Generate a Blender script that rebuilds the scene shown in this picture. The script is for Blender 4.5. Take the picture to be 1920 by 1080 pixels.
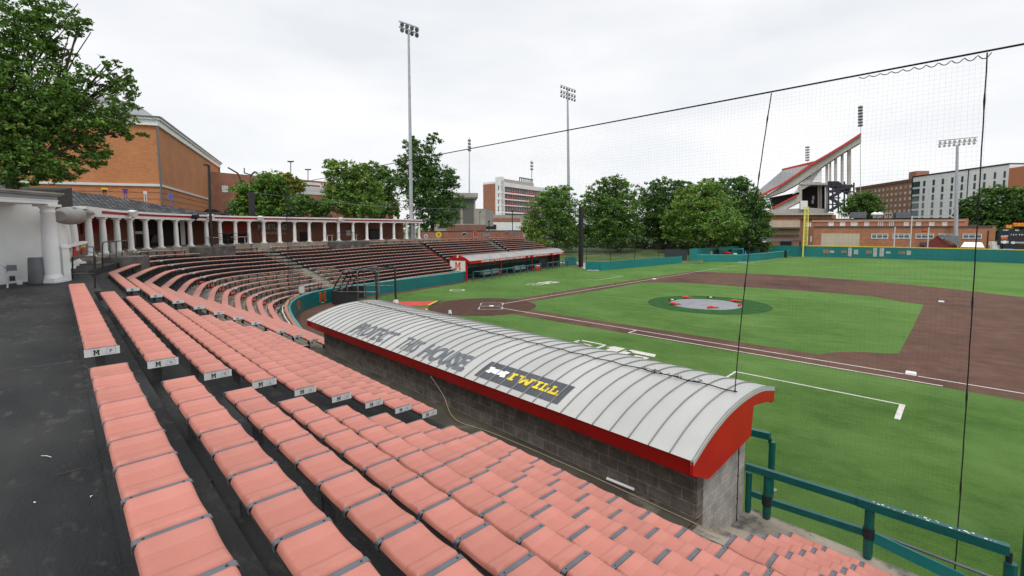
import bpy, bmesh, math, random
from mathutils import Vector, Matrix
random.seed(7)
R=math.radians
S=bpy.context.scene
for o in list(bpy.data.objects): bpy.data.objects.remove(o)
C=S.collection
# ------------------------------------------------ camera, sky, sun, exposure
CX,CY,CZ,YAW,PIT,F=28.72762,-25.741,6.40144,-0.72882,0.07926,890.722
VX,VY=1014.848,497.0
cd=bpy.data.cameras.new('camera'); cam=bpy.data.objects.new('camera',cd); C.objects.link(cam)
cam.location=(CX,CY,CZ); cam.rotation_euler=(math.pi/2-PIT,0,-YAW)
cd.sensor_width=36; cd.lens=F/1920*36; cd.shift_x=-(VX-960)/1920; cd.shift_y=-(540-VY)/1920
cd.clip_start=.05; cd.clip_end=3000
S.camera=cam
w=bpy.data.worlds.new('World'); S.world=w; w.use_nodes=True
nt=w.node_tree; nt.nodes.clear(); N=nt.nodes.new; L=nt.links.new
SUN_EL,SUN_AZ=R(58),R(140)
sky=N('ShaderNodeTexSky'); sky.sky_type='NISHITA'; sky.sun_disc=False; sky.sun_elevation=SUN_EL; sky.sun_rotation=SUN_AZ
b1=N('ShaderNodeBackground'); b1.inputs[1].default_value=.1; L(sky.outputs[0],b1.inputs[0])
tc=N('ShaderNodeTexCoord'); mp=N('ShaderNodeMapping'); mp.inputs['Scale'].default_value=(1,1,3.2); L(tc.outputs['Generated'],mp.inputs[0])
n1=N('ShaderNodeTexNoise'); n1.inputs['Scale'].default_value=1.9; n1.inputs['Detail'].default_value=7; n1.inputs['Roughness'].default_value=.52; L(mp.outputs[0],n1.inputs[0])
cr=N('ShaderNodeValToRGB'); e=cr.color_ramp.elements
e[0].position=.34; e[0].color=(.81,.83,.865,1); e[1].position=.66; e[1].color=(1.0,1.0,1.0,1)
L(n1.outputs[0],cr.inputs[0])
b2=N('ShaderNodeBackground'); b2.inputs[1].default_value=1.0; L(cr.outputs[0],b2.inputs[0])
mx=N('ShaderNodeMixShader'); mx.inputs[0].default_value=.93; L(b1.outputs[0],mx.inputs[1]); L(b2.outputs[0],mx.inputs[2])
ow=N('ShaderNodeOutputWorld'); L(mx.outputs[0],ow.inputs[0])
sd=bpy.data.lights.new('sun','SUN'); sd.energy=1.7; sd.angle=R(22); sd.color=(1,.965,.92)
so=bpy.data.objects.new('sun',sd); C.objects.link(so)
so.rotation_euler=(math.pi/2-SUN_EL,0,math.pi-SUN_AZ)
S.render.engine='CYCLES'
S.view_settings.view_transform='Standard'; S.view_settings.look='None'; S.view_settings.exposure=.12; S.view_settings.gamma=1

# ------------------------------------------------ surveying helpers
CAM=Vector((CX,CY,CZ))
fw=Vector((math.sin(YAW)*math.cos(PIT),math.cos(YAW)*math.cos(PIT),-math.sin(PIT)))
rt=Vector((math.cos(YAW),-math.sin(YAW),0)); up=rt.cross(fw)
def ray(x,y): return fw+rt*((x-VX)/F)+up*((VY-y)/F)
def G(x,y,z=0.):
    d=ray(x,y); return CAM+d*((z-CZ)/d.z)
def A(x,y,D):
    d=ray(x,y); return CAM+d*(D/math.hypot(d.x,d.y))
def hd(p): return math.hypot(p[0]-CX,p[1]-CY)
def V(x,y,p): return A(x,y,hd(p))          # straight above / below p
def ON(x,y,p,n):
    d=ray(x,y); return CAM+d*((Vector(p)-CAM).dot(n)/d.dot(n))
# ------------------------------------------------ the curve of the stand front, s along it, d outwards from the field
def _path():
    W=[(34,-17.34),(3.6,-15.95),(-1.5,-14.6),(-5.5,-13.2),(-8.6,-11.4),(-10.7,-9.3),(-12.0,-6.6),(-12.6,-3),(-15.2,9.2),(-26,59.9)]
    R=[W[0],(12.0,-17.34+22.0/30.4*1.39),W[1]]
    Q=W[1:9]
    for i in range(len(Q)-1):      # corner cutting on the round part
        a,b=Q[i],Q[i+1]
        if i==0: R.append((a[0]*.3+b[0]*.7,a[1]*.3+b[1]*.7));continue
        if i==len(Q)-2: R.append((a[0]*.9+b[0]*.1,a[1]*.9+b[1]*.1));continue
        R.append((a[0]*.75+b[0]*.25,a[1]*.75+b[1]*.25));R.append((a[0]*.25+b[0]*.75,a[1]*.25+b[1]*.75))
    R+=[W[8],W[9]]
    return R
WP=_path()
SEG=[]
for i in range(len(WP)-1):
    a,b=WP[i],WP[i+1];l=math.hypot(b[0]-a[0],b[1]-a[1]);SEG.append(((b[0]-a[0])/l,(b[1]-a[1])/l,l))
SS=[0]
for s_ in SEG: SS.append(SS[-1]+s_[2])
MIT=[]
for i in range(len(WP)):
    if i==0: m=(-SEG[0][1],SEG[0][0])
    elif i==len(WP)-1: m=(-SEG[-1][1],SEG[-1][0])
    else:
        n1=(-SEG[i-1][1],SEG[i-1][0]);n2=(-SEG[i][1],SEG[i][0]);m=(n1[0]+n2[0],n1[1]+n2[1])
        l=math.hypot(*m);m=(m[0]/l,m[1]/l);c=m[0]*n2[0]+m[1]*n2[1];m=(m[0]/c,m[1]/c)
    MIT.append(m)
def PS(s,d):
    i=0
    while i<len(SEG)-1 and s>SS[i+1]: i+=1
    u=(s-SS[i])/SEG[i][2]
    ax,ay=WP[i][0]+MIT[i][0]*d,WP[i][1]+MIT[i][1]*d
    bx,by=WP[i+1][0]+MIT[i+1][0]*d,WP[i+1][1]+MIT[i+1][1]*d
    return ax+(bx-ax)*u,ay+(by-ay)*u
S3B=SS[-2]  # start of the third base straight
def DZ(s,z=5.0):   # the third base side sits a little lower
    u=min(1,max(0,(s-31)/9)); v=min(1,max(0,(s-37)/10)); b=.2*math.exp(-((s-49)/7)**2)
    return -(.25*v+b)-.108*u*max(0,5.05-z)
SK=30.43  # where the straight ends and the round part begins
# ------------------------------------------------ materials
MATS={}
def M(name,col,rough=.75,col2=None,scale=3.,amt=.5,detail=4,bump=0,bscale=None,metal=0,sheen=0,spec=.5,lo=.35,hi=.65,col3=None,scale3=.5,lo3=.5,hi3=.65,stretch=None,rnd=0,isl=False,nr=.5):
    if name in MATS: return MATS[name]
    m=bpy.data.materials.new(name); MATS[name]=m; m.use_nodes=True; t=m.node_tree; nd=t.nodes; lk=t.links.new
    p=nd['Principled BSDF']; p.inputs['Roughness'].default_value=rough; p.inputs['Metallic'].default_value=metal
    p.inputs['Specular IOR Level'].default_value=spec
    if sheen: p.inputs['Sheen Weight'].default_value=sheen; p.inputs['Sheen Roughness'].default_value=.36; p.inputs['Sheen Tint'].default_value=(.55,1,.3,1)
    c=(*col,1)
    if col2 is None: col2=tuple(x*.82 for x in col)
    tc=nd.new('ShaderNodeTexCoord'); src=tc.outputs['Object']
    if stretch:
        mp=nd.new('ShaderNodeMapping'); mp.inputs['Scale'].default_value=stretch; lk(src,mp.inputs[0]); src=mp.outputs[0]
    no=nd.new('ShaderNodeTexNoise'); no.inputs['Scale'].default_value=scale; no.inputs['Detail'].default_value=detail; no.inputs['Roughness'].default_value=nr; lk(src,no.inputs['Vector'])
    mr=nd.new('ShaderNodeMapRange'); mr.inputs[1].default_value=lo; mr.inputs[2].default_value=hi; lk(no.outputs[0],mr.inputs[0])
    mx=nd.new('ShaderNodeMixRGB'); mx.inputs[1].default_value=c; mx.inputs[2].default_value=(*col2,1); lk(mr.outputs[0],mx.inputs[0])
    out=mx.outputs[0]
    if col3:
        n3=nd.new('ShaderNodeTexNoise'); n3.inputs['Scale'].default_value=scale3; n3.inputs['Detail'].default_value=8; n3.inputs['Roughness'].default_value=.65; lk(src,n3.inputs['Vector'])
        m3=nd.new('ShaderNodeMapRange'); m3.inputs[1].default_value=lo3; m3.inputs[2].default_value=hi3; lk(n3.outputs[0],m3.inputs[0])
        x3=nd.new('ShaderNodeMixRGB'); lk(m3.outputs[0],x3.inputs[0]); lk(out,x3.inputs[1]); x3.inputs[2].default_value=(*col3,1); out=x3.outputs[0]
    if isl:
        gm=nd.new('ShaderNodeNewGeometry'); lk(gm.outputs['Random Per Island'],mx.inputs[0])
    if rnd:
        oi=nd.new('ShaderNodeObjectInfo'); r=nd.new('ShaderNodeMapRange'); r.inputs[3].default_value=1-rnd; r.inputs[4].default_value=1+rnd; lk(oi.outputs['Random'],r.inputs[0])
        vm=nd.new('ShaderNodeVectorMath'); vm.operation='SCALE'; lk(out,vm.inputs[0]); lk(r.outputs[0],vm.inputs['Scale']); out=vm.outputs[0]
    lk(out,p.inputs['Base Color'])
    if bump:
        nb=nd.new('ShaderNodeTexNoise'); nb.inputs['Scale'].default_value=bscale or scale*4; nb.inputs['Detail'].default_value=5; lk(src,nb.inputs['Vector'])
        bp=nd.new('ShaderNodeBump'); bp.inputs['Strength'].default_value=bump; bp.inputs['Distance'].default_value=.02; lk(nb.outputs[0],bp.inputs['Height']); lk(bp.outputs[0],p.inputs['Normal'])
    return m
def BR(name,c1,c2,mortar,bw=.22,bh=.075,ms=.012,rough=.85,amt=.25,bump=.3,nscale=.6):
    """masonry laid out in metres over the wall (UV made from the wall's own directions)"""
    if name in MATS: return MATS[name]
    m=bpy.data.materials.new(name); MATS[name]=m; m.use_nodes=True; t=m.node_tree; nd=t.nodes; lk=t.links.new
    p=nd['Principled BSDF']; p.inputs['Roughness'].default_value=rough
    tc=nd.new('ShaderNodeTexCoord'); b=nd.new('ShaderNodeTexBrick'); lk(tc.outputs['UV'],b.inputs[0])
    b.inputs['Color1'].default_value=(*c1,1); b.inputs['Color2'].default_value=(*c2,1); b.inputs['Mortar'].default_value=(*mortar,1)
    b.inputs['Scale'].default_value=1; b.inputs['Brick Width'].default_value=bw; b.inputs['Row Height'].default_value=bh; b.inputs['Mortar Size'].default_value=ms; b.inputs['Bias'].default_value=-.1
    n=nd.new('ShaderNodeTexNoise'); n.inputs['Scale'].default_value=nscale; n.inputs['Detail'].default_value=7; n.inputs['Roughness'].default_value=.7; lk(tc.outputs['Object'],n.inputs[0])
    mr=nd.new('ShaderNodeMapRange'); mr.inputs[1].default_value=.3; mr.inputs[2].default_value=.7; mr.inputs[3].default_value=1-amt; mr.inputs[4].default_value=1+amt; lk(n.outputs[0],mr.inputs[0])
    vm=nd.new('ShaderNodeVectorMath'); vm.operation='SCALE'; lk(b.outputs[0],vm.inputs[0]); lk(mr.outputs[0],vm.inputs['Scale']); lk(vm.outputs[0],p.inputs['Base Color'])
    if bump:
        n2=nd.new('ShaderNodeTexNoise'); n2.inputs['Scale'].default_value=28; n2.inputs['Detail'].default_value=4; lk(tc.outputs['Object'],n2.inputs[0])
        ad=nd.new('ShaderNodeMath'); ad.operation='MULTIPLY_ADD'; ad.inputs[1].default_value=-1.2; lk(b.outputs['Fac'],ad.inputs[0]); lk(n2.outputs[0],ad.inputs[2])
        bp=nd.new('ShaderNodeBump'); bp.inputs['Strength'].default_value=bump; bp.inputs['Distance'].default_value=.02; lk(ad.outputs[0],bp.inputs['Height']); lk(bp.outputs[0],p.inputs['Normal'])
    return m
# ------------------------------------------------ mesh building
class MB:
    def __init__(s): s.v=[];s.f=[];s.m=[];s.sm=[]
    def add(s,vs,fs,mi=0,smooth=False):
        o=len(s.v); s.v+= [tuple(v) for v in vs]
        for f in fs: s.f.append(tuple(i+o for i in f)); s.m.append(mi); s.sm.append(smooth)
        return s
    def quad(s,a,b,c,d,mi=0): return s.add([a,b,c,d],[(0,1,2,3)],mi)
    def poly(s,p,mi=0): return s.add(p,[tuple(range(len(p)))],mi)
    def box(s,x0,x1,y0,y1,z0,z1,mi=0):
        return s.add([(x0,y0,z0),(x1,y0,z0),(x1,y1,z0),(x0,y1,z0),(x0,y0,z1),(x1,y0,z1),(x1,y1,z1),(x0,y1,z1)],[(3,2,1,0),(4,5,6,7),(0,1,5,4),(1,2,6,5),(2,3,7,6),(3,0,4,7)],mi)
    def hexa(s,b,t,mi=0):   # four bottom points, four top points
        return s.add(list(b)+list(t),[(3,2,1,0),(4,5,6,7),(0,1,5,4),(1,2,6,5),(2,3,7,6),(3,0,4,7)],mi)
    def beam(s,a,b,w,h,mi=0,u=(0,0,1)):  # bar from a to b, w across, h along u
        a=Vector(a);b=Vector(b);d=(b-a).normalized();u=Vector(u)
        if abs(d.dot(u))>.99: u=Vector((1,0,0))
        x=d.cross(u).normalized();y=x.cross(d).normalized()
        q=[-x*w/2-y*h/2,x*w/2-y*h/2,x*w/2+y*h/2,-x*w/2+y*h/2]
        return s.add([a+k for k in q]+[b+k for k in q],[(3,2,1,0),(4,5,6,7),(0,1,5,4),(1,2,6,5),(2,3,7,6),(3,0,4,7)],mi)
    def tube(s,pts,r,n=8,mi=0,cap=True,smooth=True):
        pts=[Vector(p) for p in pts]; rs=r if isinstance(r,(list,tuple)) else [r]*len(pts)
        vs=[];fs=[]
        for i,p in enumerate(pts):
            d=(pts[min(i+1,len(pts)-1)]-pts[max(i-1,0)]).normalized()
            u=Vector((0,0,1)) if abs(d.z)<.95 else Vector((1,0,0))
            x=d.cross(u).normalized();y=x.cross(d)
            for k in range(n):
                a=2*math.pi*k/n; vs.append(p+(x*math.cos(a)+y*math.sin(a))*rs[i])
        for i in range(len(pts)-1):
            for k in range(n): fs.append((i*n+k,i*n+(k+1)%n,(i+1)*n+(k+1)%n,(i+1)*n+k))
        s.add(vs,fs,mi,smooth)
        if cap:
            s.add(vs[:n],[tuple(range(n-1,-1,-1))],mi);s.add(vs[-n:],[tuple(range(n))],mi)
        return s
    def lathe(s,c,prof,n=16,mi=0,smooth=True):   # prof [(r,z)] around the vertical through c
        return s.tube([(c[0],c[1],c[2]+z) for r,z in prof],[max(r,.001) for r,z in prof],n,mi,True,smooth)
    def ext(s,pts,vec,mi=0):    # flat outline pushed along vec
        n=len(pts);v=Vector(vec);a=[Vector(p) for p in pts]
        return s.add(a+[p+v for p in a],[tuple(range(n-1,-1,-1)),tuple(range(n,2*n))]+[(i,(i+1)%n,(i+1)%n+n,i+n) for i in range(n)],mi)
    def build(s,name,mats,parent=None,org=None,uv=True):
        me=bpy.data.meshes.new(name)
        if org is not None: ox,oy,oz=org; vs=[(x-ox,y-oy,z-oz) for x,y,z in s.v]
        else: vs=s.v
        me.from_pydata(vs,[],s.f)
        if not isinstance(mats,(list,tuple)): mats=[mats]
        for m in mats: me.materials.append(m)
        me.polygons.foreach_set('material_index',s.m); me.polygons.foreach_set('use_smooth',s.sm)
        if uv and len(s.f)<60000:
            ul=me.uv_layers.new(name='uv'); me.update()
            for p in me.polygons:
                n=p.normal
                if abs(n.z)>.7: 
                    for li in p.loop_indices: c=me.vertices[me.loops[li].vertex_index].co; ul.data[li].uv=(c.x,c.y)
                else:
                    l=math.hypot(n.x,n.y) or 1; tx,ty=-n.y/l,n.x/l
                    for li in p.loop_indices: c=me.vertices[me.loops[li].vertex_index].co; ul.data[li].uv=(c.x*tx+c.y*ty,c.z)
        me.update()
        o=bpy.data.objects.new(name,me); C.objects.link(o)
        if parent is not None: o.parent=parent
        if org is not None and parent is None: o.location=org
        return o
def tag(o,label=None,cat=None,group=None,kind=None):
    if label: o['label']=label
    if cat: o['category']=cat
    if group: o['group']=group
    if kind: o['kind']=kind
    return o
def thing(name,label,cat,loc=(0,0,0),rz=0,group=None):
    o=bpy.data.objects.new(name,None); C.objects.link(o); o.location=loc; o.rotation_euler=(0,0,rz); o.empty_display_size=.3
    return tag(o,label,cat,group)
def put(me_obj,name,parent,loc,rz=0,first=[None]):
    c=me_obj.copy(); C.objects.link(c); c.parent=parent; c.location=loc; c.rotation_euler=(0,0,rz); return c
def sub(name,mb,mats,parent,**k):   # a part given in world coordinates, under a thing placed without rotation
    l=parent.location
    if parent.parent: l=l+parent.parent.location
    return mb.build(name,mats,parent,org=(l.x,l.y,l.z),**k)
_tc={}
def text_faces(s,size=1.,bold=0.,shear=0.):
    k=(s,size,bold,shear)
    if k in _tc: return _tc[k]
    cu=bpy.data.curves.new('t','FONT'); cu.body=s; cu.size=size; cu.offset=bold; cu.shear=shear; cu.align_x='LEFT'; cu.resolution_u=3
    o=bpy.data.objects.new('t',cu); me=bpy.data.meshes.new_from_object(o)
    v=[(p.co.x,p.co.y) for p in me.vertices]; f=[tuple(p.vertices) for p in me.polygons]
    bpy.data.objects.remove(o); bpy.data.meshes.remove(me); bpy.data.curves.remove(cu)
    _tc[k]=(v,f); return _tc[k]
def fit_text(mb,s,fn,w,h,mi=0,bold=0.,cuts=0,shear=0.):
    """the word s stretched over w by h; fn maps (u,v) to a point"""
    v,f=text_faces(s,1.,bold,shear)
    x0=min(a for a,b in v);x1=max(a for a,b in v);y0=min(b for a,b in v);y1=max(b for a,b in v)
    if cuts:
        bm=bmesh.new(); vs=[bm.verts.new((a,b,0)) for a,b in v]
        for q in f:
            try: bm.faces.new([vs[i] for i in q])
            except ValueError: pass
        for i in range(1,cuts):
            y=y0+(y1-y0)*i/cuts
            bmesh.ops.bisect_plane(bm,geom=bm.verts[:]+bm.edges[:]+bm.faces[:],plane_co=(0,y,0),plane_no=(0,1,0))
        bm.verts.ensure_lookup_table(); bm.verts.index_update()
        v=[(p.co.x,p.co.y) for p in bm.verts]; f=[tuple(p.index for p in q.verts) for q in bm.faces]; bm.free()
    mb.add([fn((a-x0)/(x1-x0)*w,(b-y0)/(y1-y0)*h) for a,b in v],f,mi)
SLABM=[[(0,0),(.34,0),(.34,.16),(.27,.16),(.27,.84),(.34,.84),(.34,1),(0,1),(0,.84),(.07,.84),(.07,.16),(0,.16)],
 [(.66,0),(1,0),(1,.16),(.93,.16),(.93,.84),(1,.84),(1,1),(.66,1),(.66,.84),(.73,.84),(.73,.16),(.66,.16)],
 [(.2,1),(.34,1),(.57,.28),(.43,.28)],[(.66,1),(.8,1),(.57,.28),(.43,.28)]]
def slab_m(mb,fn,w,h,mi=0,lift=0):
    for p in SLABM: mb.poly([fn(a*w,b*h) for a,b in p],mi)
class Fac:
    """upright facade between two ground points"""
    def __init__(s,a,b,zb):
        s.a=Vector((a[0],a[1],zb));s.b=Vector((b[0],b[1],zb));s.zb=zb;s.t=(s.b-s.a).normalized();s.L=(s.b-s.a).length
        s.n=Vector((s.t.y,-s.t.x,0))
        if s.n.dot(CAM-s.a)<0: s.n=-s.n
    def p(s,u,z,out=0): q=s.a+s.t*u+s.n*out; return Vector((q.x,q.y,z))
    def px(s,x,y,out=0):
        q=ON(x,y,s.a+s.n*out,s.n); return (q-s.a).dot(s.t),q.z
    def slab(s,mb,u0,u1,z0,z1,out0,out1,mi=0):
        mb.hexa([s.p(u0,z0,out0),s.p(u1,z0,out0),s.p(u1,z0,out1),s.p(u0,z0,out1)],[s.p(u0,z1,out0),s.p(u1,z1,out0),s.p(u1,z1,out1),s.p(u0,z1,out1)],mi)
    def win(s,parent,u0,u1,z0,z1,fr,gl,nx=1,nz=1,t=.08,name='window',panes=False):
        f=MB();g=MB()
        s.slab(f,u0,u0+t,z0,z1,0,.09);s.slab(f,u1-t,u1,z0,z1,0,.09);s.slab(f,u0+t,u1-t,z1-t,z1,0,.085);s.slab(f,u0+t,u1-t,z0,z0+t,0,.11)
        for i in range(1,nx): u=u0+(u1-u0)*i/nx;s.slab(f,u-t*.4,u+t*.4,z0+t,z1-t,0,.07)
        for i in range(1,nz): z=z0+(z1-z0)*i/nz;s.slab(f,u0+t,u1-t,z-t*.3,z+t*.3,0,.06)
        s.slab(g,u0+t,u1-t,z0+t,z1-t,-.05,.03)
        o=sub(name,f,fr,parent); sub('pane',g,gl,o,); return o
def arc_in(P,n):   # smooth curve through points
    o=[]
    for i in range(len(P)-1):
        a=P[max(i-1,0)];b=P[i];c=P[i+1];d=P[min(i+2,len(P)-1)]
        for k in range(n):
            t=k/n; o.append(tuple(.5*(2*b[j]+(c[j]-a[j])*t+(2*a[j]-5*b[j]+4*c[j]-d[j])*t*t+(3*b[j]-a[j]-3*c[j]+d[j])*t**3) for j in range(len(b))))
    o.append(tuple(P[-1])); return o
# ------------------------------------------------ materials used
m_turf=M('turf',(.015,.046,.006),.9,(.052,.104,.020),.9,detail=15,bump=1.,bscale=40,sheen=.55,spec=.03,lo=.38,hi=.62,nr=.74,col3=(.088,.155,.044),scale3=.16,lo3=.42,hi3=.68,stretch=(.8,1.25,1))
m_turf2=M('turf_mound',(.008,.055,.012),.85,(.022,.09,.022),2.,detail=10,bump=.6,bscale=45,sheen=.12,spec=.12)
m_dirt=M('clay',(.160,.088,.064),.95,(.080,.044,.032),1.0,nr=.7,detail=13,bump=.6,bscale=25,lo=.3,hi=.75,col3=(.080,.042,.032),scale3=.10,lo3=.47,hi3=.62,spec=.2)
m_line=M('chalk',(.66,.64,.61),.85,(.45,.40,.36),2.5,nr=.7,detail=8,lo=.4,hi=.75)
m_conc=M('concrete',(.36,.32,.255),.9,(.24,.215,.175),1.4,detail=9,bump=.25,bscale=20,col3=(.075,.072,.068),scale3=1.1,lo3=.53,hi3=.63)
m_dark=M('worn_black_paint',(.014,.015,.017),.7,(.036,.037,.037),.9,detail=12,bump=.35,bscale=30,lo=.35,hi=.7,col3=(.105,.10,.082),scale3=4.2,lo3=.56,hi3=.80,stretch=(.7,1.5,1),spec=.22)
m_teal=M('teal_pad',(.006,.165,.165),.42,(.004,.135,.137),.6,bump=.06,bscale=6)
m_teal_l=M('teal_edge',(.10,.36,.36),.4,(.07,.3,.3),2)
m_rail=M('teal_rail',(.0,.095,.085),.33,(.0,.07,.065),5,bump=.1,bscale=9)
m_seat=M('salmon_plastic',(.54,.205,.158),.48,(.46,.165,.125),2.2,detail=8,nr=.65,lo=.3,hi=.75,rnd=.07,spec=.55,col3=(.36,.115,.085),scale3=3.6,lo3=.58,hi3=.86)
m_seatf=M('pale_salmon_plastic',(.52,.265,.22),.5,(.42,.20,.165),2.0,detail=6,lo=.3,hi=.75,rnd=.06,spec=.4)  # paler, greyer salmon for the benches from home plate onward
m_strap=M('grey_metal',(.15,.165,.19),.38,(.12,.13,.15),6,metal=.35)
m_blk=M('black_metal',(.013,.013,.015),.45)
m_frame=M('dark_frame',(.028,.026,.026),.7,(.05,.047,.045),5)
m_leg=M('leg_paint',(.05,.05,.05),.7,(.05,.05,.05),6)
m_plate=M('end_plate_paint',(.62,.63,.63),.45,(.45,.46,.46),7,lo=.5,hi=.8)
m_white=M('white_paint',(.80,.80,.80),.6,(.68,.68,.68),1.2,detail=7,lo=.45,hi=.8,bump=.05)
m_red=M('red_paint',(.49,.010,.008),.42,(.40,.008,.006),1.2,spec=.3)
m_letk=M('black_letter',(.012,.012,.013),.5)
m_roof=M('roof_metal',(.50,.505,.49),.45,(.40,.41,.395),1.1,detail=7,lo=.35,hi=.75,metal=0,spec=.5,stretch=(1,.3,1),rnd=0)
m_seam=M('roof_seam',(.25,.25,.25),.5)
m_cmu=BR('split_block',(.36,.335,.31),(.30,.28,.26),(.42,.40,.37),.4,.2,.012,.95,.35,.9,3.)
m_cmu_d=BR('split_block_stained_shaded',(.155,.128,.108),(.105,.086,.073),(.22,.19,.165),.4,.2,.012,.95,.45,1.0,5.)  # darker copy of the block, stain and eave shade both in its colour
m_brick=BR('red_brick',(.38,.135,.075),(.29,.10,.06),(.30,.22,.17),.22,.075,.009,.9,.22)
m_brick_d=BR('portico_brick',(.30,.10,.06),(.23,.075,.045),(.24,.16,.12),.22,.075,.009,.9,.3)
m_gold=M('gold',(.75,.52,.02),.5); m_orange=M('orange_letter',(.72,.10,.01),.5); m_yel=M('yellow',(.80,.62,.02),.5)
m_glass=M('window_glass',(.03,.045,.05),.12,spec=.8); m_glassg=M('green_glass',(.03,.09,.085),.12,spec=.9)
m_pole=M('galvanised',(.42,.44,.47),.4,(.35,.37,.4),2,metal=.3)
m_rope=M('black_rope',(.008,.008,.009),.9)
m_bark=M('bark',(.10,.075,.055),.95,(.055,.042,.03),6,bump=.6,bscale=14)

# ------------------------------------------------ ground and field
def sheet(name,polys,mat,z,kind='structure'):
    mb=MB()
    for p in polys: mb.poly([(x,y,z) for x,y in p])
    o=mb.build(name,mat); return tag(o,kind=kind)
g=MB(); g.add([(-1500,-1500,-.03),(1500,-1500,-.03),(1500,1500,-.03),(-1500,1500,-.03)],[(0,1,2,3)])
tag(g.build('ground',M('grass_ground',(.085,.12,.04),.9,(.05,.085,.025),.05,detail=9,bump=.5,bscale=3,col3=(.16,.13,.08),scale3=.04,lo3=.55,hi3=.7)),kind='structure')
def arc(cx,cy,r,a0,a1,n): return [(cx+r*math.cos(R(a0+(a1-a0)*i/n)),cy+r*math.sin(R(a0+(a1-a0)*i/n))) for i in range(n+1)]
lf=[(-13.9,31.9),(-9.3,54.9),(-9.3,58.3),(-2.2,65),(2.0,91)]
fieldp=[PS(s,0) for s in [0]+[20+i*1.5 for i in range(46)]]
fieldp=[(60,-19),(34,-17.4)]+fieldp[1:]+[PS(92,-.2)]+lf+[(12,93.3),(27,95),(37,94.7),(60,88),(85,70),(90,10)]
sheet('turf',[fieldp],m_turf,.0)
DZc=.004
# skin of the infield as a ring of quads round the grass
sk=MB()
outer=arc(12.9,13.2,30.2,142,-30,48)
inner=[(-.1,25.6),(.9,22.9),(2.2,24.2),(4.6,25.9),(8.,26.5),(13.5,27.0),(19.2,27.6),(22.6,27.6),(24.3,25.7),(26.4,24.5),(26.5,12.3),(26.5,4.1),(25.9,3.6),(24.9,3.2),(24.2,2.5),(23.5,1.2),(23.4,-1.1)]
# resample the inner edge to the outer count
def resamp(P,n):
    Ls=[0]
    for i in range(len(P)-1): Ls.append(Ls[-1]+math.dist(P[i],P[i+1]))
    o=[]
    for k in range(n):
        t=Ls[-1]*k/(n-1); i=0
        while i<len(P)-2 and Ls[i+1]<t: i+=1
        u=(t-Ls[i])/(Ls[i+1]-Ls[i]); o.append((P[i][0]+(P[i+1][0]-P[i][0])*u,P[i][1]+(P[i+1][1]-P[i][1])*u))
    return o
outer=[p for p in outer if p[0]>-1.1 and p[1]>-1.1]; outer=[(-1.1,26.)]+[(max(p[0],-1.1),max(p[1],-1.1)) for p in outer]+[(43,-1.1)]
ii=resamp(inner,len(outer)*4); oo=resamp(outer,len(outer)*4)
for i in range(len(ii)-1): sk.quad((*ii[i],DZc),(*ii[i+1],DZc),(*oo[i+1],DZc),(*oo[i],DZc))
tag(sk.build('infield_clay',m_dirt),kind='structure')
sheet('baseline_clay',[[(2.6,-1.2),(24.3,-1.1),(24.3,1.6),(23.4,1.15),(12.5,1.1),(2.6,.95)],[(-1.2,2.6),(.95,2.6),(1.05,14.4),(.9,22.9),(-.1,25.6),(-1.1,26)]],m_dirt,DZc+.002)
sheet('home_plate_circle',[arc(-.35,-.35,4.35,0,360,56)[:-1]],M('clay_damp',(.105,.055,.040),.95,(.055,.030,.022),1.3,nr=.7,detail=12,bump=.6,bscale=25,lo=.3,hi=.7,spec=.2),DZc*2)
tr=MB(); ss=[22+i*.9 for i in range(50)]
def trw(s): return .9+3.9*math.exp(-((s-36)/9.5)**2)
for i in range(len(ss)-1):
    a,b=ss[i],ss[i+1]; tr.quad((*PS(a,0),DZc),(*PS(a,-trw(a)),DZc),(*PS(b,-trw(b)),DZc),(*PS(b,0),DZc))
tag(tr.build('warning_track',m_dirt),kind='structure')
sheet('mound_surround',[arc(12.9,12.9,4.9,0,360,48)[:-1]],m_turf2,DZc)
# chalk
ln=MB()
def strip(a,b,w=.1,z=.012,mb=ln):
    a=Vector((a[0],a[1],0));b=Vector((b[0],b[1],0));d=(b-a).normalized();n=Vector((-d.y,d.x,0))*w/2
    mb.quad(*[Vector((p.x,p.y,z)) for p in (a-n,b-n,b+n,a+n)])
strip((1.35,0),(27.0,0));strip((27.5,0),(60,0));strip((0,1.35),(0,27.0));strip((0,27.5),(0,91.0))
strip((13.72,-.95),(28.35,-.95));strip((13.72,-.05),(13.72,-1.0),z=.013)
tag(ln.build('foul_lines',m_line),kind='structure')
cb=MB()
strip((21.4,-4.55),(27.35,-4.55),z=.006,mb=cb);strip((21.4,-4.5),(21.4,-5.7),z=.007,mb=cb);strip((27.33,-4.5),(27.33,-6.3),.17,z=.007,mb=cb)
strip((-4.55,21.6),(-4.55,27.6),z=.006,mb=cb);strip((-4.5,27.6),(-6.3,27.6),.12,z=.007,mb=cb);strip((-4.5,21.6),(-6.,21.6),.1,z=.007,mb=cb)
for sx in(-1,1):   # batter's boxes, turned 45 degrees
    def bb(u,v): return ((u-v)*.7071+.15,(u+v)*.7071+.15)
    y0,y1=sx*.37,sx*1.6
    for a,b in(((-.92,y0),(.92,y0)),((-.92,y1),(.92,y1)),((-.92,y0),(-.92,y1)),((.92,y0),(.92,y1))): strip(bb(*a),bb(*b),.065,z=.016,mb=cb)
tag(cb.build('chalk_boxes',m_line),kind='structure')
ring=MB()
o1=arc(-9.8,4.5,.78,0,360,32);o2=arc(-9.8,4.5,.62,0,360,32)
for i in range(32): ring.quad((*o1[i],.006),(*o1[i+1],.006),(*o2[i+1],.006),(*o2[i],.006))
tag(ring.build('on_deck_circle',m_line),kind='structure')
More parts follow.
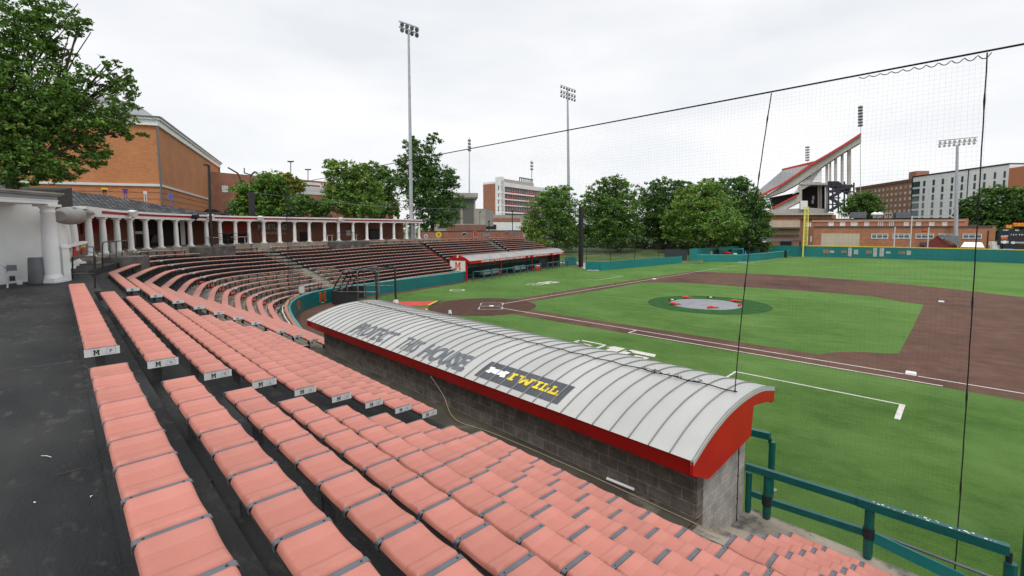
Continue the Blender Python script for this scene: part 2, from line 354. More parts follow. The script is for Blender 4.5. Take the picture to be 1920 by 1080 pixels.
# painted conference letters "B1G" beside the first base line, and the slab on the third base side
def paint_b1g(org,ux,uy,h,name):
    mb=MB(); O=Vector((*org,.009)); U=Vector((*ux,0)); Vv=Vector((*uy,0))
    fn=lambda a,b:O+U*a+Vv*b
    for (x0,y0,x1,y1) in ((0,0,1.5,.14),(0,1.36,1.5,1.5),(0,0,.14,.5),(0,1.,.14,1.5),(.0,.5,.3,.56),(.0,.94,.3,1.),(.5,.5,1.05,.6),(.5,.9,1.05,1.),(.5,.5,.6,1.),(1.0,.5,1.1,1.),(1.45,.1,1.6,1.4)):
        mb.poly([fn(x0*h,y0*h),fn(x1*h,y0*h),fn(x1*h,y1*h),fn(x0*h,y1*h)])
    mb.poly([fn(2.0*h,0),fn(2.55*h,0),fn(2.55*h,1.5*h),fn(1.95*h,1.5*h),fn(1.72*h,1.12*h),fn(2.0*h,1.12*h)])
    for q in ([(2.85,0),(4.1,0),(4.1,.3),(2.85,.3)],[(2.7,.2),(3.1,.3),(3.1,1.2),(2.7,1.3)],[(2.75,1.08),(4.2,1.08),(4.05,1.5),(2.85,1.5)],[(3.7,.3),(4.1,.3),(4.1,.85),(3.45,.85),(3.45,.62),(3.7,.62)]):
        mb.poly([fn(a*h,b*h) for a,b in q])
    return tag(mb.build(name,m_line),kind='structure')
paint_b1g((12.6,-6.1),(1,0),(0,1),1.18,'painted_field_letters')
paint_b1g((-6.4,12.6),(0,1),(-1,0),1.05,'painted_field_letters')
# bases and plate
hp=MB(); hp.ext([(0,0,.009),(.3,0,.009),(.43,.13,.009),(.13,.43,.009),(0,.3,.009)],(0,0,.02)); tag(hp.build('home_plate',m_white),'white five sided home plate in the clay circle','home plate')
for nm,x,y in (('first',27.24,.19),('second',27.43,27.43),('third',.19,27.24)):
    b=MB(); s=.2; b.hexa([(-s,-s,0),(s,-s,0),(s,s,0),(-s,s,0)],[(-s*.88,-s*.88,.085),(s*.88,-s*.88,.085),(s*.88,s*.88,.085),(-s*.88,s*.88,.085)])
    o=b.build('base_bag',m_white); o.location=(x,y,.008)
    tag(o,{'first':'white base bag on the chalk line nearest the camera','second':'white base bag out on the far clay, off any chalk line','third':'white base bag on the far chalk line'}[nm],'base','white bases on the infield')
# mound cover with red weights
mc=MB(); c0=(12.75,12.75)
rs=[(2.85,.01),(2.75,.035),(2.1,.10),(1.2,.2),(.5,.25),(0.05,.255)]
vs=[];fs=[];n=40
for r,z in rs:
    for k in range(n): a=2*math.pi*k/n; vs.append((c0[0]+r*math.cos(a)*(1+.012*math.sin(5*a)),c0[1]+r*math.sin(a),z+.008*math.sin(3*a+r*4)))
for i in range(len(rs)-1):
    for k in range(n): fs.append((i*n+k,i*n+(k+1)%n,(i+1)*n+(k+1)%n,(i+1)*n+k))
mc.add(vs,fs,0,True); mc.poly(vs[-n:])
tag(mc.build('mound_cover',M('grey_tarp',(.26,.27,.29),.6,(.21,.22,.235),1.2)),'round grey tarp covering the pitcher mound','tarp')
mr_=M('red_sack',(.62,.045,.03),.55,(.5,.03,.02),8)
for i,(px,py,t,l) in enumerate(((1289,559,'red sandbag on the far left rim of the mound tarp',0),(1266,571,'red sandbag on the near left rim of the mound tarp',0),(1337,578,'red sandbag at the nearest rim of the mound tarp',0),(1381,565.5,'red sandbag on the far right rim of the mound tarp',0),(1387.5,573.5,'short red sandbag at the right tip of the mound tarp',1))):
    p=G(px,py,.06); b=MB(); L_=.28 if l else .5
    b.tube([(-L_,0,.06),(-L_*.8,0,.1),(-.1,.03,.11),(L_*.3,0,.06),(L_*.5,0,.08),(L_,0,.04)],[.02,.09,.13,.05,.08,.015],10)
    o=b.build('sandbag',mr_); o.location=(p.x,p.y,.05); o.rotation_euler=(0,0,YAW*-1+(.9 if l else random.uniform(-.2,.2))); tag(o,t,'sandbag','red sandbags weighting the mound tarp')
for px,py,t in ((1260,562.5,'black and white strap bundle lying on the left rim of the mound tarp'),(1332,558,'black and white strap bundle lying on the far rim of the mound tarp')):
    p=G(px,py,.08); b=MB(); b.box(-.3,-.12,-.08,.08,0,.1,0);b.box(-.12,.14,-.07,.07,0,.07,1);b.box(.14,.32,-.07,.07,0,.1,0)
    o=b.build('strap_bundle',[m_blk,m_white]); o.location=(p.x,p.y,.09); o.rotation_euler=(0,0,-YAW); tag(o,t,'strap bundle')
# red swing mats behind home plate
m_mat=M('red_mat',(.60,.06,.05),.7,(.5,.045,.035),1.5)
for tri,tip,t in ((((686,567.5),(822,564.5),(806,572.5),(742,576)),((822,564.5),(828,563.4),(812,571.8),(806,572.5)),'long red arrow shaped mat with black tip on the turf behind home plate'),
                  (((764,577),(803,579.5),(797,586.5),(782,585.5)),((803,579.5),(808,580.2),(802,587.2),(797,586.5)),'short red arrow shaped mat showing above the grey dugout roof')):
    root=thing('field_mat',t,'mat',tuple(G(tri[0][0],tri[0][1],0)),group='red arrow mats behind home plate')
    b=MB(); b.ext([G(x,y,.012) for x,y in tri],(0,0,.02)); sub('mat_panel',b,m_mat,root)
    b=MB(); q=[G(x,y,.013) for x,y in tip]; b.ext(q,(0,0,.024)); sub('mat_tip',b,m_gold if 0 else m_blk,root)
    b=MB(); e0,e1=Vector(q[0]),Vector(q[3]); dd=(Vector(G(tri[0][0],tri[0][1],0))-e0).normalized()*.22
    b.ext([e0,e1,e1+dd,e0+dd],(0,0,.028)); sub('mat_stripe',b,m_gold,root)

# ------------------------------------------------ the stepped stand
SEATZ=lambda k:1.8+.25*k
FZ=lambda k:1.38+.25*k
def DK(k): return 1.12+.54*k
st=MB()
def slist(s0,s1,step=1.2):
    L=[s0]+[x for x in SS if s0+.05<x<s1-.05]+[s1]; o=[]
    for i in range(len(L)-1):
        n=max(1,int((L[i+1]-L[i])/step)); o+=[L[i]+(L[i+1]-L[i])*j/n for j in range(n)]
    return o+[s1]
def P3(s,d,z): x,y=PS(s,d); return (x,y,z+DZ(s,z))
def tread(s0,s1,d0,d1,z,zlow,mi=0,step=1.2):
    q=slist(s0,s1,step)
    for a,b in zip(q,q[1:]):
        if mi==1 and a>52 and d0>.5: mi=0
        st.quad(P3(a,d0,z),P3(a,d1,z),P3(b,d1,z),P3(b,d0,z),mi)
        st.quad(P3(a,d0,zlow),P3(a,d0,z),P3(b,d0,z),P3(b,d0,zlow),mi)
    for s in (s0,s1): st.quad(P3(s,d0,z),P3(s,d1,z),(*PS(s,d1),.0),(*PS(s,d0),.0),mi)
DUG0,DUG1=8.0,22.75
ENDS=lambda k:92.3+.64*(13-k)
NEAR=.19   # the straight section sits a hand's breadth farther out than the round one
def stands(s0,s1,kmin,kmax=13):
    for k in range(kmin,kmax+1):
        e=s1(k) if callable(s1) else s1; h_=NEAR if s0<20 else 0
        d0=DK(k)-.36+h_; d1=h_+DK(k)+.18 if k<13 else DK(k)+.34
        dk=0 if (k>=8 or (s0<20 and k>=5)) else 1
        tread(s0,e,d0,d1,FZ(k),FZ(k)-.25,dk)
stands(-2,DUG0,0);stands(DUG0,DUG1,5);stands(DUG1,S3B+1.2,0);stands(S3B+1.2,ENDS,5)
tread(-2,DUG0,.0,DK(0)-.36+NEAR,1.28,0,1); tread(DUG0,DUG1,2.0,DK(5)-.36+NEAR,1.98,0,2); tread(DUG1,S3B+1.2,.1,DK(0)-.36,1.18,0,1)
# steps dropping from the walk behind the near dugout to the rail side
tread(DUG0,DUG0+.01,2.0,3.4,1.98,0,1)
# riser below row F along the walk
gs=st.build('grandstand',[m_dark,m_conc,M('damp_concrete',(.085,.078,.055),.85,(.05,.045,.035),1.2,detail=9,bump=.25,bscale=20,col3=(.19,.17,.14),scale3=1.3,lo3=.58,hi3=.7)]); tag(gs,'stepped concrete grandstand curving from the foreground behind home plate to the third base side','grandstand')
# upper walks
wk=MB()
q=slist(-3,31,3)
for a,b in zip(q,q[1:]): wk.quad(P3(a,8.45,4.62),P3(a,16,4.62),P3(b,16,4.62),P3(b,8.45,4.62))
q=slist(31,36.2,1)
for a,b in zip(q,q[1:]): wk.quad(P3(a,8.45,4.621),P3(a,16,4.621),P3(b,16,4.621),P3(b,8.45,4.621))
tag(wk.build('walkway',m_dark),kind='structure')
w2=MB()
q=slist(35.4,72,2)
CF=4.93
for a,b in zip(q,q[1:]):
    w2.quad((*PS(a,8.46),CF),(*PS(a,14.5),CF),(*PS(b,14.5),CF),(*PS(b,8.46),CF)); w2.quad((*PS(a,8.46),3.5),(*PS(a,8.46),CF),(*PS(b,8.46),CF),(*PS(b,8.46),3.5))
w2.quad((*PS(35.4,8.46),4.3),(*PS(35.4,14.5),4.3),(*PS(35.4,14.5),CF),(*PS(35.4,8.46),CF))
tag(w2.build('colonnade_floor',m_conc),kind='structure')
# field wall with padded cap
def curve_wall(name,s0,s1,z0,z1,t,mat,label,cat,capmat=None,d=0,step=.5):
    root=thing(name,label,cat,(*PS(s0,d),z0)); b=MB(); c=MB(); q=slist(s0,s1,step)
    for a,e in zip(q,q[1:]):
        A0,A1,B0,B1=PS(a,d),PS(a,d+t),PS(e,d),PS(e,d+t)
        b.hexa([(*A0,z0),(*A1,z0),(*B1,z0),(*B0,z0)],[(*A0,z1),(*A1,z1),(*B1,z1),(*B0,z1)])
    sub('wall_pad',b,mat,root)
    if capmat:
        c.tube([(*PS(s,d+t*.45),z1+.0) for s in q],t*.62,8); sub('top_pad',c,capmat,root)
    return root
fwall=curve_wall('padded_wall',DUG1-.3,S3B+1.0,0,1.16,.13,m_teal,'low curved teal padded wall between home plate and the benches','wall',m_teal_l)
# marks on the wall: slab M and an oval emblem
def mark_wall(px,py,wd,hg,kind):
    # find s for this picture column on the wall face
    lo,hi=SK,90
    for _ in range(40):
        m=(lo+hi)/2; x,y=PS(m,0); d=Vector((x,y,.6))-CAM
        X=VX+F*d.dot(rt)/d.dot(fw)
        if X<px: lo=m
        else: hi=m
    s0=lo; x,y=PS(s0,-.012)
    fn=lambda a,b:Vector((*PS(s0-wd/2+a if 0 else s0-wd/2+a,-.012),.28+b))
    b=MB(); slab_m(b,fn,wd,hg); sub('letter_mark',b,m_orange,fwall)
    fn2=lambda a,b:Vector((*PS(s0-wd/2-.03+a,-.007),.25+b))
    b=MB(); slab_m(b,fn2,wd+.06,hg+.06); sub('letter_edge',b,m_gold,fwall)
    b=MB(); fn3=lambda a,b:Vector((*PS(s0-.22+a,-.012),.12+b)); b.poly([fn3(0,0),fn3(.44,0),fn3(.44,.07),fn3(0,.07)]); sub('name_strip',b,m_plate,fwall)
mark_wall(604.5,556,.85,.72,0)
# oval emblem
lo,hi=SK,60
for _ in range(40):
    m=(lo+hi)/2; x,y=PS(m,0); d=Vector((x,y,.6))-CAM
    if VX+F*d.dot(rt)/d.dot(fw)<560.5: lo=m
    else: hi=m
b=MB(); fn=lambda a,c:Vector((*PS(lo+a,-.012),.62+c))
for i in range(16):
    a0,a1=2*math.pi*i/16,2*math.pi*(i+1)/16
    b.poly([fn(.3*math.cos(a0),.36*math.sin(a0)),fn(.3*math.cos(a1),.36*math.sin(a1)),fn(.14*math.cos(a1),.18*math.sin(a1)),fn(.14*math.cos(a0),.18*math.sin(a0))])
for x0 in(-.42,-.36): b.poly([fn(x0,-.36),fn(x0+.1,-.36),fn(x0+.1,.36),fn(x0,.36)])
sub('round_emblem',b,m_orange,fwall)
# pipes and ledge behind the wall
b=MB()
for a,e in zip(slist(DUG1-.5,44,.6),slist(DUG1-.5,44,.6)[1:]):
    b.hexa([(*PS(a,.16),1.0),(*PS(a,.34),1.0),(*PS(e,.34),1.0),(*PS(e,.16),1.0)],[(*PS(a,.16),1.26),(*PS(a,.34),1.3),(*PS(e,.34),1.3),(*PS(e,.16),1.26)])
tag(b.build('wall_curb',M('peach_conduit',(.42,.17,.10),.7,(.33,.2,.14),3)),'faded orange curb strip running just behind the curved teal wall','curb')
for dd,mt,t in ((.46,m_white,'thin white pipe laid behind the orange curb strip'),(.58,m_blk,'thin black cable laid beside the white pipe behind the wall')):
    b=MB(); b.tube([Vector((*PS(s,dd),1.30+DZ(s,1.3)*.4)) for s in slist(DUG1-.4,40,.6)],.028,6); tag(b.build('pipe' if mt is m_white else 'cable',mt),t,'pipe' if mt is m_white else 'cable')

# ------------------------------------------------ benches
NAMES='ABCDEFGHJKLMNP'
MOD=.457
# one moulded seat, its long side across the plank
def seat_mesh():
    W_=.142; us=[0,.004,.010,.018,.03]; 
    gs_=[.135+i*.0155 for i in range(11)]
    for g0 in gs_: us+=[g0-.0042,g0,g0+.0042]
    us+=[.06,.09,.12,.33,.37,.40,MOD-.072,MOD-.058,MOD-.050,MOD-.045,MOD-.042]
    us=sorted(set(us)); vs_=[-W_,-W_+.004,-W_+.012,-W_+.026,-.07,0,.07,W_-.026,W_-.012,W_-.004,W_]
    Um=MOD-.042
    def h(u,v):
        t=u/Um; z=.036-.018*math.sin(math.pi*t)**.9
        e=min(u,Um-u); 
        if e<.03: z-=.03*(1-e/.03)**2.4
        ev=W_-abs(v)
        if ev<.026: z-=.036*(1-ev/.026)**3
        z-=.006*math.cos(v/W_*1.5)*math.sin(math.pi*t)
        for g0 in gs_:
            if abs(u-g0)<.001 and ev>.004: z-=.0055
        return z
    b=MB(); n=len(vs_); pts=[(u,v,h(u,v)) for u in us for v in vs_]
    b.add(pts,[(i*n+j,(i+1)*n+j,(i+1)*n+j+1,i*n+j+1) for i in range(len(us)-1) for j in range(n-1)],0,True)
    lowz=-.02
    for i in range(len(us)-1):
        for j,sg in ((0,1),(n-1,-1)):
            a=pts[i*n+j];c=pts[(i+1)*n+j]; q=[(a[0],a[1],lowz),(c[0],c[1],lowz),c,a]; b.quad(*(q if sg>0 else q[::-1]))
    return b
def strap_mesh():
    b=MB(); w=.021; L_=.148
    prof=[(-L_,-.035),(-L_,.004),(-L_+.006,.012),(-L_+.018,.015),(L_-.018,.015),(L_-.006,.012),(L_,.004),(L_,-.035)]
    for (y0,z0),(y1,z1) in zip(prof,prof[1:]):
        b.quad((-w,y0,z0),(w,y0,z0),(w,y1,z1),(-w,y1,z1)); 
        b.quad((w,y0,z0),(w,y0,z0-.006),(w,y1,z1-.006),(w,y1,z1)); b.quad((-w,y0,z0),(-w,y1,z1),(-w,y1,z1-.006),(-w,y0,z0-.006))
    b.lathe((0,-L_+.04,.0145),[(.006,0),(.006,.003),(.0,.004)],8,1); b.lathe((0,L_-.04,.0145),[(.006,0),(.006,.003),(.0,.004)],8,1)
    return b
proto_seat=seat_mesh().build('seat_panel',m_seat,uv=False); proto_strap=strap_mesh().build('strap',[m_strap,m_blk],uv=False)
lb=MB(); lb.box(-.03,.03,-.10,.10,-.085,-.07); lb.hexa([(-.025,-.04,-.42),(.025,-.04,-.42),(.025,.04,-.42),(-.025,.04,-.42)],[(-.025,-.05,-.08),(.025,-.05,-.08),(.025,.05,-.08),(-.025,.05,-.08)])
proto_leg=lb.build('leg',m_leg,uv=False)
def end_plate(root,k,out=1,letter=True,loc=(0,0,0)):
    b=MB(); b.box(-.006,.006,-.15,.15,-.075,.012); o=b.build('end_plate',m_plate,root,uv=False); o.location=loc
    if letter:
        fn=lambda a,c:Vector((out*.0085,(-.075+a)*-out*-1 if out<0 else -.075+a,-.062+c))
        c=MB(); slab_m(c,fn,.052,.058); t=c.build('letter_mark',m_letk,o,uv=False)
        c=MB(); fit_text(c,NAMES[k],lambda a,e:Vector((out*.0085,.062+a,-.05+e)),.024,.034); c.build('row_letter',m_letk,o,uv=False)
        c=MB()
        for y0,y1,z0,z1 in ((.035,.115,-.006,-.004),(.035,.115,-.062,-.060),(.035,.037,-.062,-.004),(.113,.115,-.062,-.004)): c.box(.0065,.0075,y0,y1,z0,z1)
        c.build('letter_frame',m_strap,o,uv=False)
    return o
d1=Vector((SEG[0][0],SEG[0][1],0)); rz1=math.atan2(-d1.y,-d1.x)   # local +x points back to the camera end (falling s)
ORD=['lowest','second lowest','third lowest','fourth lowest','fifth lowest','sixth lowest','seventh lowest','eighth lowest','ninth lowest','tenth lowest','eleventh lowest','twelfth lowest']
def full_bench(s_far,s_near,k,label,group,plate):
    d=DK(k)+(NEAR if k>=5 else .08); z=SEATZ(k)-.03; x,y=PS(s_far,d); n=int((s_far-s_near)/MOD)
    root=thing('bench',label,'bench',(x,y,z),rz1,group)
    b=MB(); Lb=n*MOD; b.box(.0,Lb,-.135,.135,-.06,-.022); b.build('frame',m_frame,root,uv=False)
    # local y+ points toward the field on this side
    for i in range(n):
        put(proto_seat,'seat_panel',root,(i*MOD+.021,0,random.uniform(-.0015,.0015)),random.uniform(-.003,.003))
    for i in range(n+1): put(proto_strap,'strap',root,(i*MOD,0,0),0)
    j=.7
    while j<Lb: put(proto_leg,'leg',root,(j,0,0)); j+=1.85
    if plate: end_plate(root,k,1,True,(Lb+.02,0,0))
    return root
DOWN=['topmost','second','third','fourth','fifth','sixth','seventh','eighth','ninth','tenth','eleventh','twelfth','thirteenth','fourteenth']
XS=lambda x:(34-x)/.999
for i,k in enumerate(range(13,4,-1)):
    xe=21.5+.055*(13-k)
    far=12.75 if k>11 else 11.95; XD=lambda x:(34-x-.0457*(DK(k)+NEAR))/.999
    full_bench(XD(far),XD(xe),k,'salmon bench ending in the white plate lettered M %s beside the near aisle'%NAMES[k],'benches left of the near aisle',True)
for i,k in enumerate(range(13,-1,-1)):
    xs=22.45+.055*(13-k) if k>=5 else 27.03; XD=lambda x:(34-x-.0457*(DK(k)+NEAR if k>=5 else 0))/.999
    xn=31.2
    full_bench(XD(xs),XS(xn),k,('foreground salmon bench, %s counting down from the black walkway'%(DOWN[i] if i else 'first')) if k>=5 else 'salmon bench right of the dugout steps, %s counting up from the teal rail'%(['first','second','third','fourth','fifth'][k]),'foreground benches',False)
for o in (proto_seat,proto_strap,proto_leg): bpy.data.objects.remove(o)
def curved_bench(s0,s1,k,label,group,legs=True,plate=True):
    d=DK(k); z0=SEATZ(k); x,y,z=P3(s0,d,z0); root=thing('bench',label,'bench',(x,y,z),0,group)
    # true length along this row
    q=slist(s0,s1,.05); cum=[0]
    for a,b_ in zip(q,q[1:]): cum.append(cum[-1]+math.dist(PS(a,d),PS(b_,d)))
    def sat(l):
        lo_,hi_=0,len(cum)-1
        while hi_-lo_>1:
            m_=(lo_+hi_)//2
            if cum[m_]<l: lo_=m_
            else: hi_=m_
        return q[lo_]+(q[hi_]-q[lo_])*(l-cum[lo_])/max(1e-6,cum[hi_]-cum[lo_])
    n=max(2,int(cum[-1]/MOD)); b=MB(); g=MB(); w=.14
    for i in range(n):
        l0=i*MOD; ks=[(.017,-.012),(.03,.004),(.12,-.004),(.23,-.010),(.33,-.005),(.415,.003),(.44,-.012)]
        rows=[]
        for u,h in ks:
            s=sat(l0+u); zz=z+DZ(s,z0)-DZ(s0,z0)
            rows.append([(*PS(s,d-w),zz+h-.035),(*PS(s,d-w+.012),zz+h-.004),(*PS(s,d-w+.05),zz+h),(*PS(s,d+w-.05),zz+h),(*PS(s,d+w-.012),zz+h-.004),(*PS(s,d+w),zz+h-.035)])
        vs=[p for r in rows for p in r]; b.add(vs,[(a*6+c,a*6+c+1,(a+1)*6+c+1,(a+1)*6+c) for a in range(len(rows)-1) for c in range(5)],0,True)
        for r in (rows[0],rows[-1]): b.poly(r)
        if i: 
            s=sat(l0); zz=z+DZ(s,z0)-DZ(s0,z0); s2=sat(l0+.017); s1_=sat(l0-.017)
            g.quad((*PS(s1_,d-w),zz-.014),(*PS(s2,d-w),zz-.014),(*PS(s2,d+w),zz-.014),(*PS(s1_,d+w),zz-.014))
    b.add(g.v,g.f,1); sub('seat',b,[m_seat if legs==1 else m_seatf,m_strap],root,uv=False)
    f=MB(); qs=[sat(i*.6) for i in range(int(cum[-1]/.6)+1)]+[sat(n*MOD)]
    for a,e in zip(qs,qs[1:]):
        za=z+DZ(a,z0)-DZ(s0,z0); ze=z+DZ(e,z0)-DZ(s0,z0)
        f.hexa([(*PS(a,d-w+.006),za-.085),(*PS(a,d+w-.006),za-.085),(*PS(e,d+w-.006),ze-.085),(*PS(e,d-w+.006),ze-.085)],[(*PS(a,d-w+.006),za-.03),(*PS(a,d+w-.006),za-.03),(*PS(e,d+w-.006),ze-.03),(*PS(e,d-w+.006),ze-.03)])
    l=.5; lg=f
    while l<cum[-1]:
        s=sat(l); zz=z+DZ(s,z0)-DZ(s0,z0); xx,yy=PS(s,d)
        one=MB() if legs else lg; one.beam((xx,yy,zz-.42),(xx,yy,zz-.08),.06,.07)
        if legs: sub('leg',one,m_leg,root,uv=False)
        l+=1.25
    sub('frame',f,m_frame,root,uv=False)
    if plate:
        xx,yy=PS(s0-.02,d); xb,yb=PS(s0+.3,d); a=math.atan2(yb-yy,xb-xx)
        pb=MB(); pb.box(-.01,.01,-.15,.15,-.08,.01); o=pb.build('end_plate',m_plate,root,uv=False); o.location=(xx-x,yy-y,0); o.rotation_euler=(0,0,a)
        c=MB(); slab_m(c,lambda p,r:Vector((-.012,.05-p,-.065+r)),.055,.06); c.build('letter_mark',m_letk,o,uv=False)
    return root
for i,k in enumerate(range(11,-1,-1)):
    s0=XS(10.35) if k>=5 else DUG1+.1
    if k in (9,8,7,6): s0+=0
    e=39.2+(0 if k>5 else (5-k)*.25)
    curved_bench(s0,e,k,'bent salmon bench, %s counting down, between the handrail and the first curved aisle'%('first' if i==0 else DOWN[i]),'bent benches past the handrail',True,True)
A3=lambda k:39.75+(0 if k>5 else (5-k)*.27)
A4=lambda k:49.15+(13-k)*.1
for i,k in enumerate(range(13,-1,-1)):
    D_='first' if i==0 else DOWN[i]
    if k>=12:   # interrupted by the concrete platform
        curved_bench(A3(k),44.35 if k==13 else 44.6,k,'%s curved bench from the top, short piece left of the nearer concrete platform'%D_,'curved benches behind home plate',2,True)
        curved_bench(46.75,A4(k)-.75,k,'%s curved bench from the top, short piece right of the nearer concrete platform'%D_,'curved benches behind home plate',2,False)
    else: curved_bench(A3(k),A4(k)-.75,k,'%s curved bench from the top in the round part behind home plate'%D_,'curved benches behind home plate',2,True)
    if k>=12:
        curved_bench(A4(k),54.1,k,'%s bench from the top, piece left of the farther concrete platform'%D_,'benches facing the batting cage',False,True)
        curved_bench(58.9,66.9,k,'%s bench from the top, piece right of the farther concrete platform'%D_,'benches facing the batting cage',False,False)
    else: curved_bench(A4(k),66.7,k,'%s bench from the top in the long section facing the batting cage'%D_,'benches facing the batting cage',False,True)
    if k>=5:
        curved_bench(67.7,81.8,k,'%s bench from the top in the section behind the far dugout, left of its aisle'%D_,'benches behind the far dugout',False,True)
        curved_bench(82.8,ENDS(k)-.4,k,'%s bench from the top in the end section right of the last aisle'%D_,'benches in the end section',False,True)
# aisle half steps
m_redstep=M('red_step_paint',(.42,.03,.025),.7,(.3,.03,.025),3); m_pale=M('pale_step',(.42,.39,.32),.9,(.3,.28,.24),3)
def aisle(fn,off,w,mat,ks,label):
    b=MB(); 
    for k in ks:
        s=fn(k)+off; d=DK(k)+.18; z=FZ(k)
        a0,a1=PS(s,d-.27),PS(s,d);b0,b1=PS(s+w,d-.27),PS(s+w,d); zz=z+DZ(s,z)
        b.hexa([(*a0,zz-.02),(*a1,zz-.02),(*b1,zz-.02),(*b0,zz-.02)],[(*a0,zz+.125),(*a1,zz+.125),(*b1,zz+.125),(*b0,zz+.125)])
    tag(b.build('aisle_steps',mat),label,'steps')
aisle(lambda k:A3(k),-.75,.72,m_redstep,range(0,8),'red painted half steps in the first curved aisle')
aisle(lambda k:A4(k),-.74,.9,m_pale,range(0,13),'pale worn half steps in the aisle left of the batting cage')
aisle(lambda k:66.75,0,.85,m_redstep,range(0,13),'reddish half steps in the aisle running down to the far dugout')
aisle(lambda k:81.85,0,.9,m_pale,range(5,13),'grey half steps in the aisle above the far dugout roof')
# concrete platforms and ramp block
def cblock(name,s0,s1,d0,d1,z0,z1,label,mat=m_conc):
    b=MB(); q=slist(s0,s1,.8)
    for a,e in zip(q,q[1:]): b.hexa([(*PS(a,d0),z0),(*PS(a,d1),z0),(*PS(e,d1),z0),(*PS(e,d0),z0)],[(*PS(a,d0),z1),(*PS(a,d1),z1),(*PS(e,d1),z1),(*PS(e,d0),z1)])
    return tag(b.build(name,mat),label,'platform')
m_cd=M('dark_concrete',(.12,.115,.105),.9,(.06,.058,.055),2,detail=8,bump=.3,col3=(.25,.23,.2),scale3=1.2,lo3=.58,hi3=.7)
cblock('concrete_platform',44.75,46.6,7.2,8.45,3.9,4.88,'nearer dark concrete viewing platform set among the curved benches',m_cd)
cblock('concrete_platform',54.3,58.7,7.2,8.45,3.9,4.86,'farther dark concrete viewing platform among the benches',m_cd)
cblock('ramp_block',35.6,37.5,6.9,8.45,3.9,4.86,'dark concrete block with a handrail beside the ramp opening',m_cd)
# worn joints in the black walk
b=MB()
for pts in (((0,693),(60,688),(120,680),(176,673)),):
    P_=[G(x,y,4.624) for x,y in pts]
    for a,e in zip(P_,P_[1:]):
        n=Vector((-(e-a).y,(e-a).x,0)).normalized()*.008; b.quad(a-n,e-n,e+n,a+n)
tag(b.build('floor_joint',M('joint_dust',(.14,.13,.11),.9,(.03,.03,.03),6)),kind='structure')
for i,(x,y,l,t,mt) in enumerate(((87,857,.11,'tiny pale stick on the black walk',m_plate),(130,886,.14,'thin dark twig on the black walk',m_bark),(172,932,.02,'small pale pebble on the black walk beside the first foreground bench',m_white),(66,943,.015,'small pale pebble low on the black walk near the left edge',m_white))):
    b=MB(); b.tube([(-l/2,0,.005),(0,.004,.008),(l/2,0,.005)],[.002,.003,.002] if l>.05 else [.002,.0045,.002],6); o=b.build('debris' if l<.05 else 'twig',mt); o.location=G(x,y,4.624); o.rotation_euler=(0,0,.5+i); tag(o,t,'pebble' if l<.05 else 'twig')
# ------------------------------------------------ near dugout
PR=arc_in([(2.56,3.13),(2.07,3.34),(1.53,3.49),(1.13,3.55),(.69,3.58),(.21,3.57),(-.17,3.52),(-.66,3.40)],6)
def roofz(d):
    for (a,za),(b,zb) in zip(PR,PR[1:]):
        if b<=d<=a: return za+(zb-za)*(a-d)/(a-b)
    return PR[0][1] if d>PR[0][0] else PR[-1][1]
SR,SL=XS(26.15),XS(11.6)
dug=thing('dugout','long near dugout with curved grey standing seam roof, red trim and block walls','dugout',(*PS(SR,0),0))
P0=lambda s,d,z:(*PS(s,d),z)
b=MB()
nseam=41; 
for i in range(nseam):
    s0=SR+(SL-SR)*i/nseam; s1=SR+(SL-SR)*(i+1)/nseam
    for (a,za),(c,zc) in zip(PR,PR[1:]): b.add([P0(s0,a,za),P0(s1,a,za),P0(s1,c,zc),P0(s0,c,zc)],[(0,1,2,3)],0,False)
for i in range(nseam+1):
    s0=SR+(SL-SR)*i/nseam; h=.024; w=.008
    for (a,za),(c,zc) in zip(PR,PR[1:]):
        b.hexa([P0(s0-w,a,za),P0(s0+w,a,za),P0(s0+w,c,zc),P0(s0-w,c,zc)],[P0(s0-w,a,za+h),P0(s0+w,a,za+h),P0(s0+w,c,zc+h),P0(s0-w,c,zc+h)],1)
for s0,s1 in((SR-.02,SR+.03),(SL-.03,SL+.02)):
    for (a,za),(c,zc) in zip(PR,PR[1:]): b.hexa([P0(s0,a,za-.06),P0(s1,a,za-.06),P0(s1,c,zc-.06),P0(s0,c,zc-.06)],[P0(s0,a,za+.012),P0(s1,a,za+.012),P0(s1,c,zc+.012),P0(s0,c,zc+.012)],0)
sub('roof',b,[m_roof,m_seam],dug)
b=MB(); # under deck
for (a,za),(c,zc) in list(zip(PR[::3],PR[3::3]))[2:]: b.quad(P0(SR,a,za-.10),P0(SL,a,za-.10),P0(SL,c,zc-.10),P0(SR,c,zc-.10))
sub('roof_underside',b,m_plate,dug)
b=MB(); b.hexa([P0(SR,2.38,2.84),P0(SL,2.38,2.84),P0(SL,2.45,2.84),P0(SR,2.45,2.84)],[P0(SR,2.47,3.115),P0(SL,2.47,3.115),P0(SL,2.54,3.115),P0(SR,2.54,3.115)])
b.hexa([P0(SR,2.07,2.81),P0(SL,2.07,2.81),P0(SL,2.40,2.84),P0(SR,2.40,2.84)],[P0(SR,2.07,2.83),P0(SL,2.07,2.83),P0(SL,2.40,2.86),P0(SR,2.40,2.86)])
sub('rear_fascia',b,m_red,dug)
b=MB(); b.hexa([P0(SR,-.62,3.13),P0(SL,-.62,3.13),P0(SL,-.56,3.13),P0(SR,-.56,3.13)],[P0(SR,-.66,3.39),P0(SL,-.66,3.39),P0(SL,-.60,3.39),P0(SR,-.60,3.39)]); sub('front_fascia',b,m_red,dug)
low=[(-.65,3.13),(-.2,3.24),(.19,3.31),(.48,3.33),(.42,2.80),(2.07,2.66),(2.46,2.80)]
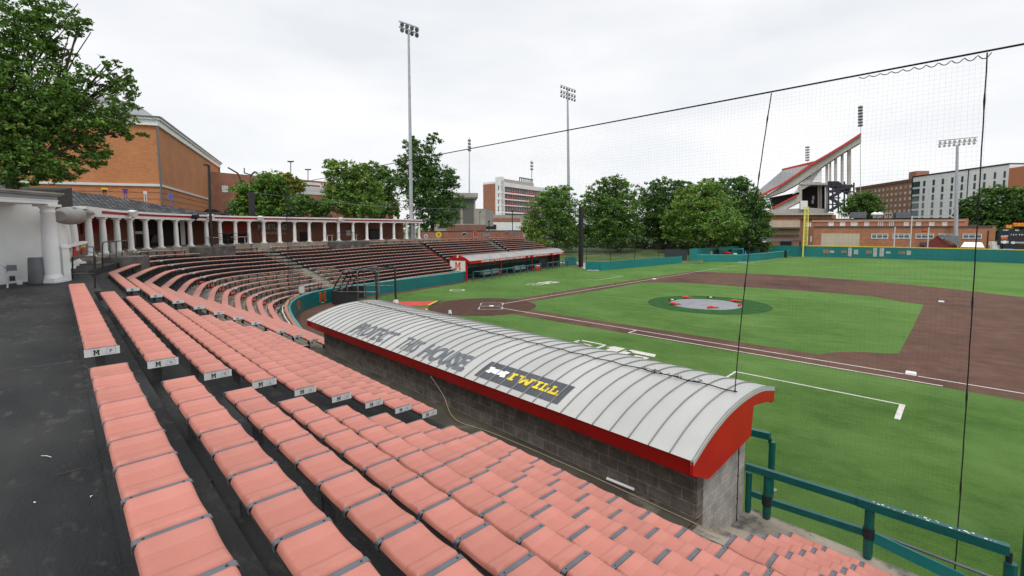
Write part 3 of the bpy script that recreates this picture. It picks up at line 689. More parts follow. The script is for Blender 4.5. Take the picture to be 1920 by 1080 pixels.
for sx,nm in((SR-.015,'end_gable'),(SL-.03,'end_gable')):
    b=MB(); top=[(a,z-.012) for a,z in PR]
    for (a,za),(c,zc) in zip(top,top[1:]):
        def lz(d):
            L2=sorted([(-.66,3.13),(-.2,3.24),(.19,3.31),(.40,3.33),(.401,2.82),(2.07,2.68),(2.62,2.95)])
            for (p,zp),(q_,zq) in zip(L2,L2[1:]):
                if p<=d<=q_: return zp+(zq-zp)*(d-p)/(q_-p)
            return 3.0
        b.hexa([P0(sx,a,min(lz(a),za)),P0(sx+.05,a,min(lz(a),za)),P0(sx+.05,c,lz(c)),P0(sx,c,lz(c))],[P0(sx,a,za),P0(sx+.05,a,za),P0(sx+.05,c,zc),P0(sx,c,zc)])
    sub(nm,b,m_red,dug)
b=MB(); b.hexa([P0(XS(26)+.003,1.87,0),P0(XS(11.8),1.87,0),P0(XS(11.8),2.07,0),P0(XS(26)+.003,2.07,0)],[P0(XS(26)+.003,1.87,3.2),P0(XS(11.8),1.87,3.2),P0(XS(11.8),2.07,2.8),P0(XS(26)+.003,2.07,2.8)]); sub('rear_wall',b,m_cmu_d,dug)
b=MB(); b.hexa([P0(XS(26),.25,0),P0(XS(26)+.19,.25,0),P0(XS(26)+.19,1.868,0),P0(XS(26),1.868,0)],[P0(XS(26),.25,2.84),P0(XS(26)+.19,.25,2.84),P0(XS(26)+.19,1.868,2.69),P0(XS(26),1.868,2.69)]); sub('end_wall',b,m_cmu,dug)
b=MB(); b.hexa([P0(XS(11.8)-.19,.25,0),P0(XS(11.8),.25,0),P0(XS(11.8),1.87,0),P0(XS(11.8)-.19,1.87,0)],[P0(XS(11.8)-.19,.25,2.84),P0(XS(11.8),.25,2.84),P0(XS(11.8),1.87,2.7),P0(XS(11.8)-.19,1.87,2.7)]); sub('end_wall',b,m_cmu,dug)
b=MB(); b.hexa([P0(XS(26)+.19,.1,-.02),P0(XS(11.8)-.19,.1,-.02),P0(XS(11.8)-.19,1.87,-.02),P0(XS(26)+.19,1.87,-.02)],[P0(XS(26)+.19,.1,.02),P0(XS(11.8)-.19,.1,.02),P0(XS(11.8)-.19,1.87,.02),P0(XS(26)+.19,1.87,.02)]); sub('floor_slab',b,m_conc,dug)
for x in (25,21.5,18,14.5):
    b=MB(); b.beam(P0(XS(x),-.1,0),P0(XS(x),-.1,roofz(-.1)-.1),.1,.1); sub('post',b,m_red,dug)
b=MB(); b.hexa([P0(XS(25.5),1.2,.02),P0(XS(12.5),1.2,.02),P0(XS(12.5),1.6,.02),P0(XS(25.5),1.6,.02)],[P0(XS(25.5),1.2,.45),P0(XS(12.5),1.2,.45),P0(XS(12.5),1.6,.45),P0(XS(25.5),1.6,.45)]); sub('player_bench',b,m_plate,dug)
# lettering on the roof: u runs to the right for a reader in the stand (falling s), v up toward the field (falling d)
m_rlet=M('roof_letter',(.11,.125,.145),.55,(.17,.185,.20),5,lo=.5,hi=.8)
def roofmap(s0,d0,lift): 
    def f(a,v): d=d0-v*.985; s=s0-a; return Vector((*PS(s,d),roofz(d)+lift))
    return f
def word(txt,sA,sB,dlo,dhi,mat,name,lift=.013,bold=.0,cuts=9):
    b=MB(); fit_text(b,txt,roofmap(sA,dlo,lift),sA-sB,dlo-dhi,0,bold,cuts); return sub(name,b,mat,dug,uv=False)
word('PROTECT',19.2,16.98,2.46,1.92,m_rlet,'roof_lettering',bold=.03)
word('THIS',16.5,15.6,2.44,1.94,m_rlet,'roof_lettering',bold=.012)
word('HOUSE.',15.33,13.44,2.47,1.93,m_rlet,'roof_lettering',bold=.042)
m_ban=M('banner_charcoal',(.055,.062,.072),.6,(.075,.082,.092),3)
b=MB(); f=roofmap(13.0,2.43,.008); nb=10
for i in range(nb): 
    v0,v1=.52*i/nb,.52*(i+1)/nb; b.quad(f(0,v0),f(2.45,v0),f(2.45,v1),f(0,v1))
ban=sub('banner',b,m_ban,dug)
b=MB(); f0=roofmap(13.0,2.43,.016); f=lambda a,v:f0(a*.94-.1,v*.62)
# crossed-arc emblem: two crescents back to back
def cresc(cx,cy,rx,ry,up,mb):
    n=14; P=[];Q=[]
    for i in range(n+1):
        a=math.pi*(i/n); x=math.cos(a)*rx; yo=math.sin(a)*ry; yi=math.sin(a)*ry*.40
        P.append((cx+x,cy+(yo if up else -yo))); Q.append((cx+x*.56,cy+((yi-.02) if up else -(yi-.02))))
    for i in range(n): mb.quad(f(*P[i]),f(*P[i+1]),f(*Q[i+1]),f(*Q[i]))
cresc(.62,.28,.33,.26,True,b); cresc(.62,.56,.33,.26,False,b)
sub('emblem',b,m_white,ban,uv=False)
b=MB()
def rects(x,L): 
    for x0,y0,x1,y1 in L: b.poly([f(x+x0,.26+y0),f(x+x1,.26+y0),f(x+x1,.26+y1),f(x+x0,.26+y1)])
def I_(x,w=.17): rects(x,[(0,0,w,.08),(w*.28,.08,w*.72,.26),(0,.26,w,.34)])
def Lt(x,w=.30): rects(x,[(0,0,w,.085),(w*.12,.085,w*.36,.27),(0,.27,w*.46,.34),(w*.80,.085,w,.2)])
I_(1.02,.2)
for p in ([(1.34,.34),(1.42,.34),(1.48,0),(1.40,0)],[(1.50,.26),(1.58,.26),(1.48,0),(1.40,0)],[(1.50,.26),(1.58,.26),(1.68,0),(1.60,0)],[(1.66,.34),(1.74,.34),(1.68,0),(1.60,0)]): b.poly([f(x,.26+y) for x,y in p])
rects(0,[(1.28,.27,1.46,.34),(1.62,.27,1.80,.34)])
I_(1.83,.16);Lt(2.02,.22);Lt(2.27,.22); rects(2.51,[(0,0,.06,.07)])
sub('banner_lettering',b,m_yel,ban,uv=False)
# debris, hose and pipe in the walk behind the dugout
b=MB(); p=[Vector(P0(XS(19.3),2.44,2.80)),Vector(P0(XS(19.7),2.35,2.4)),Vector(P0(XS(20.4),2.5,2.05)),Vector(P0(XS(21.5),2.3,2.0)),Vector(P0(XS(23.3),2.22,2.0)),Vector(P0(XS(26.4),2.2,2.0))]
b.tube(arc_in([tuple(x) for x in p],5),.0085,6); tag(b.build('extension_cord',M('tan_cord',(.38,.28,.2),.6)),'tan cord hanging from the near dugout eave and lying along its rear wall','cord')
b=MB(); b.tube([G(1138,897,2.03),G(1189,918,2.03)],.026,8); tag(b.build('pipe_length',m_white),'short white pipe lying on the walk behind the near dugout','pipe')

# ------------------------------------------------ far dugout
BX=lambda a:S3B+a      # distance along the third base straight
DQ=lambda s,d,z:(*PS(s,d),z)
fz=-1.02
d2=thing('dugout','far dugout on the third base side with red gable, white lettering and open front','dugout',DQ(BX(1),0,0))
A0,A1=BX(1.0),BX(25.5)
PR2=[(2.6,2.55),(1.9,2.85),(1.3,2.98),(.6,2.98),(0,2.80),(-.35,2.60),(-.7,2.42)]
PR2=arc_in(PR2,4)
b=MB()
for (a,za),(c,zc) in zip(PR2,PR2[1:]): b.quad(DQ(A0,a,za),DQ(A1,a,za),DQ(A1,c,zc),DQ(A0,c,zc))
for i in range(56):
    s=A0+(A1-A0)*i/55
    for (a,za),(c,zc) in zip(PR2,PR2[1:]): b.hexa([DQ(s-.01,a,za),DQ(s+.01,a,za),DQ(s+.01,c,zc),DQ(s-.01,c,zc)],[DQ(s-.01,a,za+.025),DQ(s+.01,a,za+.025),DQ(s+.01,c,zc+.025),DQ(s-.01,c,zc+.025)])
sub('roof',b,M('far_roof_metal',(.38,.385,.38),.5,(.30,.305,.30),.7),d2)
b=MB(); b.hexa([DQ(A0,-.72,2.10),DQ(A1,-.72,2.10),DQ(A1,-.64,2.10),DQ(A0,-.64,2.10)],[DQ(A0,-.72,2.43),DQ(A1,-.72,2.43),DQ(A1,-.64,2.43),DQ(A0,-.64,2.43)])
fas=sub('front_fascia',b,m_red,d2)
b=MB(); fn=lambda a,v:Vector(DQ(A0+a,-.735,2.15+v))
def dwd(txt,a,w,mb): fit_text(mb,txt,lambda x,y:fn(a+x,y),w,.23,0,.03)
dwd('HOME OF THE MARYLAND TERRAPINS',2.2,10.2,b); dwd('M',13.2,.35,b); dwd('@TERPSBASEBALL',14.6,5.0,b); dwd('#DIRTYTERPS',20.5,3.4,b)
sub('fascia_lettering',b,m_white,fas,uv=False)
for s in (A0-.03,A1+.03):
    b=MB()
    lowf=lambda d: 2.12+(d+.7)/.9*.45 if d<.2 else 2.52
    for (a,za),(c,zc) in zip(PR2,PR2[1:]): b.hexa([DQ(s-.04,a,min(za,2.45 if a>.2 else lowf(a))),DQ(s+.04,a,min(za,2.45 if a>.2 else lowf(a))),DQ(s+.04,c,2.45 if c>.2 else lowf(c)),DQ(s-.04,c,2.45 if c>.2 else lowf(c))],[DQ(s-.04,a,za+.01),DQ(s+.04,a,za+.01),DQ(s+.04,c,zc+.01),DQ(s-.04,c,zc+.01)])
    sub('end_gable',b,m_red,d2)
b=MB(); b.hexa([DQ(A0-.02,0.02,1.17),DQ(A0+.1,.02,1.17),DQ(A0+.1,2.3,1.17),DQ(A0-.02,2.3,1.17)],[DQ(A0-.02,.02,2.44),DQ(A0+.1,.02,2.44),DQ(A0+.1,2.3,2.44),DQ(A0-.02,2.3,2.44)]); ew=sub('end_wall',b,m_white,d2)
b=MB(); slab_m(b,lambda a,v:Vector(DQ(A0-.035,1.55-a,1.35+v)),.85,.85); sub('letter_mark',b,m_orange,ew)
b=MB(); slab_m(b,lambda a,v:Vector(DQ(A0-.028,1.59-a,1.32+v)),.93,.91); sub('letter_edge',b,m_gold,ew)
b=MB(); b.box(-.1,.1,-.06,.06,0,.32); o=b.build('flood_lamp',m_white,d2); o.location=Vector(DQ(A0-.05,1.1,2.75))-d2.location
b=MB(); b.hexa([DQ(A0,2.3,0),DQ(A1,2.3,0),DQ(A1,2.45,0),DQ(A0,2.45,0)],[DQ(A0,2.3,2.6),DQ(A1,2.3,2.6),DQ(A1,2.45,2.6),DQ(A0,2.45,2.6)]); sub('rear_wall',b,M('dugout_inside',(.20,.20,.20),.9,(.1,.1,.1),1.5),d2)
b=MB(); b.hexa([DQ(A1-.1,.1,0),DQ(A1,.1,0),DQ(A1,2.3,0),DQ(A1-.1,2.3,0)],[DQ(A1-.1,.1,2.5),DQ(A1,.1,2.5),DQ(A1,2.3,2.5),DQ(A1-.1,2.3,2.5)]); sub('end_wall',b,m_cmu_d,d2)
b=MB(); b.quad(DQ(A0,.0,.02),DQ(A1,.0,.02),DQ(A1,2.3,.02),DQ(A0,2.3,.02)); sub('floor_slab',b,m_conc,d2)
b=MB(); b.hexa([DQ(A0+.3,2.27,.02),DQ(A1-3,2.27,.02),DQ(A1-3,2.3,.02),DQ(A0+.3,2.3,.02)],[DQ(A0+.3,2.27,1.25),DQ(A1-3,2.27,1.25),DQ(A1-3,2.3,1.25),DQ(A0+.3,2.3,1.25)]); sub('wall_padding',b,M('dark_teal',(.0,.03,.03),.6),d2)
b=MB(); b.hexa([DQ(A0+1,1.7,.3),DQ(A1-2,1.7,.3),DQ(A1-2,2.1,.3),DQ(A0+1,2.1,.3)],[DQ(A0+1,1.7,.48),DQ(A1-2,1.7,.48),DQ(A1-2,2.1,.48),DQ(A0+1,2.1,.48)]); sub('player_bench',b,M('bench_grey',(.09,.09,.1),.6),d2)
for a,w in ((0.02,.1),(7.2,.09),(15.1,.09),(21.5,.09)):
    b=MB(); b.beam(DQ(A0+a,-.15,0),DQ(A0+a,-.15,2.6),w*1.6,w*1.6); sub('post',b,m_red,d2)
for a in (3.4,9.8):
    b=MB(); b.beam(DQ(A0+a,2.22,1.5),DQ(A0+a,2.22,2.5),.35,.1); sub('red_column_pad',b,m_red,d2)
def rail_run(pxs,label):
    root=thing('padded_railing',label,'railing',(*pxs[0],0),group='teal padded railings along the far dugout')
    for p in pxs:
        b=MB(); b.tube([(p[0],p[1],0),(p[0],p[1],1.02)],.07,8); sub('post',b,m_teal,root)
    b=MB(); b.tube([(p[0],p[1],1.06) for p in pxs],.075,8); sub('top_rail',b,m_teal,root)
def rl(a0,a1,d,n): return [PS(BX(a0+(a1-a0)*i/(n-1)),d) for i in range(n)]
rail_run([PS(BX(2.2),-.2)]+rl(3.0,9.6,-1.25,5),'leftmost teal padded railing in front of the far dugout')
rail_run(rl(11.2,16.9,-1.25,4),'middle teal padded railing in front of the far dugout')
rail_run(rl(18.9,25.6,-1.25,5),'right teal padded railing in front of the far dugout')
m_tarp=M('grey_cover',(.34,.35,.37),.7,(.24,.25,.27),2,bump=.3)
for i,(a,l) in enumerate(((4.6,1.7),(6.6,1.7),(12.0,1.4),(13.6,1.2))):
    b=MB(); s=BX(a); b.hexa([DQ(s,.05,.45),DQ(s+l,.05,.48),DQ(s+l,.7,.45),DQ(s,.7,.48)],[DQ(s+.05,.2,1.02),DQ(s+l-.05,.2,1.0),DQ(s+l-.05,.5,1.04),DQ(s+.05,.5,1.0)])
    root=thing('covered_rack','grey covered rack in the far dugout opening, %s from the left'%('first','second','third','fourth')[i],'rack',DQ(s,.3,0),group='grey covered racks in the far dugout')
    sub('cover',b,m_tarp,root)
    for q in(.15,l-.15): b=MB(); b.beam(DQ(s+q,.35,0),DQ(s+q,.35,.47),.05,.05); sub('leg',b,m_blk,root)
for a,t in ((17.3,'left red drink cooler at the right end of the far dugout'),(17.95,'right red drink cooler at the right end of the far dugout')):
    root=thing('drink_cooler',t,'cooler',DQ(BX(a),-.2,0),group='red drink coolers')
    b=MB(); b.lathe(DQ(BX(a),-.2,.0),[(.24,0),(.27,.1),(.28,.6),(.24,.68)],14); sub('barrel',b,M('cooler_red',(.62,.04,.03),.4),root)
    b=MB(); b.lathe(DQ(BX(a),-.2,.69),[(.26,0),(.26,.06),(.05,.1)],14); sub('lid',b,m_white,root)
curve_wall('padded_wall',BX(27.3),BX(30.5),0,1.35,.14,m_teal,'short teal padded wall panel right of the far dugout railings','wall')
curve_wall('padded_wall',BX(30.6),BX(31.6),0,1.1,.14,m_teal,'small lower teal padded panel beside the black net pole','wall')

# ------------------------------------------------ teal rails at the front right
def onp(px,py,z=1.3): p=G(px,py,z); return p
ra=thing('padded_rail','teal padded two bar rail joined to the right end of the near dugout','railing',tuple(G(1402,958,1.3)))
p1=G(1402,958,1.3);p2=G(1437,970,1.3);p3=G(1626,1045,1.3)
t1=V(1399,874,p1);t3=V(1607,939,G(1607,1038,1.3));l2=V(1437,938,p2);l3=V(1628,999,p3)
def seg_post(p,zt,parent,r=.055,name='post'):
    b=MB(); b.tube([(p[0],p[1],p[2]),(p[0],p[1],p[2]+.04),(p[0],p[1],zt)],[r*.9,r,r],8); return sub(name,b,m_rail,parent)
zt=t1.z
seg_post(p1,zt-.1,ra);seg_post(p2,zt-.05,ra,.07)
b=MB(); b.beam(t1,t3,.085,.12); sub('top_bar',b,m_rail,ra)
b=MB(); b.beam((p2[0],p2[1],l2.z),(p3[0],p3[1],l3.z),.075,.11); sub('lower_bar',b,m_rail,ra)
b=MB(); b.beam((p1[0],p1[1],l2.z+.05),(p2[0],p2[1],l2.z+.03),.07,.10); sub('lower_bar',b,m_rail,ra)
b=MB(); b.tube([(p2[0],p2[1],l2.z-.08),(p2[0],p2[1],l2.z+.1)],.085,10); sub('clamp',b,m_blk,ra)
rb=thing('padded_rail','teal padded rail with white droppings and a slanting flat brace','railing',tuple(p3))
p4=G(1888,1150,1.3); t4=V(1612,941,p3); t5=V(1893,1032,p4)
seg_post(p3,t4.z-.03,rb,.065);seg_post(p4,t5.z-.16,rb,.07)
b=MB(); b.beam((t4.x-.03,t4.y,t4.z),t5,.10,.13); tb=sub('top_bar',b,m_rail,rb)
b=MB()
for i in range(26):
    u=random.uniform(.03,.97)**1.; q=Vector(t4).lerp(t5,u); r=random.uniform(.006,.018); y=random.uniform(-.045,.03)
    b.box(q.x-r,q.x+r,q.y+y-r*.6,q.y+y+r*.6,q.z+.066,q.z+.070)
sub('dropping_spots',b,m_white,tb)
b=MB(); a_=V(1632,1005,p3); e_=V(1800,1085,G(1800,1120,1.3)); b.beam(a_,Vector(a_).lerp(e_,1.5),.03,.17); sub('flat_brace',b,m_teal,rb)
b=MB(); a_=V(1650,1007,p3); e_=V(1850,1080,p4); b.tube([a_+Vector((0,.06,0)),Vector(a_).lerp(e_,1.4)],.022,8); sub('bare_bar',b,m_strap,rb)
b=MB(); b.tube([(p3[0],p3[1],l3.z-.07),(p3[0],p3[1],l3.z+.09)],.08,10); sub('clamp',b,m_blk,rb)
b=MB(); b.tube([(t5.x,t5.y,t5.z-.18),(t5.x,t5.y,t5.z-.02)],.035,8); sub('neck',b,m_blk,rb)
rc=thing('padded_rail','teal gate post with short top bar standing on the turf beside the dugout','railing',tuple(G(1443,905,0)))
gp=Vector(PS(XS(27.0),-.75)+(0,)); gp=G(1444,932,0.0); gt=V(1444,818,gp)
seg_post((gp.x,gp.y,0),gt.z-.12,rc,.075); b=MB(); b.beam(gt,V(1400,808,G(1400,915,0)),.12,.16); sub('top_bar',b,m_rail,rc)
b=MB(); b.tube([(gt.x,gt.y,gt.z-.16),(gt.x,gt.y,gt.z-.05)],.04,8); sub('neck',b,m_blk,rc)
rd=thing('padded_post','teal padded post cut by the right edge of the photo','post',tuple(G(1925,1110,1.3)))
q=G(1925,1110,1.3); seg_post(q,V(1918,955,q).z,rd,.08)
b=MB(); q=G(1448,919,.0); b.box(q.x-.09,q.x+.09,q.y-.07,q.y+.07,.0,.03); tag(b.build('utility_cover',m_conc),'small pale square cover on the turf beside the dugout gate','cover')

# ------------------------------------------------ protective net
net=thing('protective_net','tall black safety net hung from a cable above the near dugout roof','net',(*PS(5.1,.35),1.2))
ZT=8.58
def nd(s,z=8.6):
    t=min(1,max(0,(ZT-z)/5))
    if s<XS(26.12): return .35-.31*t
    if s<SL+.2: return .35+.33*t
    return .35-.3*min(1,(s-SL)/4)
def zbot(s):
    if s<XS(26.1): return 1.25
    if s<SL: return roofz(.68)+.02
    return 1.18
NS0,NS1=XS(28.86),BX(31.8)
def ztop(s):
    t=(s-NS0)/(NS1-NS0); return ZT
cell=.058
b=MB(); s=NS0; r=.00045; cols=[]
i=0
while s<NS1:
    x,y=PS(s,nd(s)); zb=zbot(s); j=.012*math.sin(i*1.7)
    vs=[];n_=4
    for q_ in range(n_+1):
        z=zb+(ZT-zb)*q_/n_; x,y=PS(s,nd(s,z)); ox=.03*math.sin(s*1.3+q_*1.9)+j*(q_%2)
        for a in (0,2.094,4.189): vs.append((x+ox*SEG[0][0]+r*math.cos(a),y+r*math.sin(a)+.04*math.sin(s*.8+q_),z))
    fs=[(q_*3+a,q_*3+(a+1)%3,(q_+1)*3+(a+1)%3,(q_+1)*3+a) for q_ in range(n_) for a in range(3)]
    b.add(vs,fs); s+=cell*(1 if s<40 else 1.6); i+=1
z=1.25; i=0
while z<ZT:
    segs=[(NS0,XS(26.1))] if z<3.55 else []
    if z>3.6: segs=[(NS0,NS1)]
    else: segs+=[(SL,NS1)]
    for a0,a1 in segs:
        q=slist(a0,a1,1.5); pts=[]
        for s in q:
            x,y=PS(s,nd(s,z)); zz=z+.02*math.sin(s*1.9+z*3)+.03*math.sin(s*.6+z)
            pts.append((x,y+.04*math.sin(s*.8+z*.5),min(zz,ZT)))
        vs=[]
        for p in pts:
            for a in (0,2.094,4.189): vs.append((p[0],p[1]+r*math.cos(a),p[2]+r*math.sin(a)))
        b.add(vs,[(m_*3+a,m_*3+(a+1)%3,(m_+1)*3+(a+1)%3,(m_+1)*3+a) for m_ in range(len(pts)-1) for a in range(3)])
    z+=cell; i+=1
sub('netting',b,m_rope,net,uv=False)
b=MB(); q=slist(-4,NS1,2); b.tube([(*PS(s,nd(s)),ZT+.02) for s in q],.013,6); sub('top_cable',b,m_rope,net,uv=False)
# lacing that sags below the cable near the right rope
b=MB(); pts=[]
for i in range(80):
    u=i/79; s=NS0+u*1.4; pts.append((*PS(s,.35),ZT-.01-.06*abs(math.sin(u*math.pi*11))*(1-u*.6)))
b.tube(pts,.006,5); sub('lacing',b,m_rope,net,uv=False)
def vrope(s,z0,z1,wob,name='rope'):
    b=MB(); n_=60; pts=[];rs=[]
    for i in range(n_+1):
        u=i/n_; z=z0+(z1-z0)*u; x,y=PS(s+wob*(u**1.6)*-1+.0015*math.sin(u*70),nd(s,z)); pts.append((x,y,z)); rs.append(.0085+(.006 if (i*7)%11==0 else 0))
    b.tube(pts,rs,6); sub(name,b,m_rope,net,uv=False)
vrope(XS(25.96),3.6,ZT,.30);vrope(XS(28.86),1.5,ZT,-.04)
vrope(XS(26.06),1.35,3.55,.0)
for px in (546,695):
    lo,hi=SK,60
    for _ in range(40):
        m=(lo+hi)/2; x,y=PS(m,.05); d=Vector((x,y,5))-CAM
        if VX+F*d.dot(rt)/d.dot(fw)<px: lo=m
        else: hi=m
    vrope(lo,1.2,ZT,0)
b=MB(); pts=[(*PS(s,.68),roofz(.68)+.035+(.01*math.sin(s*9))) for s in slist(XS(26.0),SL,.15)]
b.tube(pts,.011,5); sub('roof_rope',b,m_rope,net,uv=False)
b=MB(); random.seed(3)
for c_ in range(30):   # tangled ties near the right end
    s=XS(random.choice([24.1,24.3,24.4,24.5,24.9,25.2,25.35])+random.uniform(-.15,.12)); x,y=PS(s,.68+random.uniform(-.05,.05)); z=roofz(.68)+.05
    p=[Vector((x,y,z))]
    for _ in range(4): p.append(p[-1]+Vector((random.uniform(-.05,.05),random.uniform(-.05,.05),random.uniform(-.015,.02))))
    b=MB(); b.tube(p,.005,4); sub('rope_tie',b,m_rope,net,uv=False)
np_=G(1089,500.5,0); root=thing('net_pole','tall square black pole holding the far end of the net','pole',tuple(np_))
b=MB(); h=V(1089,388,np_).z; b.beam(np_,(np_.x,np_.y,h),.62,.5); sub('shaft',b,m_blk,root)
b=MB(); b.beam((np_.x,np_.y,h-.15),V(1040,391,G(1040,510,0)) if 0 else (np_.x-3.5,np_.y-3,h-.3),.05,.05); sub('stay_arm',b,m_strap,root)

# ------------------------------------------------ batting cage
Bb=G(707,575,0);Aa=G(742,561.5,0)
acr=(Vector((Aa.x,Aa.y,0))-Vector((Bb.x,Bb.y,0))); wd=acr.length; acr.normalize(); bk=Vector((-acr.y,acr.x,0)); 
if bk.dot(Vector((0,0,0))-Vector((Bb.x,Bb.y,0)))>0: bk=-bk
cg=thing('batting_cage','portable black framed batting cage with pale tubes and black skirt','batting cage',(Bb.x,Bb.y,0))
Q=lambda u,v,z:Vector((Bb.x,Bb.y,0))+acr*u+bk*v+Vector((0,0,z))
m_tube=M('cage_tube',(.30,.30,.29),.4,(.12,.12,.12),1.2,lo=.35,hi=.6,metal=.5); H=2.95
for u,mt in ((0,m_blk),(wd,m_blk)): b=MB(); b.tube([Q(u,0,0),Q(u,0,H-.25),Q(u,.12,H-.05),Q(u,.5,H)],.09,8); sub('front_post',b,mt,cg)
def hoop(v,h,mt,r=.05): 
    b=MB(); b.tube(arc_in([tuple(Q(-.05,v,0.1)),tuple(Q(-.05,v,h-.35)),tuple(Q(.15,v,h-.06)),tuple(Q(.6,v,h)),tuple(Q(wd-.6,v,h)),tuple(Q(wd-.15,v,h-.06)),tuple(Q(wd+.05,v,h-.35)),tuple(Q(wd+.05,v,.1))],5),r,7); sub('hoop',b,mt,cg)
hoop(1.55,H-.02,m_tube);hoop(2.9,H-.1,m_tube)
b=MB(); b.tube([Q(0,0.1,H-.04),Q(wd,0.1,H-.04)],.05,7); sub('top_tube',b,m_blk,cg)
for u in (.3,wd*.5,wd-.3): b=MB(); b.tube([Q(u,.1,H),Q(u,2.9,H-.1)],.04,6); sub('top_tube',b,m_tube if u<1 else m_blk,cg)
ring=[Q(-.1,0,1.2),Q(-.25,2.9,1.2),Q(.3,3.9,1.2),Q(wd-.3,3.9,1.2),Q(wd+.25,2.9,1.2),Q(wd+.1,0,1.2)]
b=MB(); b.tube(ring,.05,7); sub('belt_rail',b,m_tube,cg)
for u in (.3,wd*.35,wd*.65,wd-.3): b=MB(); b.tube([Q(u,2.9,H-.1),Q(u,3.9,1.2),Q(u,3.9,.1)],.055,7); sub('back_strut',b,m_blk,cg)
b=MB()
for p,q_ in zip(ring[1:],ring[2:-1]): b.hexa([Vector((p.x,p.y,.1)),Vector((q_.x,q_.y,.1)),Vector((q_.x,q_.y,.1))+bk*.02,Vector((p.x,p.y,.1))+bk*.02],[p,q_,q_+bk*.02,p+bk*.02])
p,q_=ring[1],Q(-.16,1.6,1.2); b.hexa([Vector((p.x,p.y,.1)),Vector((q_.x,q_.y,.1)),Vector((q_.x,q_.y,.1))+acr*.02,Vector((p.x,p.y,.1))+acr*.02],[p,q_,q_+acr*.02,p+acr*.02])
sub('skirt',b,M('cage_skirt',(.012,.012,.015),.9,(.02,.02,.024),2,bump=.5,bscale=5),cg)
b=MB(); b.tube([Q(wd,0,.12),Q(wd*.55,-.0,.12)],.05,6); b.tube([Q(0,0,.1),Q(0,2.9,.1)],.04,6); sub('base_tube',b,m_tube,cg)
b=MB(); b.lathe(Q(wd*.25,-.35,0),[(.02,0),(.28,.02),(.28,.14),(.02,.16)],14); sub('wheel',b,m_blk,cg)
# small protective screen behind
b=MB(); sc=thing('ball_screen','grey framed hitting screen standing between the batting cage and the teal wall','screen',tuple(G(672,557,0)))
s1=G(652,568,0);s2=G(704,560,0)
for p in (s1,s2): b.tube([p,Vector((p.x,p.y,1.9))],.03,6)
b.tube([Vector((s1.x,s1.y,1.9)),Vector((s2.x,s2.y,1.9))],.03,6); sub('screen_frame',b,m_tube,sc)
q=G(745,562,0); q=G(742.5,572,0.0)
spk=thing('white_box_unit','small white box on a black stand behind the near dugout roof','box',tuple(q)); b=MB(); b.box(-.15,.15,-.15,.15,.12,.42); o=b.build('box_body',m_white,spk); 
b=MB(); b.box(-.22,.22,-.18,.18,.0,.12); b.build('box_base',m_blk,spk)
q=G(844,602,0); fl=thing('ball_machine','small black and white tripod unit beyond the near dugout roof','tripod',tuple(q)); b=MB(); b.tube([(0,0,0),(0,0,.56)],.05,8); b.build('stand',m_blk,fl)
b=MB(); b.box(-.09,.09,-.06,.06,.52,.74); b.tube([(-.09,0,.66),(-.16,0,.5)],.03,6); b.tube([(.09,0,.66),(.16,0,.5)],.03,6); b.build('head_unit',m_white,fl)
# press table at row A beside the cage
s_=None
tb=thing('scorer_table','folding table with pale top at the front row left of the cage','table',(*PS(46.5,.75),1.2))
for mt,nm,u0,u1,d0_,d1_,z0,z1 in ((m_tarp,'tabletop',45.6,47.5,.45,.95,1.70,1.73),(m_plate,'table_cloth',45.5,45.7,.5,.9,1.2,1.69)):
    b=MB(); b.hexa([P0(u0,d0_,z0),P0(u0,d1_,z0),P0(u1,d1_,z0),P0(u1,d0_,z0)],[P0(u0,d0_,z1),P0(u0,d1_,z1),P0(u1,d1_,z1),P0(u1,d0_,z1)]); sub(nm,b,mt,tb)
for u in (46.2,47.4):
    for dd in(.45,.9): b=MB(); b.beam(P0(u,dd,1.15),P0(u,dd,1.78),.04,.04); sub('leg',b,m_blk,tb)

# ------------------------------------------------ colonnade
CS=[35.8,37.8,39.5,40.9,42.2,43.3,44.4,45.2,46.1,46.8,47.6,48.3,49.1,50.0,51.1,52.4,54.3,56.0,57.9,59.8,61.9,63.9,66.0,68.2]
pt=thing('portico','long curved portico with brick back wall, flat roof and red striped entablature','portico',(*PS(49,8.9),CF))
c=MB(); c.box(-.27,.27,-.27,.27,0,.09); plinth=c
shaft=MB(); shaft.box(-.25,.25,-.25,.25,0,.08); shaft.lathe((0,0,.08),[(.235,0),(.245,.04),(.2,.09),(.195,.1),(.2,.6),(.19,1.2),(.165,1.66),(.165,1.7),(.2,1.72),(.2,1.75),(.165,1.77),(.17,1.80),(.22,1.86)],20); shaft.box(-.235,.235,-.235,.235,1.93,2.02)
first=None
def colat(s,d=8.9,z=CF,sc=1):
    global first
    x,y=PS(s,d); nx,ny=PS(s,d+1)
    if first is None: o=first=shaft.build('column',m_white,pt)
    else: o=first.copy(); C.objects.link(o)
    o.parent=pt; o.location=Vector((x,y,z))-pt.location; o.rotation_euler=(0,0,math.atan2(ny-y,nx-x)); o.scale=(.78,.78,1); return o
for s in CS: colat(s)
colat(68.4,9.9)
def band(name,s0,s1,d0,d1,z0,z1,mat,parent=pt,step=.8):
    b=MB(); q=slist(s0,s1,step)
    for a,e in zip(q,q[1:]): b.hexa([P0(a,d0,z0),P0(a,d1,z0),P0(e,d1,z0),P0(e,d0,z0)],[P0(a,d0,z1),P0(a,d1,z1),P0(e,d1,z1),P0(e,d0,z1)])
    return sub(name,b,mat,parent)
E0,E1=34.2,68.5
band('architrave',E0,E1,8.68,9.12,6.95,7.13,m_white); band('red_stripe',E0,E1,8.66,9.14,7.13,7.27,m_red); band('cornice',E0,E1,8.56,9.2,7.27,7.40,m_white)
band('roof_slab',E0,E1,9.2,14,7.22,7.36,m_white)
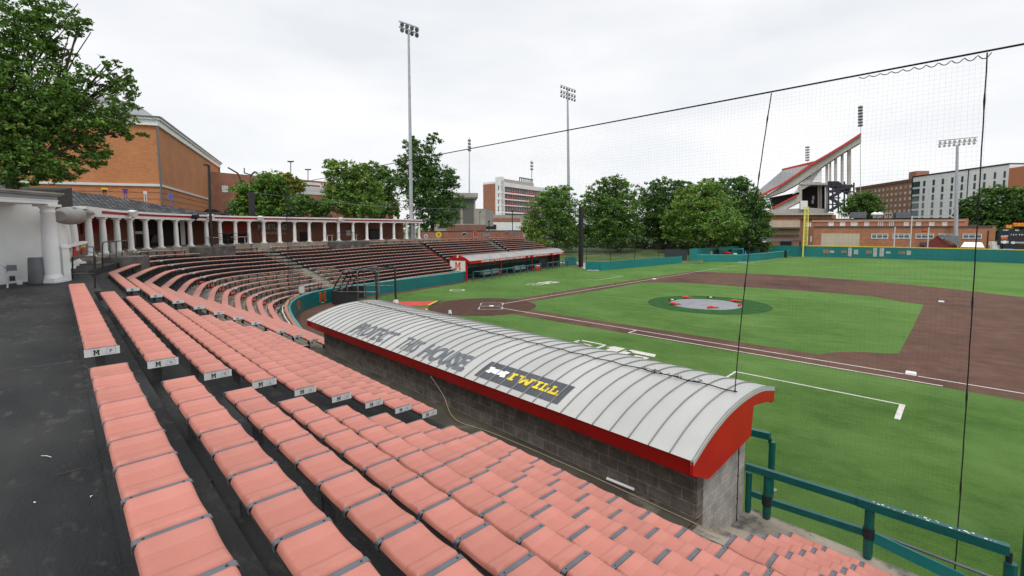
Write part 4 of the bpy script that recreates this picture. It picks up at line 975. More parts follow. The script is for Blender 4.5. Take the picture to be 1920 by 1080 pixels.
band('end_beam',E1-.35,E1,9.12,12,6.95,7.30,m_white)
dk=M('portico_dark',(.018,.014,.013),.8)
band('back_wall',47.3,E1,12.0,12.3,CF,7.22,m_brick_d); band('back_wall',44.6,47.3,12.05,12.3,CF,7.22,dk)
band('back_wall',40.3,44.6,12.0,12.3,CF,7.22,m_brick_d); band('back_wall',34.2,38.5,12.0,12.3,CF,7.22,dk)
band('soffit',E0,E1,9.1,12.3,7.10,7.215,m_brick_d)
m_rpan=M('red_panel',(.36,.012,.012),.6)
def spx(px,d,z=6.,lo=SK-4,hi=100):
    for _ in range(40):
        m=(lo+hi)/2; x,y=PS(m,d); v=Vector((x,y,z))-CAM
        if VX+F*v.dot(rt)/v.dot(fw)<px: lo=m
        else: hi=m
    return lo
def pan(px0,px1,z0,z1,mat,name,d=11.9): band(name,spx(px0,d),spx(px1,d),d,d+.06,z0,z1,mat)
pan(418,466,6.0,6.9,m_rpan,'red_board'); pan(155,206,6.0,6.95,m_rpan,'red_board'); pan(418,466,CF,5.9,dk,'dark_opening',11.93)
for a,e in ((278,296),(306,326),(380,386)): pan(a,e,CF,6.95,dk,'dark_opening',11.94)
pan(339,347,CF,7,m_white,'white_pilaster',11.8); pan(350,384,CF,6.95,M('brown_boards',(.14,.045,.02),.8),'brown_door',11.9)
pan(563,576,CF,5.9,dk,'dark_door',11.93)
# view through the opening to the green beyond
pan(252,271,5.9,6.1,m_white,'gate_lintel',12.0)
b=MB()
s0=spx(252,12.1);s1=spx(271,12.1)
for i in range(9): s=s0+(s1-s0)*i/8; b.beam(P0(s,12.1,CF),P0(s,12.1,7.1),.03,.03)
for z in (5.4,5.9,6.5): b.beam(P0(s0,12.1,z),P0(s1,12.1,z),.03,.03)
sub('iron_gate',b,m_blk,pt)
# wall lettering
b=MB(); sA=spx(497,11.9);sB=spx(540,11.9)
fit_text(b,'MARYLAND',lambda a,v:Vector(P0(sA-.35+a,11.93,6.15+v)),sB-sA+.3,.62,0,.02)
wl=sub('wall_lettering',b,M('pale_letter',(.55,.52,.48),.6),pt,uv=False)
b=MB(); fit_text(b,'BASEBALL',lambda a,v:Vector(P0(sA-.2+a,11.93,5.72+v)),sB-sA+.1,.24,0,.02); sub('wall_lettering',b,M('pale_letter',(.55,.52,.48),.6),pt,uv=False)
# lamps and speakers fixed on the cornice
for i,(px,t,mt) in enumerate(((245,'nearest grey lamp box on the portico cornice',m_plate),(364,'black lamp box on the portico cornice',m_blk),(393,'pale lamp box next to the black one on the portico cornice',m_plate),(487,'pale lamp box above the wall lettering on the portico cornice',m_plate),(638,'lamp box on the portico cornice near the farther platform',m_plate))):
    s=spx(px,8.5,7.3); b=MB(); b.box(-.2,.2,-.16,.16,-.16,.16); b.box(-.05,.05,-.05,.05,-.3,-.16); o=b.build('cornice_lamp',mt); o.location=P0(s,8.42,7.25); o.rotation_euler=(.3,.1,-YAW); tag(o,t,'lamp','lamps on the portico cornice')
# small tables and bins under the portico
m_ttop=M('table_red',(.45,.25,.22),.6)
for px,t in ((401,'small table with pinkish top under the portico on the nearer platform'),(449,'small table with red top at the right edge of the nearer platform'),(618,'small table with pinkish top at the left of the farther platform'),(664,'small table with pinkish top at the right of the farther platform')):
    s=spx(px,8.2,5.4); root=thing('small_table',t,'table',P0(s,8.15,4.88),group='small tables near the platforms')
    b=MB(); b.hexa([P0(s-.35,8.0,5.55),P0(s-.35,8.4,5.55),P0(s+.35,8.4,5.55),P0(s+.35,8.0,5.55)],[P0(s-.35,8.0,5.6),P0(s-.35,8.4,5.6),P0(s+.35,8.4,5.6),P0(s+.35,8.0,5.6)]); sub('tabletop',b,m_ttop,root)
    for q_ in(-.28,.28): b=MB(); b.beam(P0(s+q_,8.2,4.88),P0(s+q_,8.2,5.55),.05,.05); sub('leg',b,m_plate,root)
for px,t in ((697,'left black wheeled bin against the portico brick wall'),(704.5,'right black wheeled bin against the portico brick wall')):
    s=spx(px,11.3,5.4); root=thing('wheelie_bin',t,'bin',P0(s,11.3,CF),group='black bins under the portico'); x,y=PS(s,11.3)
    b=MB(); b.hexa([(x-.3,y-.3,CF),(x+.3,y-.3,CF),(x+.3,y+.3,CF),(x-.3,y+.3,CF)],[(x-.4,y-.4,CF+1.05),(x+.4,y-.4,CF+1.05),(x+.4,y+.4,CF+1.05),(x-.4,y+.4,CF+1.05)]); sub('body',b,m_blk,root)
    b=MB(); b.lathe((x,y,CF+1.06),[(.48,0),(.45,.12),(.1,.2)],12); sub('lid',b,m_blk,root)
b=MB(); s=spx(653,11.9,5.8); b.box(-.3,.3,-.02,.02,-.3,.3); o=b.build('wall_notice',m_plate); o.location=P0(s,11.9,5.75); o.rotation_euler=(0,0,math.atan2(SEG[-2][1],SEG[-2][0])); tag(o,'small white framed notice on the portico brick wall','sign')
s=spx(289,10.2,5.5); bk_=thing('folded_stroller','dark folded cart standing between the portico columns','cart',P0(s,10.2,CF)); b=MB()
b.tube([P0(s-.5,10.2,5.1),P0(s+.2,10.2,5.9),P0(s+.5,10.2,5.2),P0(s-.5,10.2,5.1)],.04,6); sub('cart_frame',b,m_blk,bk_); b=MB(); b.hexa([P0(s-.45,10.0,5.3),P0(s-.45,10.4,5.3),P0(s+.35,10.4,5.3),P0(s+.35,10.0,5.3)],[P0(s-.2,10.0,5.85),P0(s-.2,10.4,5.85),P0(s+.3,10.4,5.7),P0(s+.3,10.0,5.7)]); sub('cart_bag',b,m_blk,bk_)
# platform rails
def iron_rail(px0,px1,d,z,h,label,n=3):
    s0,s1=spx(px0,d,z),spx(px1,d,z); root=thing('iron_railing',label,'railing',P0(s0,d,z),group='thin black platform railings')
    b=MB()
    for i in range(n+1): s=s0+(s1-s0)*i/n; b.tube([P0(s,d,z),P0(s,d,z+h)],.02,6)
    b.tube([P0(s0,d,z+h),P0(s1,d,z+h)],.022,6); b.tube([P0(s0,d,z+h*.5),P0(s1,d,z+h*.5)],.015,6); sub('rail_bars',b,m_blk,root)
iron_rail(410,466,8.3,4.88,1.0,'thin black railing on the nearer concrete platform')
iron_rail(634,674,8.3,4.86,1.0,'thin black railing on the farther concrete platform')

# slate roofed block over the first part of the portico
m_slate=BR('slate',(.105,.108,.115),(.012,.013,.015),(.006,.006,.007),.42,.28,.035,.9,.75,.5,1.6)
m_slate.node_tree.nodes['Principled BSDF'].inputs['Specular IOR Level'].default_value=.3
sh=thing('slate_roof_hall','long hipped slate roof hall rising behind the portico cornice','building',P0(38,10,CF))
# eave follows the cornice from px 135 to 412; ridge set back
sa,sb=34.0,spx(412,9.3,7.4)
q=slist(sa,sb,1.0)
b=MB()
def rz(s): 
    u=(s-sa)/(sb-sa); return u
for a,e in zip(q,q[1:]):
    def ez(s): return 7.42
    def top(s):
        u=(s-sa)/(sb-sa); hgt=8.75; f=1.0
        if u>.78: f=max(0.02,(1-u)/.22)
        if u<.0: f=0
        return f
    fa,fe=top(a),top(e)
    b.quad(P0(a,9.15,7.42),P0(e,9.15,7.42),P0(e,9.15+4.2*fe,7.42+1.35*fe),P0(a,9.15+4.2*fa,7.42+1.35*fa))
    b.quad(P0(a,9.15+4.2*fa,7.42+1.35*fa),P0(e,9.15+4.2*fe,7.42+1.35*fe),P0(e,18,7.42),P0(a,18,7.42))
sub('slate_roof',b,m_slate,sh)
b=MB(); b.poly([P0(sa,9.15,7.42),P0(sa,13.35,8.77),P0(sa,18,7.42)]); sub('hip_end',b,m_slate,sh)

# ------------------------------------------------ near white building at the left
nbd=thing('white_pavilion','white rendered pavilion wall with round column and heavy cornice at the left edge','building',tuple(G(0,541,4.62)))
wa=G(-160,553,4.62); wb=G(78,525,4.62)
fc=Fac((wa.x,wa.y),(wb.x,wb.y),4.62)
b=MB(); fc.slab(b,-6,fc.L+.5,4.62,7.2,-3.5,0); sub('wall',b,m_white,nbd)
cp=G(100,529.5,4.62); HT=V(88,383,cp).z-4.62
b=MB(); b.box(-.27,.27,-.27,.27,0,.07); b.box(-.245,.245,-.245,.245,.07,.15)
b.lathe((0,0,.15),[(.24,0),(.24,.05),(.205,.1),(.2,.14),(.205,.7),(.19,1.3),(.168,HT-.42),(.18,HT-.41),(.18,HT-.37),(.168,HT-.36),(.172,HT-.3),(.215,HT-.23)],28); b.box(-.235,.235,-.235,.235,HT-.08,HT+.0)
o=b.build('column',m_white,nbd); o.location=Vector((cp.x,cp.y,4.62))-nbd.location; o.rotation_euler=(0,0,math.atan2(fc.t.y,fc.t.x))
ub=(cp-fc.a).dot(fc.t)
ztp=4.62+HT; oc=(cp-fc.a).dot(fc.n)
b=MB(); fc.slab(b,-6,ub+.14,ztp,ztp+.10,-3.5,oc+.2); fc.slab(b,-6,ub+.16,ztp+.10,ztp+.13,-3.5,oc+.22); sub('architrave',b,m_white,nbd)
m_gut=M('gutter_grey',(.30,.31,.36),.5); 
b=MB(); fc.slab(b,-6,ub+.16,ztp+.13,ztp+.27,-3.5,oc+.19); sub('frieze',b,m_gut,nbd)
b=MB(); fc.slab(b,-6,ub+.22,ztp+.27,ztp+.32,-3.5,oc+.27); fc.slab(b,-6,ub+.26,ztp+.32,ztp+.37,-3.5,oc+.32); sub('cornice',b,M('weathered_cornice',(.42,.40,.37),.8,(.25,.23,.2),2),nbd)
# pedestal right of the column
pd0,pd1=G(106,527,4.62),G(121,527.5,4.62)
b=MB(); f2=Fac((pd0.x,pd0.y),(pd1.x,pd1.y),4.62); zt2=V(112,465,pd0).z; f2.slab(b,0,f2.L,4.62,zt2,-.2,0); f2.slab(b,-.03,f2.L+.03,zt2,zt2+.07,-.23,.03); sub('pedestal',b,m_white,nbd)
# columns and dark eaves beyond
for i,(px,D_) in enumerate(((113,24),(121,25.5),(136,27))):
    p=A(px,470,D_); o=first.copy(); C.objects.link(o); o.parent=nbd; o.name='column'; zb=4.93; o.location=Vector((p.x,p.y,zb))-nbd.location
    o.rotation_euler=(0,0,.7); o.scale=(1.05,1.05,1.02)
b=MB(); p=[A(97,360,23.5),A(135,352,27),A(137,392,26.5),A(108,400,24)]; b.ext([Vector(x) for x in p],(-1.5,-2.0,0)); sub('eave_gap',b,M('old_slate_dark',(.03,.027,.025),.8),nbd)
# big horn speaker under the eave
hs=thing('horn_speaker','large grey weatherproof loudspeaker hanging beside the white column','loudspeaker',tuple(A(140,405,23)))
b=MB(); a_=A(112,405,22.6); e_=A(141,404,23.6); dd=(e_-a_); b.tube([a_,a_+dd*.15,a_+dd*.45,e_],[.16,.26,.30,.31],16); sub('speaker_shell',b,M('speaker_grey',(.33,.33,.32),.55,(.25,.24,.23),3),hs)
b=MB(); b.hexa([A(137,394,23.0),A(178,400,24.6),A(178,402,24.9),A(137,414,23.6)],[A(137,388,23.0),A(176,397,24.6),A(176,398,24.9),A(137,392,23.6)]); sub('speaker_hood',b,M('speaker_grey',(.33,.33,.32),.55),hs)
fls=thing('flood_light','white tilted floodlight at the start of the red striped cornice','lamp',tuple(A(176,400,25))); b=MB(); q_=A(176,398,25); b.hexa([q_+Vector((-.22,-.2,-.1)),q_+Vector((.2,-.2,-.16)),q_+Vector((.2,.2,-.16)),q_+Vector((-.22,.2,-.1))],[q_+Vector((-.28,-.2,.08)),q_+Vector((.26,-.2,.12)),q_+Vector((.26,.2,.12)),q_+Vector((-.28,.2,.08))]); sub('lamp_head',b,m_white,fls)
# grey drum, hose bib and hose
dp=G(58,531.5,4.62)+fc.n*.18; dr=thing('grey_drum','plain grey plastic drum standing against the white wall','drum',tuple(dp)); b=MB(); hh=V(57,483,dp).z-4.62
b.lathe((dp.x,dp.y,4.62),[(.19,0),(.2,.03),(.185,hh*.5),(.17,hh-.04),(.16,hh)],24); sub('drum_body',b,M('drum_grey',(.15,.16,.175),.55,(.12,.13,.145),3),dr)
hb=thing('hose_rack','curved pipe stand with a small clear box by the white wall','hose stand',tuple(G(14,541,4.62)))
o_=G(14,540,4.62); 
b=MB(); b.tube(arc_in([tuple(G(14,540,4.62)),tuple(V(13,515,o_)),tuple(V(9,500,o_)),tuple(V(-2,494,o_))],5),.022,7); sub('bent_pipe',b,m_plate,hb)
b=MB(); pb=V(22,500,o_); b.box(pb.x-.1,pb.x+.12,pb.y-.1,pb.y+.1,pb.z-.12,pb.z+.05); sub('clear_box',b,m_strap,hb)
b=MB(); pb=V(23,520,o_); b.box(pb.x-.1,pb.x+.12,pb.y-.06,pb.y+.06,pb.z-.1,pb.z+.04); sub('valve_box',b,m_blk,hb)
b=MB(); b.box(-.09,.09,-.06,.06,0,.14); o=b.build('junction_box',m_plate); o.location=G(37,533,4.62); tag(o,'small pale box on the floor between hose stand and grey drum','box')
for px,t in ((84,'taller black bottle shape between the drum and the white column'),(79,'shorter black bottle shape beside the grey drum')):
    b=MB(); q_=G(px,530,4.62); b.lathe((0,0,0),[(.04,0),(.045,.2),(.04,.26),(.015,.34),(.012,.42)],8); o=b.build('black_bottle',m_blk); o.location=q_; tag(o,t,'bottle','black bottles by the drum')
# sloping banner wall of the ramp, seen through the handrails
bw=thing('banner_wall','sloping ramp wall covered in red, yellow and white banner panels','wall',tuple(A(128,487,24)))
m_bred=M('banner_red',(.5,.03,.03),.6);m_byel=M('banner_yellow',(.7,.5,.05),.6)
pts=[(126,494),(165,478),(165,455),(126,463)]
b=MB(); b.ext([A(x,y,24+(x-126)*.03) for x,y in pts],(-.1,-.12,0)); sub('wall_face',b,M('banner_white',(.55,.52,.48),.7,(.16,.14,.12),1.3,lo=.45,hi=.5),bw)
for x0,x1,y0,y1,mt in ((127,131,477,491,m_byel),(138,142,462,484,m_bred),(142,146,470,480,m_bred),(151,156,458,466,m_byel),(153,158,463,476,m_bred),(158,161,456,460,m_byel)):
    b=MB(); b.ext([A(x0,y1,23.9+(x0-126)*.03),A(x1,y1-1,23.9+(x1-126)*.03),A(x1+1,y0+1,23.9+(x1-126)*.03),A(x0+1,y0,23.9+(x0-126)*.03)],(-.02,-.02,0)); sub('banner_panel',b,mt,bw)
b=MB(); b.ext([A(120,467,23.7),A(164,456,24.8),A(164,452,24.8),A(120,462,23.7)],(-.15,-.15,0)); sub('wall_cap',b,m_white,bw)
# black handrails at the opening
hr=thing('handrail','black steel handrail frame at the head of the ramp opening','handrail',tuple(G(178,541,4.62)))
def bar(parent,pts,r=.021,name='rail_bar'): b=MB(); b.tube(pts,r,7); return sub(name,b,m_blk,parent)
pA=G(178,541,4.62);pB=G(136,523,4.62);pC=G(176,499,4.62);pD=G(152,496,4.62)
for p,py in ((pA,481),(pB,481)): bar(hr,[p,V(VX+F*((Vector(p)-CAM).dot(rt))/((Vector(p)-CAM).dot(fw)),py,p)],.025,'post')
tA,tB=V(178,481,pA),V(135,482,pB); mA,mB=V(178,513,pA),V(136,514,pB)
bar(hr,[tA,tB]);bar(hr,[mA,mB])
for p,x,y in ((pC,175,462),(pD,151,462)): bar(hr,[p,V(x,y,p)],.02,'post')
bar(hr,[V(175,463,pC),V(151,463,pD)]); bar(hr,[V(175,463,pC),tA]); bar(hr,[V(160,470,pD),V(176,475,pC)],.015)
for i in range(1,6):
    u=i/6; p=Vector(pA).lerp(pC,u); t_=Vector(tA).lerp(V(175,463,pC),u); bar(hr,[p,t_],.014,'baluster')
h2=thing('handrail','black bent handrail on the dark concrete ramp block','handrail',tuple(G(192,505,4.62)))
z_=4.86; r0=G(193,505,4.62); e1=A(206,485,hd(r0)+1.0)
D0=hd(r0)
bar(h2,arc_in([tuple(r0),tuple(V(192,462,r0)),tuple(A(196,454,D0+.2)),tuple(A(207,453,D0+1)),tuple(A(238,451,D0+3.6))],5),.024)
for x,y0,y1,dd in ((206,485,454,1),(218,483,453,2),(229,480,452,3),(238,478,451,3.6)): bar(h2,[A(x,y0,D0+dd),A(x,y1,D0+dd)],.018,'baluster')
bar(h2,[A(206,479,D0+1),A(238,474,D0+3.6)],.014)
b=MB(); b.lathe((0,0,0),[(.2,0),(.22,.5),(.2,.55)],12); o=b.build('litter_bin',m_plate); o.location=P0(spx(210,9.6,5),9.6,CF); tag(o,'pale round bin between the first portico columns','bin')
b=MB(); 
for x,y,z in((0,0,0),(.03,.02,.0),(-.02,.03,.01)): b.lathe((x,y,z),[(.02,0),(.03,.015),(.01,.03)],6)
o=b.build('dark_clump',m_blk); o.location=G(386,913,4.37); tag(o,'small dark clump of litter on the black tread between foreground benches','litter')
# ------------------------------------------------ outfield and bullpen fences
def flat_fence(name,pts,h,mat,label,cat='fence',cap=None,t=.15,group=None,seams=0):
    root=thing(name,label,cat,(*pts[0],0),group=group)
    b=MB();c=MB()
    for a,e in zip(pts,pts[1:]):
        a=Vector((*a,0));e=Vector((*e,0));d=(e-a).normalized();n=Vector((-d.y,d.x,0))*t/2
        b.hexa([a-n,e-n,e+n,a+n],[v+Vector((0,0,h)) for v in (a-n,e-n,e+n,a+n)])
        if cap: c.hexa([v+Vector((0,0,h)) for v in (a-n*1.5,e-n*1.5,e+n*1.5,a+n*1.5)],[v+Vector((0,0,h+.16)) for v in (a-n*1.5,e-n*1.5,e+n*1.5,a+n*1.5)])
    sub('padding',b,mat,root)
    if cap: sub('top_cap',c,cap,root)
    return root
g2=lambda x,y:tuple(G(x,y,0))[:2]
m_tealf=M('teal_fence',(.006,.20,.19),.6,(.004,.16,.15),.15,stretch=(1,1,.1))
flat_fence('padded_fence',[g2(1098,506),g2(1125,507.5),g2(1278,493.5)],1.28,m_tealf,'long low teal padded fence left of the gap, under the trees')
flat_fence('padded_fence',[g2(1293,491.5),g2(1307,490.5)],2.45,m_tealf,'tall narrow teal end panel at the left of the bullpen')
bp0,bp1,bp2_=g2(1307,490.5),g2(1394,491),g2(1477,481.8)
flat_fence('padded_fence',[bp0,bp1,bp2_],1.22,m_tealf,'low teal fence along the front of the bullpen',cap=m_teal_l)
bk0=A(1293,470,95);bk1=A(1402,470,118);bk2=A(1425,470,119.5);bk3=A(1442,470,120.5);LF0=g2(1503,481)
def hz(px,py,D): return A(px,py,D).z
flat_fence('padded_fence',[(bk0.x,bk0.y),(bk1.x,bk1.y),(bk2.x,bk2.y)],2.3,m_tealf,'tall teal fence closing the rear of the bullpen')
flat_fence('padded_fence',[(bk3.x,bk3.y),LF0],2.35,m_tealf,'tall teal fence between bullpen gate and yellow foul pole')
b=MB(); q=A(1432,468,120); b.box(-1.0,1.0,-.1,.1,0,2.1); o=b.build('dark_gate',m_frame); o.location=(q.x,q.y,0); tag(o,'dark gate in the tall teal fence behind the bullpen','gate')
LFP=[LF0]+[g2(x,y) for x,y in ((1560,482.2),(1615,483.7),(1700,486.3),(1790,489),(1860,491.5),(1925,494),(2050,500),(2300,512))]
lfw=flat_fence('outfield_fence',LFP,2.30,M('teal_outfield',(.005,.165,.165),.6,(.004,.14,.14),.2),'long teal left field fence with yellow top and record boards','fence',cap=m_yel)
# record boards on the fence: left picture column, top, right, bottom
m_ob=M('record_orange',(.50,.20,.07),.7,(.4,.3,.2),6);
def onseg(px,py,out=.12):
    for a,e in zip(LFP,LFP[1:]):
        d=Vector((e[0]-a[0],e[1]-a[1],0)).normalized(); n=Vector((d.y,-d.x,0))
        if n.dot(CAM-Vector((*a,0)))<0:n=-n
        p=ON(px,py,Vector((*a,0))+n*out,n)
        u=(p-Vector((*a,0))).dot(d)
        if 0<=u<=math.dist(a,e): return p,d,n
    return p,d,n
for x0,y0,x1,y1,mt,tx in ((1544,468.5,1553.5,474.5,m_ob,['TEAM']),(1556,470,1564,474,m_plate,['2023']),(1577.5,470,1587,474,m_ob,['TITLES']),(1590,464.5,1597,480.5,m_plate,['2001','2002','2014','2015','2017']),(1601,468.5,1609,476.5,m_plate,['2022','2023','2024']),(1623.5,470,1634,475.5,m_ob,['NCAA','RUNS']),(1637,465,1644.5,481,m_plate,['1965','1970','1971','2014','2015']),(1649,465.5,1657.5,480.5,m_plate,['2017','2022','2023','1969','1971']),(1661.5,471.5,1669.5,475.5,m_plate,['2022']),(1685,471.5,1697,476,m_ob,['SERIES']),(1700,470,1708,478,m_plate,['1943','1965','1970'])):
    p,d,n=onseg(x0,y1);p2,_,_=onseg(x1,y0); wv=(Vector((p2.x,p2.y,0))-Vector((p.x,p.y,0))).length; hv=p2.z-p.z
    root=MB(); fn=lambda a,v,o_=0:Vector((p.x,p.y,p.z))+d*a+Vector((0,0,v))+n*o_
    root.hexa([fn(0,0,-.05),fn(wv,0,-.05),fn(wv,0,0),fn(0,0,0)],[fn(0,hv,-.05),fn(wv,hv,-.05),fn(wv,hv,0),fn(0,hv,0)])
    pl=sub('record_board',root,mt,lfw); tb_=MB(); k=len(tx)
    for i,t in enumerate(tx): fit_text(tb_,t,lambda a,v:fn(a+wv*.08,v+hv*(k-1-i)/k+hv*.1/k,.01),wv*.84,hv*.8/k)
    sub('board_lettering',tb_,m_letk if mt is m_plate else m_letk,pl,uv=False)
# foul pole with its screen
fp=Vector((*g2(1505,481.5),0)); fpo=thing('foul_pole','yellow foul pole with narrow mesh wing at the corner of the outfield fence','pole',tuple(fp))
ht=hz(1509,388,hd(fp)); b=MB(); b.tube([fp,(fp.x,fp.y,ht)],.16,10); m_py=M('pole_yellow',(.80,.74,.16),.5); sub('pole_shaft',b,m_py,fpo)
d_=Vector((-rt.x*-1,-rt.y*-1,0)).normalized(); b=MB(); b2=MB(); q0=fp+d_*.85
b.tube([q0+Vector((0,0,2.6)),q0+Vector((0,0,ht))],.09,8)
for i in range(26): z=2.6+(ht-2.6)*i/25; b.tube([(fp.x,fp.y,z),(q0.x,q0.y,z)],.05,5)
for j in(.3,.58): b.tube([fp+d_*j+Vector((0,0,2.6)),fp+d_*j+Vector((0,0,ht))],.022,5)
sub('mesh_wing',b,m_py,fpo)
# bullpen things
for px,py,col,nm,t,cat in ((1320,478,m_red,'red_jug','red water jug on the bullpen bench','jug'),(1397.5,476,M('blue_plastic',(.02,.10,.5),.5),'blue_cone','blue cone on the bullpen fence','cone'),(1378,476.5,m_plate,'ball_bag','round pale ball bag in the bullpen','bag'),(1362,476,m_red,'red_equipment_bag','low red equipment bag in the bullpen','bag'),(1333,477,M('tan_bag',(.45,.3,.18),.7),'tan_bucket','tan bucket in the bullpen','bucket')):
    p=A(px,py+2,102); b=MB()
    if nm=='blue_cone': b.lathe((0,0,0),[(.38,0),(.38,.05),(.25,.06),(.05,.8),(0,.82)],12)
    elif nm=='ball_bag': b.lathe((0,0,0),[(.2,0),(.45,.15),(.45,.3),(.2,.42)],12)
    elif nm=='red_equipment_bag': b.tube([(-.9,0,.2),(-.8,0,.3),(.8,0,.35),(.9,0,.2)],[.1,.3,.32,.1],10)
    else: b.lathe((0,0,0),[(.3,0),(.33,.1),(.3,.75),(.15,.85),(.15,.95)],12)
    o=b.build(nm,col); o.location=p; tag(o,t,cat)
pv=thing('bullpen_shelter','small open bullpen shelter frame with teal beam and posts','shelter',tuple(A(1350,470,104)))
for px in (1325,1346,1371,1393): b=MB(); q=A(px,478,104); b.beam((q.x,q.y,0),(q.x,q.y,2.3),.14,.14); sub('post',b,m_teal_l if px in(1325,1393) else m_letk,pv)
b=MB(); a_,e_=A(1347,467.3,104),A(1393,466.6,104); b.beam(a_,e_,.3,.14); sub('roof_beam',b,m_teal_l,pv)
for px in(1336,1345,1369): 
    b=MB(); q=A(px,474,103.5); b.box(-.35,.35,-.05,.05,-.6,.7); o=sub_o=b.build('hanging_pad',m_letk,pv); o.location=q-pv.location
b=MB(); q=G(1452,490,0); q=A(1473,474,112); b.box(-.25,.25,-.05,.05,-1,.5); o=b.build('distance_post',m_letk); o.location=q; tag(o,'dark narrow post standing at the low bullpen fence near the foul line','post')
for px,w_,t in ((1112,.9,'small white hose bundle at the foot of the long low teal fence'),(1392,.9,'small white hose bundle at the corner of the low bullpen fence')):
    b=MB(); b.tube(arc_in([(-w_,0,.05),(-w_*.5,.1,.12),(0,-.1,.06),(w_*.5,.1,.1),(w_,0,.05)],4),.05,6); o=b.build('hose_bundle',m_plate); q=G(px,508 if px<1200 else 492.5,0); o.location=(q.x,q.y,0); o.rotation_euler=(0,0,-YAW); tag(o,t,'hose')
# grey screen and gate things in the gap
b=MB(); q=A(1267,475,92); b.box(-2,2,-.08,.08,0,2.25); o=b.build('dark_screen',M('dark_green_screen',(.03,.04,.045),.8)); o.location=(q.x,q.y,0); o.rotation_euler=(0,0,-YAW-.25); tag(o,'dark windscreen panel at the right end of the low teal fence','screen')
b=MB(); q=A(1284,482,97); b.lathe((0,0,0),[(.38,0),(.4,.5),(.4,1.0),(.36,1.1)],12); o=b.build('blue_drum',M('blue_plastic',(.02,.10,.5),.5)); o.location=(q.x,q.y,.1); tag(o,'blue drum in the gap beside the bullpen','drum')
b=MB(); b.add([G(1275,494,0.001),G(1296,493,0.001),A(1300,486,130),A(1278,486,130)],[(0,1,2,3)]); 
for v in range(4): x,y,z=b.v[v]; b.v[v]=(x,y,.006)
tag(b.build('gravel_path',M('pale_gravel',(.42,.38,.33),.9)),kind='structure')
b=MB(); b.add([(*PS(BX(31.5),-.1),.005),g2(1098,506)+(.005,),(-19,44,.005),(-45,44,.005),(-45,20,.005),(*PS(BX(33),9),.005),(*PS(BX(31.7),.5),.005)],[(0,1,2,3,4,5,6)])
tag(b.build('paved_apron',M('pale_gravel',(.42,.38,.33),.9)),kind='structure')

# chain link fence behind left field
cf=thing('chain_link_fence','black chain link fence with thin posts behind the long low teal fence','fence',tuple(A(985,470,84)))
cpts=[A(x,485,D) for x,D in ((1000,82),(1040,82),(1100,84),(1145,86),(1190,88),(1235,92),(1262,96))]
cpts=[Vector((p.x,p.y,0)) for p in cpts]; b=MB(); cb2=MB()
for a,e in zip(cpts,cpts[1:]):
    n=max(1,int((e-a).length/3))
    for i in range(n): p=a.lerp(e,i/n); b.tube([p,p+Vector((0,0,3.2))],.05,5)
    b.tube([a+Vector((0,0,3.2)),e+Vector((0,0,3.2))],.035,5); b.tube([a+Vector((0,0,1.6)),e+Vector((0,0,1.6))],.025,5)
    L_=(e-a).length; d=(e-a)/L_
    for k in range(int(L_/.3)+12):
        for sg in(1,-1):
            x0=k*.3-3.2; p0=a+d*(x0 if sg>0 else x0+3.2); p1=a+d*(x0+3.2 if sg>0 else x0)
            if min((p0-a).dot(d),(p1-a).dot(d))<0 or max((p0-a).dot(d),(p1-a).dot(d))>L_: continue
            cb2.tube([p0,p1+Vector((0,0,3.2))],.010,3,cap=False)
sub('posts_and_rails',b,m_blk,cf); sub('wire_mesh',cb2,m_blk,cf,uv=False)
# sloping lawn and road behind it
m_lawn=M('lawn',(.10,.15,.04),.9,(.05,.09,.025),.25,detail=8,bump=.4,bscale=12,col3=(.22,.20,.10),scale3=.15,lo3=.55,hi3=.75)
b=MB(); P_=[]
def az(px,D,z): q=A(px,450,D); return (q.x,q.y,z)
for px in range(900,1321,30): P_.append([az(px,88,.01),az(px,104,.9),az(px,122,2.0),az(px,150,2.5)])
for r0,r1 in zip(P_,P_[1:]):
    for j in range(3): b.add([r0[j],r1[j],r1[j+1],r0[j+1]],[(0,1,2,3)],0,True)
tag(b.build('lawn_bank',m_lawn),kind='structure')
b=MB()
for px in range(880,1500,40): b.add([az(px,150,2.5),az(px+40,150,2.5),az(px+40,170,3.0),az(px,170,3.0)],[(0,1,2,3)])
tag(b.build('road',M('asphalt',(.06,.06,.062),.9,(.045,.045,.047),2)),kind='structure')

